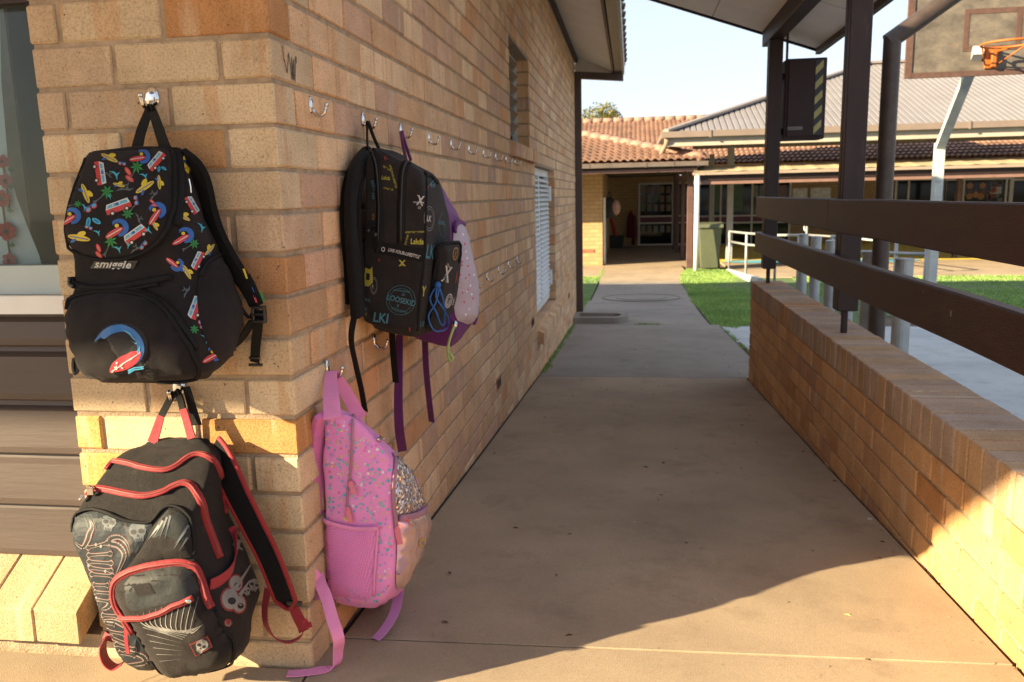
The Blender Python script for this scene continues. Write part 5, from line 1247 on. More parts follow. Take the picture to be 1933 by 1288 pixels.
Q = MB(); pts2 = [(118, 588), (128, 570), (165, 551), (222, 546), (272, 554), (315, 577), (348, 615), (370, 660)]; B1.tube(Q, pts2, .0055, 0, .004, flat=.5); Q.build('piping', M['bagzip'], po, smooth=True)
# rubber wave badge (the rider is left out)
def cpt(x, y): return (90 + x / 2.146, 150 + y / 2.146)
Q = MB(); OFF = .0008
bad = [cpt(*p) for p in [(188, 1065), (205, 1030), (235, 1000), (285, 983), (335, 988), (380, 1015), (404, 1060), (404, 1110), (390, 1140), (404, 1160), (398, 1172), (330, 1188), (262, 1192), (248, 1182), (262, 1150), (285, 1125), (262, 1100), (248, 1062), (228, 1052), (196, 1070)]]
PK1.patch(Q, bad, OFF, 0, 7, .003, 3, 6)
wav = [cpt(*p) for p in [(195, 1062), (218, 1030), (262, 1000), (320, 996), (368, 1024), (394, 1070), (392, 1115), (366, 1150), (352, 1142), (368, 1105), (362, 1062), (335, 1030), (300, 1022), (262, 1034), (236, 1050), (222, 1046)]]
PK1.patch(Q, wav, OFF + .0036, 2, 6)
for k in range(5): a = [cpt(300 + 14 * k, 1012 + 5 * k * k), cpt(330 + 12 * k, 1020 + 6 * k * k), cpt(345 + 9 * k, 1040 + 9 * k), cpt(318 + 12 * k, 1022 + 5 * k * k)]; PK1.flatpoly(Q, a, OFF + .0045, 3)
bd = [cpt(*p) for p in [(258, 1180), (268, 1150), (300, 1122), (345, 1104), (384, 1102), (378, 1128), (350, 1156), (305, 1176)]]; PK1.patch(Q, bd, OFF + .0045, 1, 6)
PK1.flatpoly(Q, [cpt(*p) for p in [(264, 1176), (380, 1104), (383, 1108), (268, 1180)]], OFF + .0054, 5)
for (x, y, s_) in ((285, 1163, 4.4), (287, 1145, 3.2), (308, 1162, 3.2)): PK1.flatpoly(Q, rot2(star(1, .45), *cpt(x, y), 10, s_), OFF + .0058, 4)
for k in range(2): PK1.flatpoly(Q, [cpt(*p) for p in [(330, 1172 + 8 * k), (356, 1160 + 8 * k), (396, 1158 + 7 * k), (396, 1162 + 7 * k), (358, 1165 + 8 * k), (334, 1178 + 8 * k)]], OFF + .0046, 3)
Q.build('badge', [ink('rubber_black', (.008, .008, .011), .8), ink('rubber_red_b', (.50, .035, .05), .4), ink('rubber_blue_b', (.012, .11, .34), .4), ink('rubber_sky_b', (.06, .30, .50), .4), ink('rubber_white_b', (.6, .58, .52), .4), ink('rubber_grey_b', (.35, .36, .38), .4)], po, smooth=False)
# side pocket
Q = MB(); sp = [cpt(*p) for p in [(692, 712), (640, 745), (612, 800), (604, 900), (630, 1040), (690, 1135), (735, 1140), (785, 1020), (798, 930), (775, 850), (745, 760)]]; B1.patch(Q, sp, .002, 0, 10, .012, 2.5, 35, .002); so2 = Q.build('side_pocket', M['bag1'], b1, smooth=True)
Q = MB(); B1.tube(Q, sp[0:3], .004, 0, .006); Q.build('piping', M['bagzip'], so2, smooth=True)
# handle, shoulder strap, tail
def wy(px, py, w): return at_y(px, py, -w)
Q = MB(); ribbon(Q, [wy(283, 203, .030), wy(276, 222, .034), wy(266, 250, .04), wy(256, 291, .055)], (.015, .024), .003, (1, 0, 0)); ribbon(Q, [wy(284, 203, .030), wy(290, 216, .036), wy(300, 245, .045), wy(315, 290, .06)], (.017, .027), .003, (1, -.3, 0)); ribbon(Q, [wy(282, 206, .028), wy(284, 202, .034), wy(288, 210, .036)], .016, .003, (.5, -.8, 0)); Q.build('handle', M['bag1web'], b1)
Q = MB()
ribbon(Q, [wy(345, 308, .045), wy(366, 324, .05), wy(380, 352, .048), wy(392, 400, .045), wy(410, 448, .045), wy(438, 498, .05), wy(470, 547, .055), wy(484, 577, .05)], (.066, .030), .014, (1, -.55, .2)); st = Q.build('shoulder_strap', fabric('strap_mesh', (.005, .005, .0055), .85, .2, 500, .5, sheen=.03, spec=.15), b1, smooth=False, mods=(('BEVEL', dict(width=.004, segments=2)),))
Q = MB(); ribbon(Q, [wy(371, 322, .06), wy(386, 352, .058), wy(399, 400, .053), wy(418, 452, .053), wy(447, 503, .055), wy(480, 550, .058)], .006, .006, (1, 0, 0)); Q.build('piping', M['bagzip'], st)
Q = MB(); ribbon(Q, [wy(466, 520, .064), wy(479, 545, .064), wy(487, 570, .062)], .016, .002, (1, -.2, 0), 0)
for (x, y, c) in ((462, 517, YEL), (477, 552, BLUE), (480, 562, RED), (494, 560, GRN)): q = wy(x, y, .067); Q.add([q + Vector((-.004, 0, .010)), q + Vector((.001, 0, .010)), q + Vector((.006, 0, -.010)), q + Vector((.002, 0, -.010))], [(0, 1, 2, 3)], c)
Q.build('strap_tape', [M['bag1web']] + INK, st)
Q = MB(); c_ = wy(489, 592, .06)
for (dx, dz, w, h_) in ((0, .012, .026, .006), (0, -.002, .026, .005), (0, -.016, .026, .007)): Q.cbox(c_.x - w / 2, c_.x + w / 2, c_.y - .006, c_.y + .006, c_.z + dz - h_ / 2, c_.z + dz + h_ / 2, .002)
for sx in (-1, 1): Q.cbox(c_.x + sx * .012 - .003, c_.x + sx * .012 + .003, c_.y - .005, c_.y + .005, c_.z - .02, c_.z + .016, .002)
Q.build('buckle', M['plastic'], st, recalc=True)
Q = MB(); ribbon(Q, [wy(488, 585, .058), wy(487, 615, .05), wy(483, 650, .03), wy(481, 684, .02)], .020, .002, (1, 0, 0)); Q.build('strap_tail', M['bag1web'], st)
Q = MB(); c_ = wy(482, 681, .022); Q.cbox(c_.x - .015, c_.x + .015, c_.y - .004, c_.y + .004, c_.z - .012, c_.z - .006, .0015); Q.cbox(c_.x - .013, c_.x + .011, c_.y - .004, c_.y + .004, c_.z + .003, c_.z + .009, .0015); Q.build('clip', M['plastic'], st, recalc=True)
Q = MB(); ribbon(Q, [wy(140, 676, .19), wy(139, 692, .19), wy(143, 706, .19), wy(147, 696, .185), wy(143, 680, .185)], .010, .004, (.2, -1, 0)); Q.build('side_loop', M['plastic'], b1)
Q = MB(); ribbon(Q, [wy(439, 560, .04), wy(470, 600, .04), wy(480, 590, .05)], .018, .003, (0, -1, .3)); ribbon(Q, [wy(420, 670, .03), wy(455, 640, .035), wy(478, 604, .05)], .020, .003, (0, -1, .5)); Q.build('lower_strap', M['bag1web'], b1)
# keyring fob on the side
Q = MB(); Q.tube([wy(357, 338, .15), wy(360, 352, .15), wy(361, 364, .15)], .0010, 6); Q.build('key_ring', M['chrome'], b1)
# ---------------------------------------------------------------- 2: black and red skull backpack
def c2(x, y): return (90 + x / 2.19, 700 + y / 2.19)        # detail-photo coordinates to photo pixels
def c8(x, y): return (110 + x / 3.681, 930 + y / 3.681)
M['bag2'] = fabric('worn_black_canvas', (.012, .0095, .0095), .72, .2, fade=(.032, .026, .024), bs=.4, sheen=.05, spec=.2)
M['red_zip'] = fabric('red_zip_tape', (.235, .010, .016), .55, .15, 900, .3, sheen=.1)
M['red_web'] = fabric('red_webbing', (.30, .022, .034), .6, .15, 800, .3, sheen=.1)
M['vinyl'] = simple('grey_vinyl_print', (.020, .023, .0245), .6, 0, .3, 30, .12, 120, spec=.25)
M['vinylb'] = simple('blue_grey_vinyl', (.020, .027, .033), .6, 0, .35, 16, .12, 120, spec=.25)
b2 = thing('backpack', (-.259, -.03, .61), 'worn black and red backpack with skull prints hanging low on the pier', 'backpack', 'school backpacks hanging on the wall hooks')
B2 = Bag([fr((262, 842, .05), (385, 836, .05), (395, 838), .02), fr((206, 866, .09), (404, 860, .09), (412, 860), .02), fr((163, 925, .15), (393, 920, .14), (424, 908), .02), fr((134, 972, .185), (366, 984, .185), (441, 965), .02), fr((137, 1025, .20), (368, 1040, .20), (463, 1020), .02),
          fr((158, 1085, .205), (384, 1095, .21), (484, 1070), .02), fr((181, 1147, .21), (410, 1150, .22), (496, 1118), .02), fr((200, 1198, .21), (432, 1200, .22), (482, 1165), .03), fr((217, 1240, .20), (446, 1236, .21), (472, 1204), .05), fr((246, 1260, .17), (428, 1252, .18), (460, 1228), .08)],
         rad=(.025, .025, .03, .02), bulge=(.010, .008, 0, .004), wr=.006, wscale=17, seed=9, dist=1.45)
Q = MB(); B2.base(Q)
I2 = [ink('print_pale', (.19, .185, .175)), ink('print_black', (.008, .008, .009)), ink('print_red', (.17, .02, .02)), ink('print_steel', (.085, .10, .11))]
def skull(bag, mb, cx, cy, rot, s, off, m0=1, m1=2):
    f = lambda pts, mi, o=0: bag.flatpoly(mb, rot2(pts, cx, cy, rot, s), off + o, mi)
    f([(-10, 4), (-9, 9), (-4, 13), (4, 13), (10, 9), (11, 3), (9, -2), (7, -4), (6, -10), (-4, -10), (-6, -4), (-9, -1)], m0)
    f(ell(-4.6, 2, 3.4, 3, 8), m1, .0004); f(ell(4.6, 2, 3.4, 3, 8), m1, .0004); f([(0, -1), (1.8, -4), (-1.4, -4)], m1, .0004)
    for x in (-3.2, -1, 1.2, 3.4): f([(x, -6), (x + .6, -6), (x + .6, -10), (x, -10)], m1, .0004)
for (x, y, r_, s_) in ((850, 890, 15, 1.0), (820, 915, -20, .7)): skull(B2, Q, *c2(x, y), r_, s_, .0016)
for (x, y, rx, ry) in ((752, 945, 34, 42), (775, 880, 26, 32), (788, 965, 26, 34)):
    for k_, mi in ((1.22, 3), (1.0, 1)): B2.flatpoly(Q, [c2(*p) for p in ell(x, y, rx * k_, ry * k_, 18)], .0014 + .0004 * (mi == 1), mi)
    B2.flatpoly(Q, [c2(*p) for p in ell(x + 6, y + 8, rx * .5, ry * .35, 12)], .0022, 2)
for (a_, b_) in (((770, 905), (838, 800)), ((790, 930), (832, 868)), ((764, 715), (802, 742)), ((790, 700), (780, 745))):
    d = Vector((b_[0] - a_[0], b_[1] - a_[1])).normalized(); n_ = Vector((-d.y, d.x)) * 8; B2.flatpoly(Q, [c2(a_[0] + n_.x, a_[1] + n_.y), c2(b_[0] + n_.x * .3, b_[1] + n_.y * .3), c2(b_[0] - n_.x * .3, b_[1] - n_.y * .3), c2(a_[0] - n_.x, a_[1] - n_.y)], .0024, 1)
B2.flatpoly(Q, [c2(*p) for p in [(724, 1040), (735, 1025), (755, 1030), (762, 1045), (750, 1060), (732, 1058)]], .0016, 3); B2.tube(Q, [c2(733, 1036), c2(734, 1050), c2(748, 1054), c2(753, 1042)], .0014, 1, .0018)
Q.build('body', [M['bag2']] + I2, b2, smooth=True)
# printed front panel in two vinyl pieces
Q = MB(); LP = [c2(*p) for p in [(88, 640), (115, 612), (170, 585), (230, 592), (300, 620), (370, 632), (428, 628), (430, 660), (400, 720), (350, 790), (300, 850), (282, 900), (300, 970), (340, 1050), (390, 1130), (440, 1235), (350, 1226), (290, 1200), (255, 1120), (225, 1030), (190, 950), (150, 850), (105, 720)]]
B2.patch(Q, LP, .0022, 0, 9, .004, 3, 25, .0012); LPK = skin(Q, 1.4)
o1 = .0006
skull(LPK, Q, *c2(252, 632), 12, 1.35, o1, 4, 2); skull(LPK, Q, *c2(372, 672), -8, 1.6, o1, 4, 2)
LPK.flatpoly(Q, [c2(*p) for p in [(312, 620), (324, 622), (350, 700), (362, 780), (352, 790), (335, 720)]], o1 - .0002, 2)
for k in range(4): LPK.flatpoly(Q, [c2(150 + k * 34, 596 + k * 6), c2(154 + k * 34, 597 + k * 6), c2(175 + k * 30, 660), c2(169 + k * 30, 660)], o1 - .0002, 2)
def swash(path, w, o):
    """flourish: red edge, pale line, black core"""
    for wd, mi, oo in ((w * 1.5, 3, 0), (w * 1.22, 1, .0003), (w * .62, 2, .0006)):
        pts = bez([Vector((*c8(*p), 0)) for p in path], 4); n = len(pts)
        for i in range(n - 1):
            t = pts[i + 1] - pts[i]; nn = Vector((-t.y, t.x, 0)).normalized()
            wa = wd * math.sin(math.pi * (.06 + .88 * i / (n - 1))); wb = wd * math.sin(math.pi * (.06 + .88 * (i + 1) / (n - 1)))
            a, b_, c_, d_ = pts[i] + nn * wa, pts[i + 1] + nn * wb, pts[i + 1] - nn * wb, pts[i] - nn * wa
            LPK.flatpoly(Q, [(v.x, v.y) for v in (a, b_, c_, d_)], o + oo, mi)
swash([(222, 190), (238, 240), (218, 285), (205, 330), (170, 380), (120, 345)], 4.4, o1)
swash([(500, 440), (480, 360), (430, 312), (370, 318), (360, 350), (420, 370), (460, 430), (430, 520), (395, 590)], 4.6, o1)
swash([(360, 600), (385, 700), (350, 790), (300, 810)], 4.6, o1); swash([(300, 890), (385, 890), (480, 930), (490, 890), (420, 860)], 3.8, o1)
swash([(440, 1190), (500, 1195), (600, 1180), (590, 1140), (510, 1110), (450, 1110)], 4.0, o1)
# blackletter strokes running down the panel
for (x, y, l, a) in ((200, 385, 155, -14), (205, 435, 170, -4), (205, 478, 175, 4), (215, 520, 165, 8), (225, 565, 165, 5), (245, 640, 105, 2), (250, 690, 130, 4), (258, 740, 110, 10), (305, 850, 110, 4), (325, 905, 70, 8), (340, 960, 130, 10), (365, 1005, 130, 22), (395, 1050, 150, 16), (420, 1110, 120, 10)):
    ca, sa = math.cos(R(a)), math.sin(R(a)); P_ = lambda u, v: c8(x + u * ca - v * sa, y + u * sa + v * ca)
    prf = [(-.04, .0), (.05, 1.35), (.17, .72), (.34, .62), (.5, .60), (.66, .62), (.83, .74), (.94, 1.35), (1.05, .0)]
    for g_, mi, oo in ((20, 3, 0), (16.5, 1, .0003), (11, 2, .0006)):
        for (u0, w0), (u1, w1) in zip(prf, prf[1:]):
            e0 = -1 if u0 < 0 else 0; ex = (g_ - 12) * .5
            LPK.flatpoly(Q, [P_(u0 * l + ex * (-1 if u0 < .5 else 1), -w0 * g_), P_(u1 * l + ex * (-1 if u1 < .5 else 1), -w1 * g_), P_(u1 * l + ex * (-1 if u1 < .5 else 1), w1 * g_), P_(u0 * l + ex * (-1 if u0 < .5 else 1), w0 * g_)], o1 + oo, mi)
for (x, y) in ((265, 360), (300, 372), (215, 505), (330, 545), (265, 795)): LPK.flatpoly(Q, [c8(x - 12, y), c8(x, y - 14), c8(x + 12, y), c8(x, y + 14)], o1 + .0009, 1)
Q.build('printed_panel', [M['vinylb']] + I2, b2, smooth=False)
# grey upper piece with rays, right of the print
Q = MB(); UP = [c2(*p) for p in [(505, 568), (545, 580), (582, 615), (592, 680), (600, 760), (570, 775), (480, 782), (380, 815), (310, 838), (350, 790), (400, 715), (440, 640)]]
B2.patch(Q, UP, .003, 1, 9, .006, 3, 30, .001); UPK = skin(Q, 1.4)
UPK.patch(Q, [c2(*p) for p in [(500, 575), (545, 588), (578, 620), (588, 690), (540, 700), (480, 680), (430, 690), (455, 630)]], 0.0006, 0, 9)
for (a, b_) in (((462, 640), (415, 700)), ((478, 620), (440, 690)), ((494, 606), (462, 696)), ((508, 600), (484, 700)), ((570, 660), (520, 740)), ((578, 690), (540, 750)), ((582, 640), (525, 720))):
    d = Vector((b_[0] - a[0], b_[1] - a[1])).normalized(); n_ = Vector((-d.y, d.x)) * 5; UPK.flatpoly(Q, [c2(a[0] + n_.x, a[1] + n_.y), c2(*b_), c2(a[0] - n_.x, a[1] - n_.y)], 0.0011, 2)
Q.build('upper_panel', [M['vinyl'], M['bag2']] + [I2[3]], b2, smooth=True)
# zips over the top gusset
def zip2(parent, path, r_, off, name='zip'):
    Q = MB(); B2.tube(Q, path, r_, 0, off, 3, .45); Q.build(name, M['red_zip'], parent, smooth=True)
    Q = MB(); B2.tube(Q, path, r_ * .33, 0, off + r_ * .38, 3, .8); Q.build('zip_teeth', bpy.data.materials['print_red'], parent, smooth=True)
zip2(b2, [c2(*p) for p in [(222, 384), (270, 374), (330, 384), (400, 402), (480, 412), (530, 396), (575, 362), (620, 346), (665, 358), (700, 395), (718, 450), (725, 520), (732, 590)]], .0072, .003)
zip2(b2, [c2(*p) for p in [(152, 512), (190, 490), (240, 492), (320, 508), (400, 518), (470, 504), (525, 476), (570, 464), (605, 486), (632, 540), (650, 620), (680, 700), (708, 775)]], .0082, .003)
Q = MB(); B2.tube(Q, [c2(150, 520), c2(140, 540)], .003, 0, .010); B2.tube(Q, [c2(172, 488), c2(190, 492), c2(200, 500)], .0032, 0, .011); p = B2.on(*c2(190, 504), .014); Q.cbox(p.x - .007, p.x + .007, p.y - .003, p.y + .001, p.z - .011, p.z + .004, .001); Q.build('zip_pull', M['chrome'], b2, smooth=False, recalc=True)
Q = MB(); B2.tube(Q, [c2(*p) for p in [(84, 660), (84, 625), (110, 600), (170, 575), (235, 584), (300, 612), (370, 626), (430, 624), (470, 580), (505, 560), (550, 572), (590, 610), (600, 690), (606, 760)]], .0036, 0, .004); Q.build('piping', M['bagzip'], b2, smooth=True)
# outer pocket
PKT = [c2(*p) for p in [(283, 905), (292, 860), (330, 828), (400, 808), (480, 790), (560, 784), (610, 800), (638, 850), (660, 930), (690, 985), (730, 1070), (765, 1150), (758, 1195), (700, 1222), (610, 1246), (520, 1256), (480, 1242), (440, 1190), (390, 1100), (340, 1020), (300, 960)]]
Q = MB(); PO = .026; B2.patch(Q, PKT, .003, 0, 10, PO, 2.5, 38, .003); PKK = skin(Q, 1.35)
o3 = .0011
PKK.patch(Q, [c2(*p) for p in [(318, 880), (360, 840), (440, 822), (540, 806), (590, 818), (612, 870), (624, 910), (560, 945), (480, 965), (400, 985), (345, 992), (322, 950)]], o3 - .0006, 1, 10)
PKK.flatpoly(Q, [c2(*p) for p in [(352, 888), (420, 876), (446, 922), (372, 928)]], o3 + .0002, 0)
for k in range(11):
    a = c2(372 + k * 25, 1005 + 0 - k * 7); m_ = c2(400 + k * 19, 1050 + k * 3); e = c2(560 + k * 8, 1090 - k * 4 + (k < 5) * (20 - 4 * k))
    pts = bez([Vector((*a, 0)), Vector((*m_, 0)), Vector((*e, 0))], 5)
    for i in range(len(pts) - 1):
        w0 = .85 * (1 - abs(2 * i / (len(pts) - 1) - 1)) + .25; t = (pts[i + 1] - pts[i]).normalized(); n_ = Vector((-t.y, t.x, 0)) * w0
        PKK.flatpoly(Q, [(v.x, v.y) for v in (pts[i] + n_, pts[i + 1] + n_, pts[i + 1] - n_, pts[i] - n_)], o3, 2)
for k in range(6):
    a, e = c2(395 + 14 * k, 1060 + 28 * k), c2(560, 1110 + 16 * k); PKK.flatpoly(Q, [(a[0], a[1] - .55), (e[0], e[1]), (a[0], a[1] + .55)], o3, 2)
pko = Q.build('front_pocket', [M['bag2'], M['vinyl'], I2[0]], b2, smooth=True)
Q = MB(); B2.tube(Q, PKT[9:21], .0036, 0, .008); Q.build('piping', M['bagzip'], pko, smooth=True)
zip2(pko, [c2(*p) for p in [(368, 1075), (330, 1020), (296, 960), (286, 905), (296, 862), (332, 832), (400, 810), (480, 793), (560, 787), (606, 803), (632, 852), (652, 930), (676, 978)]], .0085, .012)
zip2(pko, [c2(*p) for p in [(345, 998), (420, 992), (500, 972), (570, 950), (622, 925)]], .0062, PO + .0055)
Q = MB(); p = B2.on(*c2(608, 936), PO + .0125); Q.sphere(p, .006, 10, 6, sc=(1.2, .5, .8)); Q.build('zip_pull', M['chrome'], pko, smooth=True)
Q = MB(); ribbon(Q, [B2.on(*c2(342, 1050), .012), B2.on(*c2(350, 1095), .016), B2.on(*c2(358, 1148), .016)], .008, .002, (1, 0, 0)); Q.build('zip_tag', M['red_web'], pko)
Q = MB(); PKK.flatpoly(Q, [c2(*p) for p in [(586, 1130), (660, 1094), (682, 1140), (612, 1180)]], .0022, 2); PKK.flatpoly(Q, [c2(*p) for p in [(592, 1133), (657, 1100), (675, 1138), (615, 1174)]], .0026, 1); skull(PKK, Q, *c2(636, 1138), 24, 1.05, .0030, 0, 1); Q.build('badge', [I2[0], I2[1], I2[2]], pko)
# side webbing, handle, straps
Q = MB(); ribbon(Q, [B2.on(*c2(668, 890), .004), B2.on(*c2(710, 865), .006), B2.on(*c2(750, 825), .006), B2.on(*c2(768, 770), .004), B2.on(*c2(762, 690), .004), B2.on(*c2(748, 650), .003)], .024, .0025, (.2, .2, 1)); Q.build('side_webbing', M['red_web'], b2)
Q = MB(); ribbon(Q, [wy(330, 742, .032), wy(322, 752, .036), wy(310, 775, .04), wy(303, 788, .042)], .014, .004, (1, 0, 0)); ribbon(Q, [wy(336, 742, .034), wy(342, 758, .038), wy(346, 776, .04)], (.016, .018), .004, (1, -.3, 0)); ribbon(Q, [wy(330, 744, .03), wy(334, 739, .034), wy(338, 745, .036)], .016, .004, (.5, -.8, 0)); ho = Q.build('handle', M['bag1web'], b2)
Q = MB(); ribbon(Q, [wy(304, 785, .043), wy(297, 808, .046), wy(288, 836, .05)], (.015, .023), .003, (1, 0, 0)); Q.build('handle_cover', M['red_web'], ho); Q = MB(); ribbon(Q, [wy(346, 772, .042), wy(354, 800, .045), wy(362, 828, .05)], (.018, .021), .003, (1, -.2, 0)); Q.build('handle_cover', M['red_web'], ho)
Q = MB(); ribbon(Q, [wy(352, 730, .03), wy(362, 768, .028), wy(371, 803, .026)], (.016, .026), .002, (1, -.1, 0)); Q.build('strap_tail', M['bag1web'], b2)
SP = [wy(400, 850, .03), wy(424, 880, .055), wy(450, 935, .06), wy(478, 990, .06), wy(508, 1050, .055), wy(530, 1105, .05), wy(540, 1132, .045)]
Q = MB(); ribbon(Q, SP, (.066, .052), .012, (1, -.25, .45)); st = Q.build('shoulder_strap', fabric('strap_black_mesh', (.006, .006, .0075), .85, .2, 500, .5, sheen=.03, spec=.15), b2, mods=(('BEVEL', dict(width=.004, segments=2)),))
pts = bez(SP, 6); edge = [[], []]
for i, p in enumerate(pts):
    t = (pts[min(i + 1, len(pts) - 1)] - pts[max(i - 1, 0)]).normalized(); w = Vector((1, -.25, .45)); w = (w - t * w.dot(t)).normalized(); wd = (.066 + (.052 - .066) * i / (len(pts) - 1)) / 2
    edge[0].append(p + w * wd + Vector((0, -.004, 0))); edge[1].append(p - w * wd + Vector((0, -.004, 0)))
end = bez([edge[0][-1], pts[-1] + (pts[-1] - pts[-3]).normalized() * .022 + Vector((0, -.004, 0)), edge[1][-1]], 5)
Q = MB(); Q.tube(edge[0] + end[1:-1] + edge[1][::-1], .0052, 8); Q.build('red_binding', M['red_zip'], st, smooth=True)
Q = MB(); n_ = len(pts)
Q.add([pts[-1] + (edge[0][-1] - pts[-1]) * .9, pts[-1] + (pts[-1] - pts[-3]).normalized() * .02, pts[-1] + (edge[1][-1] - pts[-1]) * .9], [(0, 1, 2)]); Q.build('strap_tip', bpy.data.materials['strap_black_mesh'], st)
Q = MB(); ribbon(Q, [wy(552, 1140, .042), wy(560, 1160, .05), wy(570, 1180, .06), wy(574, 1192, .065)], .026, .002, (1, -.2, .2)); ribbon(Q, [wy(574, 1190, .066), wy(566, 1203, .07), wy(545, 1212, .075), wy(520, 1204, .07), wy(503, 1180, .055), wy(500, 1150, .04), wy(506, 1112, .03)], .020, .002, (.3, -1, .35), twist=(1, -.4, 0)); ribbon(Q, [wy(574, 1170, .06), wy(580, 1180, .058), wy(588, 1178, .056)], .012, .002, (.3, .2, 1)); Q.build('red_strap', M['red_web'], b2)
Q = MB(); p = wy(556, 1140, .05); Q.cbox(p.x - .017, p.x + .017, p.y - .004, p.y + .004, p.z - .004, p.z + .006, .0015); Q.build('buckle', M['plastic'], st, recalc=True)
Q = MB(); ribbon(Q, [wy(213, 1200, .13), wy(201, 1206, .15), wy(194, 1225, .16), wy(200, 1248, .165), wy(216, 1260, .165), wy(232, 1252, .16)], .026, .002, (.1, -1, .05)); Q.build('red_strap', M['red_web'], b2)

# ================================================================ bags on the side wall
def sr(n_, f_, y0, ff, y1, nb=None):
    """ring of a bag on the side wall: near-back, near-front (plane y0) and far-front (plane y1) corners"""
    a = at_y(n_[0], n_[1], y0); b = at_y(f_[0], f_[1], y0); c = at_y(ff[0], ff[1], y1); d = Vector((max(a.x, .012), y1, c.z)); a.x = max(a.x, .008); return [a, b, c, d]
# ---------------------------------------------------------------- 3: black printed backpack
def c3(x, y): return (560 + x / 2.4775, 160 + y / 2.4775)
M['bag3'] = fabric('black_print_canvas', (.017, .0145, .0145), .75, .18, fade=(.03, .026, .026), bs=.3, sheen=.05, spec=.2)
b3 = thing('backpack', (.02, .55, 1.2), 'black backpack printed with blue, white and yellow logos on the side wall', 'backpack', 'school backpacks hanging on the wall hooks')
B3 = Bag([sr((700, 283), (722, 285), .40, (770, 305), .66), sr((696, 292), (748, 300), .40, (800, 320), .68), sr((690, 315), (790, 322), .40, (830, 342), .70), sr((688, 360), (801, 366), .40, (843, 388), .70), sr((687, 400), (804, 406), .40, (850, 420), .70), sr((685, 460), (803, 466), .40, (855, 470), .70),
          sr((681, 520), (798, 530), .40, (855, 530), .70), sr((680, 575), (792, 590), .40, (848, 585), .70), sr((684, 604), (786, 622), .40, (838, 610), .70), sr((700, 614), (780, 632), .41, (820, 618), .69)],
         rad=(.012, .022, .022, .02), bulge=(.006, .008, 0, 0), wr=.0035, wscale=18, seed=21, dist=2.1)
I3 = [ink('logo_blue', (.05, .17, .22)), ink('logo_white', (.40, .38, .36)), ink('logo_yellow', (.34, .31, .035)), ink('logo_red', (.22, .03, .025)), ink('logo_orange', (.26, .11, .02))]
Q = MB(); B3.base(Q)
def ring_logo(x, y, r_, mi, sx=.82, txt=None, inner=True, off=.0015, rot=0, cc=c3):
    cx, cy = cc(x, y); q = r_ / 2.4775
    for k in ((1.0, .80) if inner else (1.0,)):
        pts = [rot2([(k * q * sx * math.cos(a * math.pi / 16), k * q * math.sin(a * math.pi / 16))], cx, cy, rot, 1)[0] for a in range(33)]
        for i in range(32):
            (ax, ay), (bx, by) = pts[i], pts[i + 1]; w = .62; B3.flatpoly(Q, [(ax, ay), (bx, by), (cx + (bx - cx) * (1 - w / q), cy + (by - cy) * (1 - w / q)), (cx + (ax - cx) * (1 - w / q), cy + (ay - cy) * (1 - w / q))], off, mi)
def T3(txt, x, y, size, rot=0, mi=1, sx=.85, bold=.01, **k): B3.text(Q, txt, *c3(x, y), size / 2.4775, rot, mi, .0017, sx, bold, **k)
ring_logo(488, 1008, 70, 1, .97); T3('LOOSEKID', 490, 1010, 36, 14, 1, .80, .012); T3('TOUGH IS AWESOME', 492, 965, 10, 8, 1, .8, arc=None); T3('LIVE YOUR LIFESTYLE', 480, 1055, 10, 18, 1, .8); T3('X', 474, 1035, 20, 10, 1); T3('LK', 500, 982, 16, 10, 1)
T3('LKI', 395, 1093, 62, 8, 1, .85, .02)
ring_logo(430, 440, 34, 3, .75, inner=False) if False else None
T3('Lskds', 418, 437, 26, 8, 3, .7, .02); T3('LIVE YOUR LIFESTYLE', 452, 430, 13, 75, 3, .9, .01); T3('KID * LIVE', 424, 392, 12, 30, 3, .8, .01); T3('STYLE * LK', 430, 488, 12, 10, 3, .8, .01)
T3('Lskds', 563, 735, 36, 2, 3, .75, .03); T3('LIFESTYLE * WHEN', 552, 690, 13, -2, 3, .8, .012); T3('LIVE YOUR', 515, 726, 13, -75, 3, .8, .012)
ring_logo(618, 627, 58, 2, .40); T3('LK', 616, 628, 38, 8, 2, .45, .03)
T3('X', 578, 545, 62, 10, 2, .6, .03); T3('WHATEVER', 570, 552, 12, 4, 2, .8, .01); T3('LK', 575, 575, 20, 25, 2, .6)
T3('K', 570, 522, 22, -40, 2, .4); T3('LK', 640, 460, 58, 40, 1, .4, .03); ring_logo(690, 655, 62, 1, .42, inner=False); T3('LOOSEKID', 688, 650, 25, 14, 1, .5, .012)
T3('LK', 622, 785, 92, 8, 1, .35, .02); T3('X', 494, 836, 40, 0, 3, 1.1, .02); T3('LK', 494, 843, 14, 0, 3); T3('K', 418, 345, 30, -20, 4, .9); T3('Y', 612, 485, 40, 10, 4, .4)
T3('KIDS', 358, 465, 20, 70, 1, .8); T3('TYLE', 358, 520, 18, 80, 1, .8); T3('O', 362, 492, 12, 0, 1); ring_logo(362, 940, 40, 2, .40); T3('K', 358, 945, 26, 10, 2, .5)
B3.flatpoly(Q, [c3(*p) for p in [(322, 855), (345, 865), (355, 850), (358, 925), (338, 945), (312, 940), (310, 905), (320, 890)]], .0015, 3); B3.flatpoly(Q, [c3(*p) for p in [(328, 880), (345, 885), (342, 915), (326, 912)]], .0019, 0)
T3('LIVER+L', 320, 1005, 20, 10, 1, .8); T3('LK', 322, 1050, 22, 10, 1, .8); T3('Y', 325, 1075, 22, 0, 3); T3('O', 482, 610, 40, 0, 5, .4); T3('O', 360, 620, 40, 0, 5, .35); T3('R', 388, 822, 22, 0, 4); T3('R', 530, 1145, 24, 0, 4, .8); T3('Y', 592, 968, 64, 6, 3, .4, .03); T3('LK', 585, 1120, 36, 10, 1, .5)
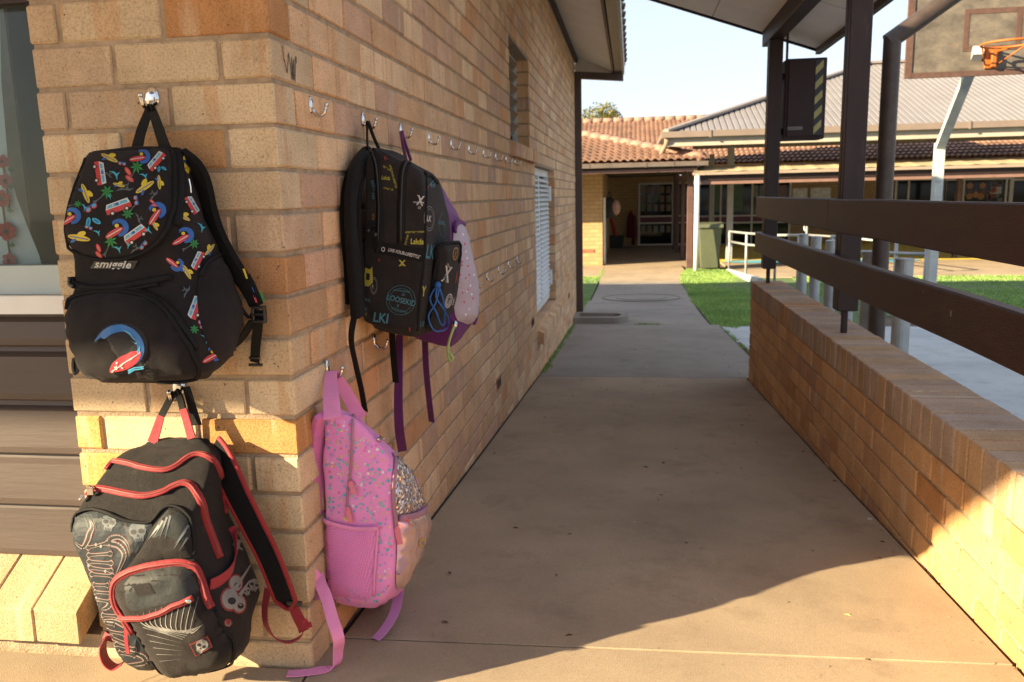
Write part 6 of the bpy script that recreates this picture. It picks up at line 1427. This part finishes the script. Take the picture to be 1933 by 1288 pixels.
Q.build('body', [M['bag3']] + I3, b3, smooth=True)
Q = MB(); bk3 = [(372, 1), ]
Q = MB()      # padded back panel and shoulder straps against the wall
ribbon(Q, [at_x(697, 292, .03), at_x(676, 318, .03), at_x(667, 350, .03), at_x(664, 400, .03), at_x(667, 470, .03), at_x(672, 540, .03), at_x(676, 600, .03)], .05, .026, (.05, 1, 0)); Q.build('back_padding', M['bag1web'], b3, mods=(('BEVEL', dict(width=.012, segments=3)),))
Q = MB(); ribbon(Q, [at_x(690, 300, .02), at_x(672, 330, .022), at_x(663, 372, .025), at_x(662, 430, .025), at_x(668, 505, .022), at_x(670, 575, .02)], .05, .02, (.9, .3, 0)); st = Q.build('shoulder_strap', bpy.data.materials['strap_mesh'], b3, mods=(('BEVEL', dict(width=.006, segments=2)),))
Q = MB(); ribbon(Q, [at_x(670, 590, .03), at_x(663, 640, .035), at_x(672, 690, .04), at_x(682, 735, .04), at_x(689, 775, .04)], (.022, .024), .0025, (.7, -.6, 0)); Q.build('strap_tail', M['bag1web'], b3); Q = MB(); ribbon(Q, [at_x(740, 628, .05), at_x(742, 665, .045), at_x(745, 700, .04), at_x(747, 722, .04)], .020, .0025, (1, -.4, 0)); Q.build('strap_tail', M['bag1web'], b3)
Q = MB(); ribbon(Q, [at_x(694, 232, .030), at_x(693, 252, .03), at_x(694, 282, .04)], .014, .004, (.2, -1, 0)); ribbon(Q, [at_x(696, 232, .032), at_x(704, 256, .035), at_x(716, 283, .05)], .014, .004, (.6, -.8, 0)); ribbon(Q, [at_x(693, 236, .028), at_x(695, 230, .033), at_x(698, 236, .036)], .014, .004, (0, -1, 0)); Q.build('handle', M['bag1web'], b3)
for path, nm in (([c3(*p) for p in [(350, 305), (365, 330), (378, 400), (385, 500), (388, 600), (385, 700), (382, 780)]], 'zip'), ([c3(*p) for p in [(530, 350), (510, 370), (497, 420), (492, 520), (490, 620), (488, 740)]], 'zip')):
    Q = MB(); B3.tube(Q, path, .010, 0, .002, 3, .35); zo = Q.build(nm, M['bagzip'], b3, smooth=True)
    Q = MB(); B3.tube(Q, path, .0028, 0, .006); Q.build('zip_teeth', M['plastic'], zo, smooth=True)
Q = MB()
for (x, y, dx, dy) in ((345, 680, 30, -20), (376, 700, 4, 66)):
    a, b_ = B3.on(*c3(x, y), .010), B3.on(*c3(x + dx, y + dy), .010); ribbon(Q, [a, (a + b_) / 2, b_], .013, .004, (0.2, -1, .6) if dx > 10 else (.8, -.2, 0)); Q.sphere(a, .007, 8, 6)
Q.build('zip_pull', M['plastic'], b3)
Q = MB(); B3.patch(Q, [c3(*p) for p in [(398, 738), (600, 768), (596, 832), (390, 790)]], .003, 0, 9, smoothed=False); B3.text(Q, 'LIVE-YOUR-LIFESTYLE', *c3(502, 789), 21 / 2.4775, 13, 1, .0042, .74, .03, .25); ring_l = c3(407, 770)
B3.flatpoly(Q, ell(*ring_l, 3.6, 4.6, 14), .0042, 1); B3.flatpoly(Q, ell(*ring_l, 2.2, 2.8, 10), .0046, 0); Q.build('webbing_band', [M['bag1web'], I3[1]], b3)
Q = MB(); B3.tube(Q, [c3(*p) for p in [(605, 415), (606, 500), (602, 620), (600, 740), (592, 860), (578, 980), (562, 1150)]], .0036, 0, .0015); B3.tube(Q, [c3(*p) for p in [(600, 400), (640, 420), (663, 442)]], .006, 0, .002); Q.build('piping', M['bagzip'], b3, smooth=True)
# protruding front pocket of bag 3
P3 = Bag([sr((818, 470), (836, 460), .455, (874, 463), .665), sr((820, 490), (846, 485), .455, (874, 480), .665), sr((815, 540), (838, 545), .455, (869, 530), .665), sr((806, 595), (825, 600), .455, (858, 585), .665), sr((800, 615), (818, 622), .46, (842, 606), .66)], rad=(.01, .02, .02, .01), bulge=(.002, .006, .002, 0), wr=.002, seed=5, dist=2.1)
Q = MB(); P3.base(Q)
def TP(txt, x, y, size, rot=0, mi=1, sx=.6, bold=.02): P3.text(Q, txt, *c3(x, y), size / 2.4775, rot, mi, .0016, sx, bold)
TP('X', 700, 890, 105, 15, 2, .42); TP('K', 712, 850, 40, -30, 2, .3); TP('LK', 700, 918, 20, 10, 2, .5); TP('LK', 738, 795, 40, 8, 5, .4); TP('O', 740, 795, 90, 8, 5, .40, 0); TP('K', 748, 905, 80, 10, 4, .3); TP('O', 708, 1015, 105, 14, 2, .42, -.01); TP('O', 708, 1015, 70, 14, 2, .42, -.01); TP('LK', 708, 1018, 36, 14, 2, .4); TP('LK', 737, 1020, 46, 10, 2, .4); TP('K', 770, 760, 30, 10, 3, .4)
po = Q.build('front_pocket', [M['bag3']] + I3, b3, smooth=True)
Q = MB(); P3.tube(Q, [c3(*p) for p in [(650, 770), (690, 745), (740, 738), (780, 745), (776, 800)]], .005, 0, .002); P3.tube(Q, [c3(*p) for p in [(665, 790), (640, 900), (620, 1010), (610, 1120)]], .004, 0, .002); Q.build('zip', M['bagzip'], po, smooth=True)
cord = ink('cord_blue', (.01, .085, .30), .6)
Q = MB(); k0 = P3.on(*c3(660, 935), .008)
lp = lambda pts: bez([k0] + [P3.on(*c3(*p), .012) for p in pts], 5)
Q.tube(lp([(650, 990), (668, 1040), (690, 1090), (682, 1140), (655, 1152), (630, 1135), (625, 1080), (650, 1020), (668, 950)]), .0024, 8); Q.tube(lp([(642, 1000), (640, 1060), (655, 1110), (672, 1105), (672, 1020), (668, 945)]), .0024, 8); Q.sphere(k0, .009, 8, 6); Q.build('cord_pull', cord, po, smooth=True)

# ---------------------------------------------------------------- 4: purple and white spotted backpack behind it
b4 = thing('backpack', (.02, .91, 1.2), 'purple backpack with white spotted pocket half hidden behind the black printed backpack', 'backpack', 'school backpacks hanging on the wall hooks')
M['purple'] = fabric('purple_nylon', (.14, .022, .17), .5, .15, bs=.3, sheen=.1)
M['lilac'] = fabric('pale_lilac_cloth', (.46, .40, .47), .7, .08, bs=.25, sheen=.1)
B4 = Bag([sr((760, 330), (800, 340), .78, (840, 360), 1.0), sr((762, 380), (842, 390), .78, (866, 410), 1.02), sr((764, 430), (850, 440), .78, (880, 450), 1.02), sr((766, 500), (858, 510), .78, (895, 520), 1.02), sr((768, 570), (860, 580), .78, (900, 565), 1.02), sr((770, 612), (862, 625), .78, (897, 598), 1.02), sr((778, 634), (852, 655), .80, (880, 618), 1.0)],
         rad=(.015, .03, .03, .02), bulge=(.006, .012, 0, 0), wr=.005, wscale=16, seed=31, dist=2.5)
Q = MB(); B4.base(Q); Q.build('body', M['purple'], b4, smooth=True)
Q = MB(); PP = [c3(*p) for p in [(728, 652), (770, 650), (800, 740), (830, 860), (846, 980), (836, 1090), (812, 1118), (770, 1112), (740, 1080), (726, 900)]]; B4.patch(Q, PP, .004, 0, 8, .03, 2, 26); PPK = skin(Q, 2.4)
I4 = [ink('spot_rose', (.55, .06, .10)), ink('spot_white', (.75, .72, .75))]
for (x, y, m_) in ((773, 828, 1), (797, 812, 2), (765, 890, 1), (772, 845, 1), (800, 848, 1), (790, 905, 1), (797, 965, 2), (775, 973, 1), (812, 940, 2), (783, 1017, 1), (800, 960, 1), (818, 980, 2), (824, 1000, 1), (770, 770, 2), (785, 745, 1), (806, 1050, 2), (790, 1075, 2), (828, 890, 2), (806, 890, 1), (760, 935, 2), (778, 700, 2), (792, 780, 2)): 
    qx, qy = c3(x, y); dd = min(math.hypot(qx - a_, qy - b_) for a_, b_ in PP)
    if inside((qx, qy), PP) and dd > 2.5: PPK.flatpoly(Q, ell(qx, qy, 1.5, 2.2, 9), .0008, m_)
po = Q.build('front_pocket', [M['lilac']] + I4, b4, smooth=True)
Q = MB(); B4.tube(Q, [c3(*p) for p in [(726, 690), (732, 655), (752, 646), (772, 656)]], .008, 0, .010); B4.tube(Q, [c3(*p) for p in [(846, 990), (838, 1080), (815, 1118)]], .006, 0, .012); Q.build('piping', M['purple'], po, smooth=True)
Q = MB(); ribbon(Q, [at_x(758, 250, .03), at_x(760, 270, .035), at_x(768, 310, .05), at_x(774, 345, .06)], (.022, .026), .003, (.5, -.85, 0)); ribbon(Q, [at_x(756, 252, .028), at_x(759, 248, .033), at_x(762, 262, .036), at_x(776, 304, .06)], .022, .003, (.5, -.85, 0)); Q.build('handle', M['purple'], b4)
Q = MB(); ribbon(Q, [at_x(754, 632, .05), at_x(753, 690, .05), at_x(752, 760, .045), at_x(754, 812, .04), at_x(760, 852, .03)], .027, .002, (1, -.6, 0), twist=(1, .3, .2)); Q.build('strap_tail', M['purple'], b4); Q = MB(); ribbon(Q, [at_x(802, 640, .05), at_x(804, 690, .05), at_x(809, 745, .05), at_x(815, 797, .05)], .026, .002, (1, -.6, 0)); Q.build('strap_tail', M['purple'], b4)
Q = MB(); c_ = B4.on(855, 612, .02); lime = ink('lime_cord', (.34, .46, .16), .5)
Q.tube(bez([c_, at_y(853, 628, .74), at_y(847, 648, .74), at_y(846, 668, .74), at_y(850, 682, .74), at_y(855, 676, .74), at_y(849, 668, .74)], 5), .0042, 8); Q.build('cord_pull', lime, b4, smooth=True)
Q = MB(); Q.sphere(c_, .010, 8, 6, sc=(1, 1, 1.4)); Q.build('zip_pull', M['chrome'], b4, smooth=True)

# ---------------------------------------------------------------- 5: pink backpack
def c5(x, y): return (520 + x / 2.05, 660 + y / 2.05)
b5 = thing('backpack', (.02, .19, .61), 'pink star print backpack with sequin and holographic pockets hanging low by the corner', 'backpack', 'school backpacks hanging on the wall hooks')
M['pink'] = fabric('pink_nylon', (.80, .29, .66), .6, .08, bs=.3, sheen=.1, fade=(.70, .25, .54))
M['pink_web'] = fabric('pink_webbing', (.74, .27, .54), .6, .10, 800, .3, sheen=.1)
B5 = Bag([sr((614, 785), (640, 778), .10, (690, 800), .35), sr((612, 800), (672, 790), .10, (716, 828), .37), sr((611, 830), (714, 836), .10, (744, 852), .39), sr((610, 870), (738, 876), .10, (770, 880), .39), sr((610, 920), (742, 930), .10, (796, 920), .39), sr((610, 980), (741, 990), .10, (812, 975), .39),
          sr((609, 1040), (742, 1050), .10, (806, 1025), .39), sr((608, 1090), (742, 1098), .10, (786, 1072), .39), sr((610, 1118), (728, 1132), .10, (764, 1108), .39), sr((630, 1132), (708, 1144), .11, (738, 1126), .37)],
         rad=(.01, .024, .03, .02), bulge=(.005, .008, 0, 0), wr=.004, wscale=18, seed=41, dist=1.95)
I5 = [ink('dot_cyan', (.06, .38, .52)), ink('dot_white', (.68, .62, .66)), ink('dot_yellow', (.62, .50, .14)), ink('dot_lilac', (.38, .25, .60)), ink('dot_rose', (.65, .15, .30)), ink('dot_aqua', (.16, .46, .46))]
Q = MB(); B5.base(Q); rn = random.Random(17)
AREA = [(614, 790), (650, 784), (700, 830), (740, 872), (738, 960), (740, 1050), (740, 1100), (715, 1140), (680, 1142), (640, 1132), (612, 1116), (612, 900)]
HOLE = [(612, 985), (708, 985), (700, 1110), (612, 1112)]
def confetti(bag, mb, area, n, off, hole=None, rmin=1.6, rmax=3.7, dense=5.2):
    done = []; xs = [p[0] for p in area]; ys = [p[1] for p in area]; k = 0
    while len(done) < n and k < n * 40:
        k += 1; x, y = rn.uniform(min(xs), max(xs)), rn.uniform(min(ys), max(ys))
        if not inside((x, y), area) or (hole and inside((x, y), hole)) or any((x - a) ** 2 + (y - b_) ** 2 < dense ** 2 for a, b_ in done): continue
        done.append((x, y)); r_ = rn.uniform(rmin, rmax); t = rn.random(); c_ = rn.choice([1, 1, 2, 2, 3, 4, 4, 5, 6, 6])
        if t < .60: bag.flatpoly(mb, ell(x, y, r_ * .82, r_ * .85, 10), off, c_)
        elif t < .82: bag.flatpoly(mb, rot2(star(1, .45), x, y, rn.uniform(0, 70), r_ * 1.35), off, rn.choice([1, 6, 1, 4]))
        else:
            a0 = rn.uniform(0, 360); o = [(math.cos(R(a)), math.sin(R(a))) for a in range(-70, 200, 45)]; i_ = [(.55 * math.cos(R(a)) + .2, .55 * math.sin(R(a)) + .1) for a in range(200 - 20, -70, -45)]
            bag.flatpoly(mb, rot2(o + i_, x, y, a0, r_ * 1.4), off, rn.choice([3, 3, 2]))
confetti(B5, Q, AREA, 270, .0014, HOLE)
confetti(B5, Q, HOLE, 34, .0014, None, .8, 1.8)
Q.build('body', [M['pink']] + I5, b5, smooth=True)
def mesh_mat():
    m, t, b = node_mat('pink_net'); out = t.nodes['Material Output']; b.inputs['Base Color'].default_value = (.76, .25, .60, 1); b.inputs['Roughness'].default_value = .6
    tr = N(t, 'ShaderNodeBsdfTransparent'); g = N(t, 'ShaderNodeNewGeometry'); mp = N(t, 'ShaderNodeMapping'); mp.inputs['Rotation'].default_value = (0, R(45), R(20)); mp.inputs['Scale'].default_value = (380, 380, 380); L(t, g.outputs['Position'], mp.inputs[0])
    v = N(t, 'ShaderNodeTexChecker'); v.inputs['Scale'].default_value = 1; L(t, mp.outputs[0], v.inputs[0])
    mx = N(t, 'ShaderNodeMixShader'); ml = N(t, 'ShaderNodeMath', operation='MULTIPLY'); ml.inputs[1].default_value = .75; L(t, v.outputs['Fac'], ml.inputs[0]); L(t, ml.outputs[0], mx.inputs[0]); L(t, b.outputs[0], mx.inputs[1]); L(t, tr.outputs[0], mx.inputs[2]); L(t, mx.outputs[0], out.inputs['Surface']); return m
NP = [c5(*p) for p in [(188, 655), (250, 672), (330, 682), (396, 680), (398, 740), (385, 830), (378, 950), (330, 968), (260, 952), (192, 950), (182, 800)]]
Q = MB(); B5.patch(Q, NP, .003, 0, 9, .008, 2, 25, .001); po = Q.build('side_pocket', mesh_mat(), b5, smooth=True)
Q = MB(); B5.tube(Q, [c5(*p) for p in [(186, 658), (250, 678), (330, 690), (397, 688)]], .006, 0, .007, 3, .5); B5.tube(Q, [c5(*p) for p in [(398, 690), (388, 830), (380, 950)]], .003, 0, .006); Q.build('binding', M['pink_web'], po, smooth=True)
def sequin_mat():
    m, t, b = node_mat('sequins'); g = N(t, 'ShaderNodeNewGeometry'); v = N(t, 'ShaderNodeTexVoronoi'); v.inputs['Scale'].default_value = 190; L(t, g.outputs['Position'], v.inputs['Vector'])
    r_ = ramp(t, v.outputs['Color'], [(0, (.75, .45, .22)), (.25, (.85, .75, .62)), (.45, (.35, .42, .62)), (.6, (.75, .65, .60)), (.75, (.48, .30, .24)), (.9, (.85, .55, .5))]); L(t, r_.outputs[0], b.inputs['Base Color'])
    b.inputs['Metallic'].default_value = .55; b.inputs['Roughness'].default_value = .25
    vm = N(t, 'ShaderNodeVectorMath', operation='MULTIPLY_ADD'); vm.inputs[1].default_value = (1.5, 1.5, 1.5); vm.inputs[2].default_value = (-.75, -.75, -.75); L(t, v.outputs['Color'], vm.inputs[0])
    ad = N(t, 'ShaderNodeVectorMath', operation='ADD'); L(t, g.outputs['Normal'], ad.inputs[0]); L(t, vm.outputs[0], ad.inputs[1]); nm = N(t, 'ShaderNodeVectorMath', operation='NORMALIZE'); L(t, ad.outputs[0], nm.inputs[0]); L(t, nm.outputs[0], b.inputs['Normal']); return m
SQ = [c5(*p) for p in [(468, 416), (500, 420), (528, 452), (556, 510), (586, 578), (578, 604), (540, 626), (490, 642), (464, 640), (458, 560), (462, 470)]]
Q = MB(); B5.patch(Q, SQ, .003, 0, 8, .010, 2, 20, .003, smoothed=False); Q.build('sequin_panel', sequin_mat(), b5, smooth=True)
def holo_mat():
    m, t, b = node_mat('holographic_vinyl'); g = N(t, 'ShaderNodeNewGeometry'); lw = N(t, 'ShaderNodeLayerWeight'); lw.inputs[0].default_value = .5
    n = noise_n(t, g.outputs['Position'], 26, 3, .5); a = N(t, 'ShaderNodeMath', operation='ADD'); L(t, lw.outputs['Facing'], a.inputs[0]); L(t, n, a.inputs[1])
    r_ = ramp(t, a.outputs[0], [(.3, (.72, .40, .40)), (.5, (.80, .52, .46)), (.7, (.74, .44, .58)), (.85, (.60, .45, .72)), (1.0, (.80, .54, .46))]); L(t, r_.outputs[0], b.inputs['Base Color'])
    b.inputs['Roughness'].default_value = .16; b.inputs['Metallic'].default_value = .45; b.inputs['Coat Weight'].default_value = .5; bump(t, b, noise_n(t, coords(t, (1, 1, .6)), 17, 1, .4), .55, .03); return m
HP = [c5(*p) for p in [(468, 660), (520, 652), (570, 632), (596, 612), (600, 680), (592, 740), (572, 800), (540, 870), (500, 915), (468, 928), (462, 880), (466, 780)]]
Q = MB(); B5.patch(Q, HP, .003, 0, 7, .016, 2.2, 24, .006); HPK = skin(Q, 1.9)
for k, (r_, mi) in enumerate(((6.2, 1), (5.0, 2), (3.8, 3), (2.6, 4))): HPK.flatpoly(Q, rot2(ell(0, 0, r_ * .7, r_, 12), *c5(568, 748), 20, 1.5), .0008 + .0004 * k, mi)
po = Q.build('front_pocket', [holo_mat(), ink('rainbow_orange', (.55, .25, .08)), ink('rainbow_yellow', (.5, .42, .12)), ink('rainbow_green', (.2, .35, .18)), ink('rainbow_violet', (.35, .15, .35))], b5, smooth=True)
mz = fabric('mauve_zip', (.34, .16, .24), .5, .1, 900, .3)
for par, path, r_, of in ((b5, [(302, 246), (298, 300), (296, 380), (292, 460), (282, 540), (276, 640)], .007, .002), (po, [(462, 425), (456, 480), (452, 560), (458, 640), (466, 720)], .0075, .004), (po, [(470, 652), (520, 646), (560, 630), (592, 602)], .008, .008), (b5, [(452, 410), (480, 408), (505, 424)], .006, .003)):
    Q = MB(); B5.tube(Q, [c5(*p) for p in path], r_, 0, of, 3, .45); zo = Q.build('zip', mz, par, smooth=True)
Q = MB()
rp = ink('rubber_pink', (.58, .16, .24), .4)
for (x, y, dx, dy) in ((294, 510, 20, 44), (284, 610, 16, 50), (458, 690, 6, 60), (490, 650, 14, 48)):
    Q = MB(); a, b_ = B5.on(*c5(x, y), .008), B5.on(*c5(x + dx, y + dy), .012); ribbon(Q, [a, (a + b_) / 2, b_], .012, .004, (1, 0, .1)); Q.sphere(a, .005, 8, 6); Q.build('zip_pull', rp, b5)
Q = MB(); B5.tube(Q, [c5(*p) for p in [(388, 345), (400, 345), (412, 352)]], .004, 0, .006); Q.build('zip_pull', M['chrome'], b5, smooth=True)
Q = MB(); ribbon(Q, [at_y(625, 706, .17), at_y(624, 725, .15), at_y(625, 750, .11), at_y(628, 790, .075)], (.026, .040), .004, (1, .1, 0)); ribbon(Q, [at_y(628, 704, .19), at_y(640, 720, .21), at_y(657, 748, .23), at_y(680, 790, .25)], (.024, .034), .004, (.8, .6, 0)); ribbon(Q, [at_y(622, 712, .175), at_y(626, 703, .185), at_y(632, 712, .20)], .024, .004, (1, .2, 0)); Q.build('handle', M['pink_web'], b5)
Q = MB(); ribbon(Q, [at_y(612, 780, .085), at_y(603, 805, .10), at_y(600, 860, .11), at_y(599, 950, .11), at_y(600, 1040, .11), at_y(606, 1090, .10)], .05, .016, (.25, 1, 0)); Q.build('shoulder_strap', fabric('pink_mesh', (.60, .16, .42), .8, .15, 500, .4), b5, mods=(('BEVEL', dict(width=.005, segments=2)),))
Q = MB(); g0 = gz(-.05)
a = at_z(632, 1256, g0 + .006); b_ = at_z(590, 1268, g0 + .004); c_ = at_z(542, 1272, g0 + .004)
ribbon(Q, [at_y(600, 1085, .06), at_y(606, 1105, .04), at_y(616, 1128, .025), at_y(628, 1170, .0), at_y(639, 1205, -.015), a + Vector((.010, 0, .035)), a, b_, c_], .026, .002, (1, -.1, 0), twist=(0.2, 1, 0)); Q.build('strap_tail', M['pink_web'], b5)
Q = MB(); ribbon(Q, [at_y(604, 1095, .055), at_y(582, 1076, .03), at_y(574, 1082, .03), at_y(590, 1098, .045), at_y(607, 1112, .04)], .022, .002, (.2, .3, 1)); ribbon(Q, [at_y(602, 1105, .05), at_y(594, 1112, .05), at_y(598, 1124, .045), at_y(608, 1118, .04)], .022, .002, (.1, .3, 1)); Q.build('strap_loop', M['pink_web'], b5)
Q = MB(); ribbon(Q, [at_y(753, 1112, .30), at_y(750, 1135, .25), at_y(743, 1160, .205), at_y(727, 1187, .165), at_y(709, 1207, .135)], .026, .002, (1, -.2, .1)); Q.build('strap_tail', fabric('mauve_webbing', (.55, .23, .50), .6, .1, 800, .3), b5)
# marks on the wall: felt pen scrawl and chalk letter
Q = MB(); pen = [(0, .0)]
W_ = [at_x(px, py, .0022) for px, py in ((533.5, 86), (536, 112), (538, 118), (542.5, 138), (545, 100), (549, 130), (552, 151), (550.5, 108), (554, 151), (554.8, 112), (557, 155), (558.5, 106), (560, 120))]
for a, b_ in zip(W_, W_[1:]): Q.tube([a, b_], .0011, 5, 0, flat=.4)
Q.build('pen_scrawl', ink('felt_pen', (.02, .015, .02)), bld)
Q = MB(); Z_ = [at_y(px, py, -.0022) for px, py in ((478, 90), (490, 87), (499, 83), (492, 94), (485, 106), (480, 114), (490, 116), (502, 112))]
for a, b_ in zip(Z_, Z_[1:]): Q.tube([a, b_], .0013, 5, 0, flat=.3)
Q.build('chalk_mark', ink('chalk', (.56, .47, .36), .95), bld)
import OpenImageIO as oiio, numpy as np, sys
im=oiio.ImageBuf('/workdir/render_main.png').get_pixels(oiio.FLOAT)
s=im.shape[1]/1933
def av(x0,y0,x1,y1): 
    a=im[int(y0*s):int(y1*s)+1,int(x0*s):int(x1*s)+1,:3].mean((0,1)); return (a*255).round()
for n,b in dict(path=(1200,900,1240,930),rwall=(860,600,960,680),sunlit=(1500,1130,1560,1170),sky=(1200,40,1260,80),sunwall=(1790,1060,1900,1130),farpath=(1190,640,1250,670),front=(430,120,500,150),cap=(1620,640,1680,665),pave=(1850,680,1920,720),lawnr=(1850,560,1920,580),grass=(1320,560,1370,580),roofC=(1800,180,1900,215),soffit=(1090,30,1130,60),board=(20,680,100,740),rail=(1700,420,1800,470),lw=(1500,680,1560,720)).items(): print(n,av(*b))
print('--')
for n,b in dict(a=(1000,900,1020,915),b=(1300,1000,1320,1015),c=(1200,760,1220,775),d=(900,1100,920,1115),bk=(700,110,760,150),sof=(1100,30,1120,45),pink=(640,1020,660,1035),brd=(20,690,60,720)).items(): print(n,av(*b))
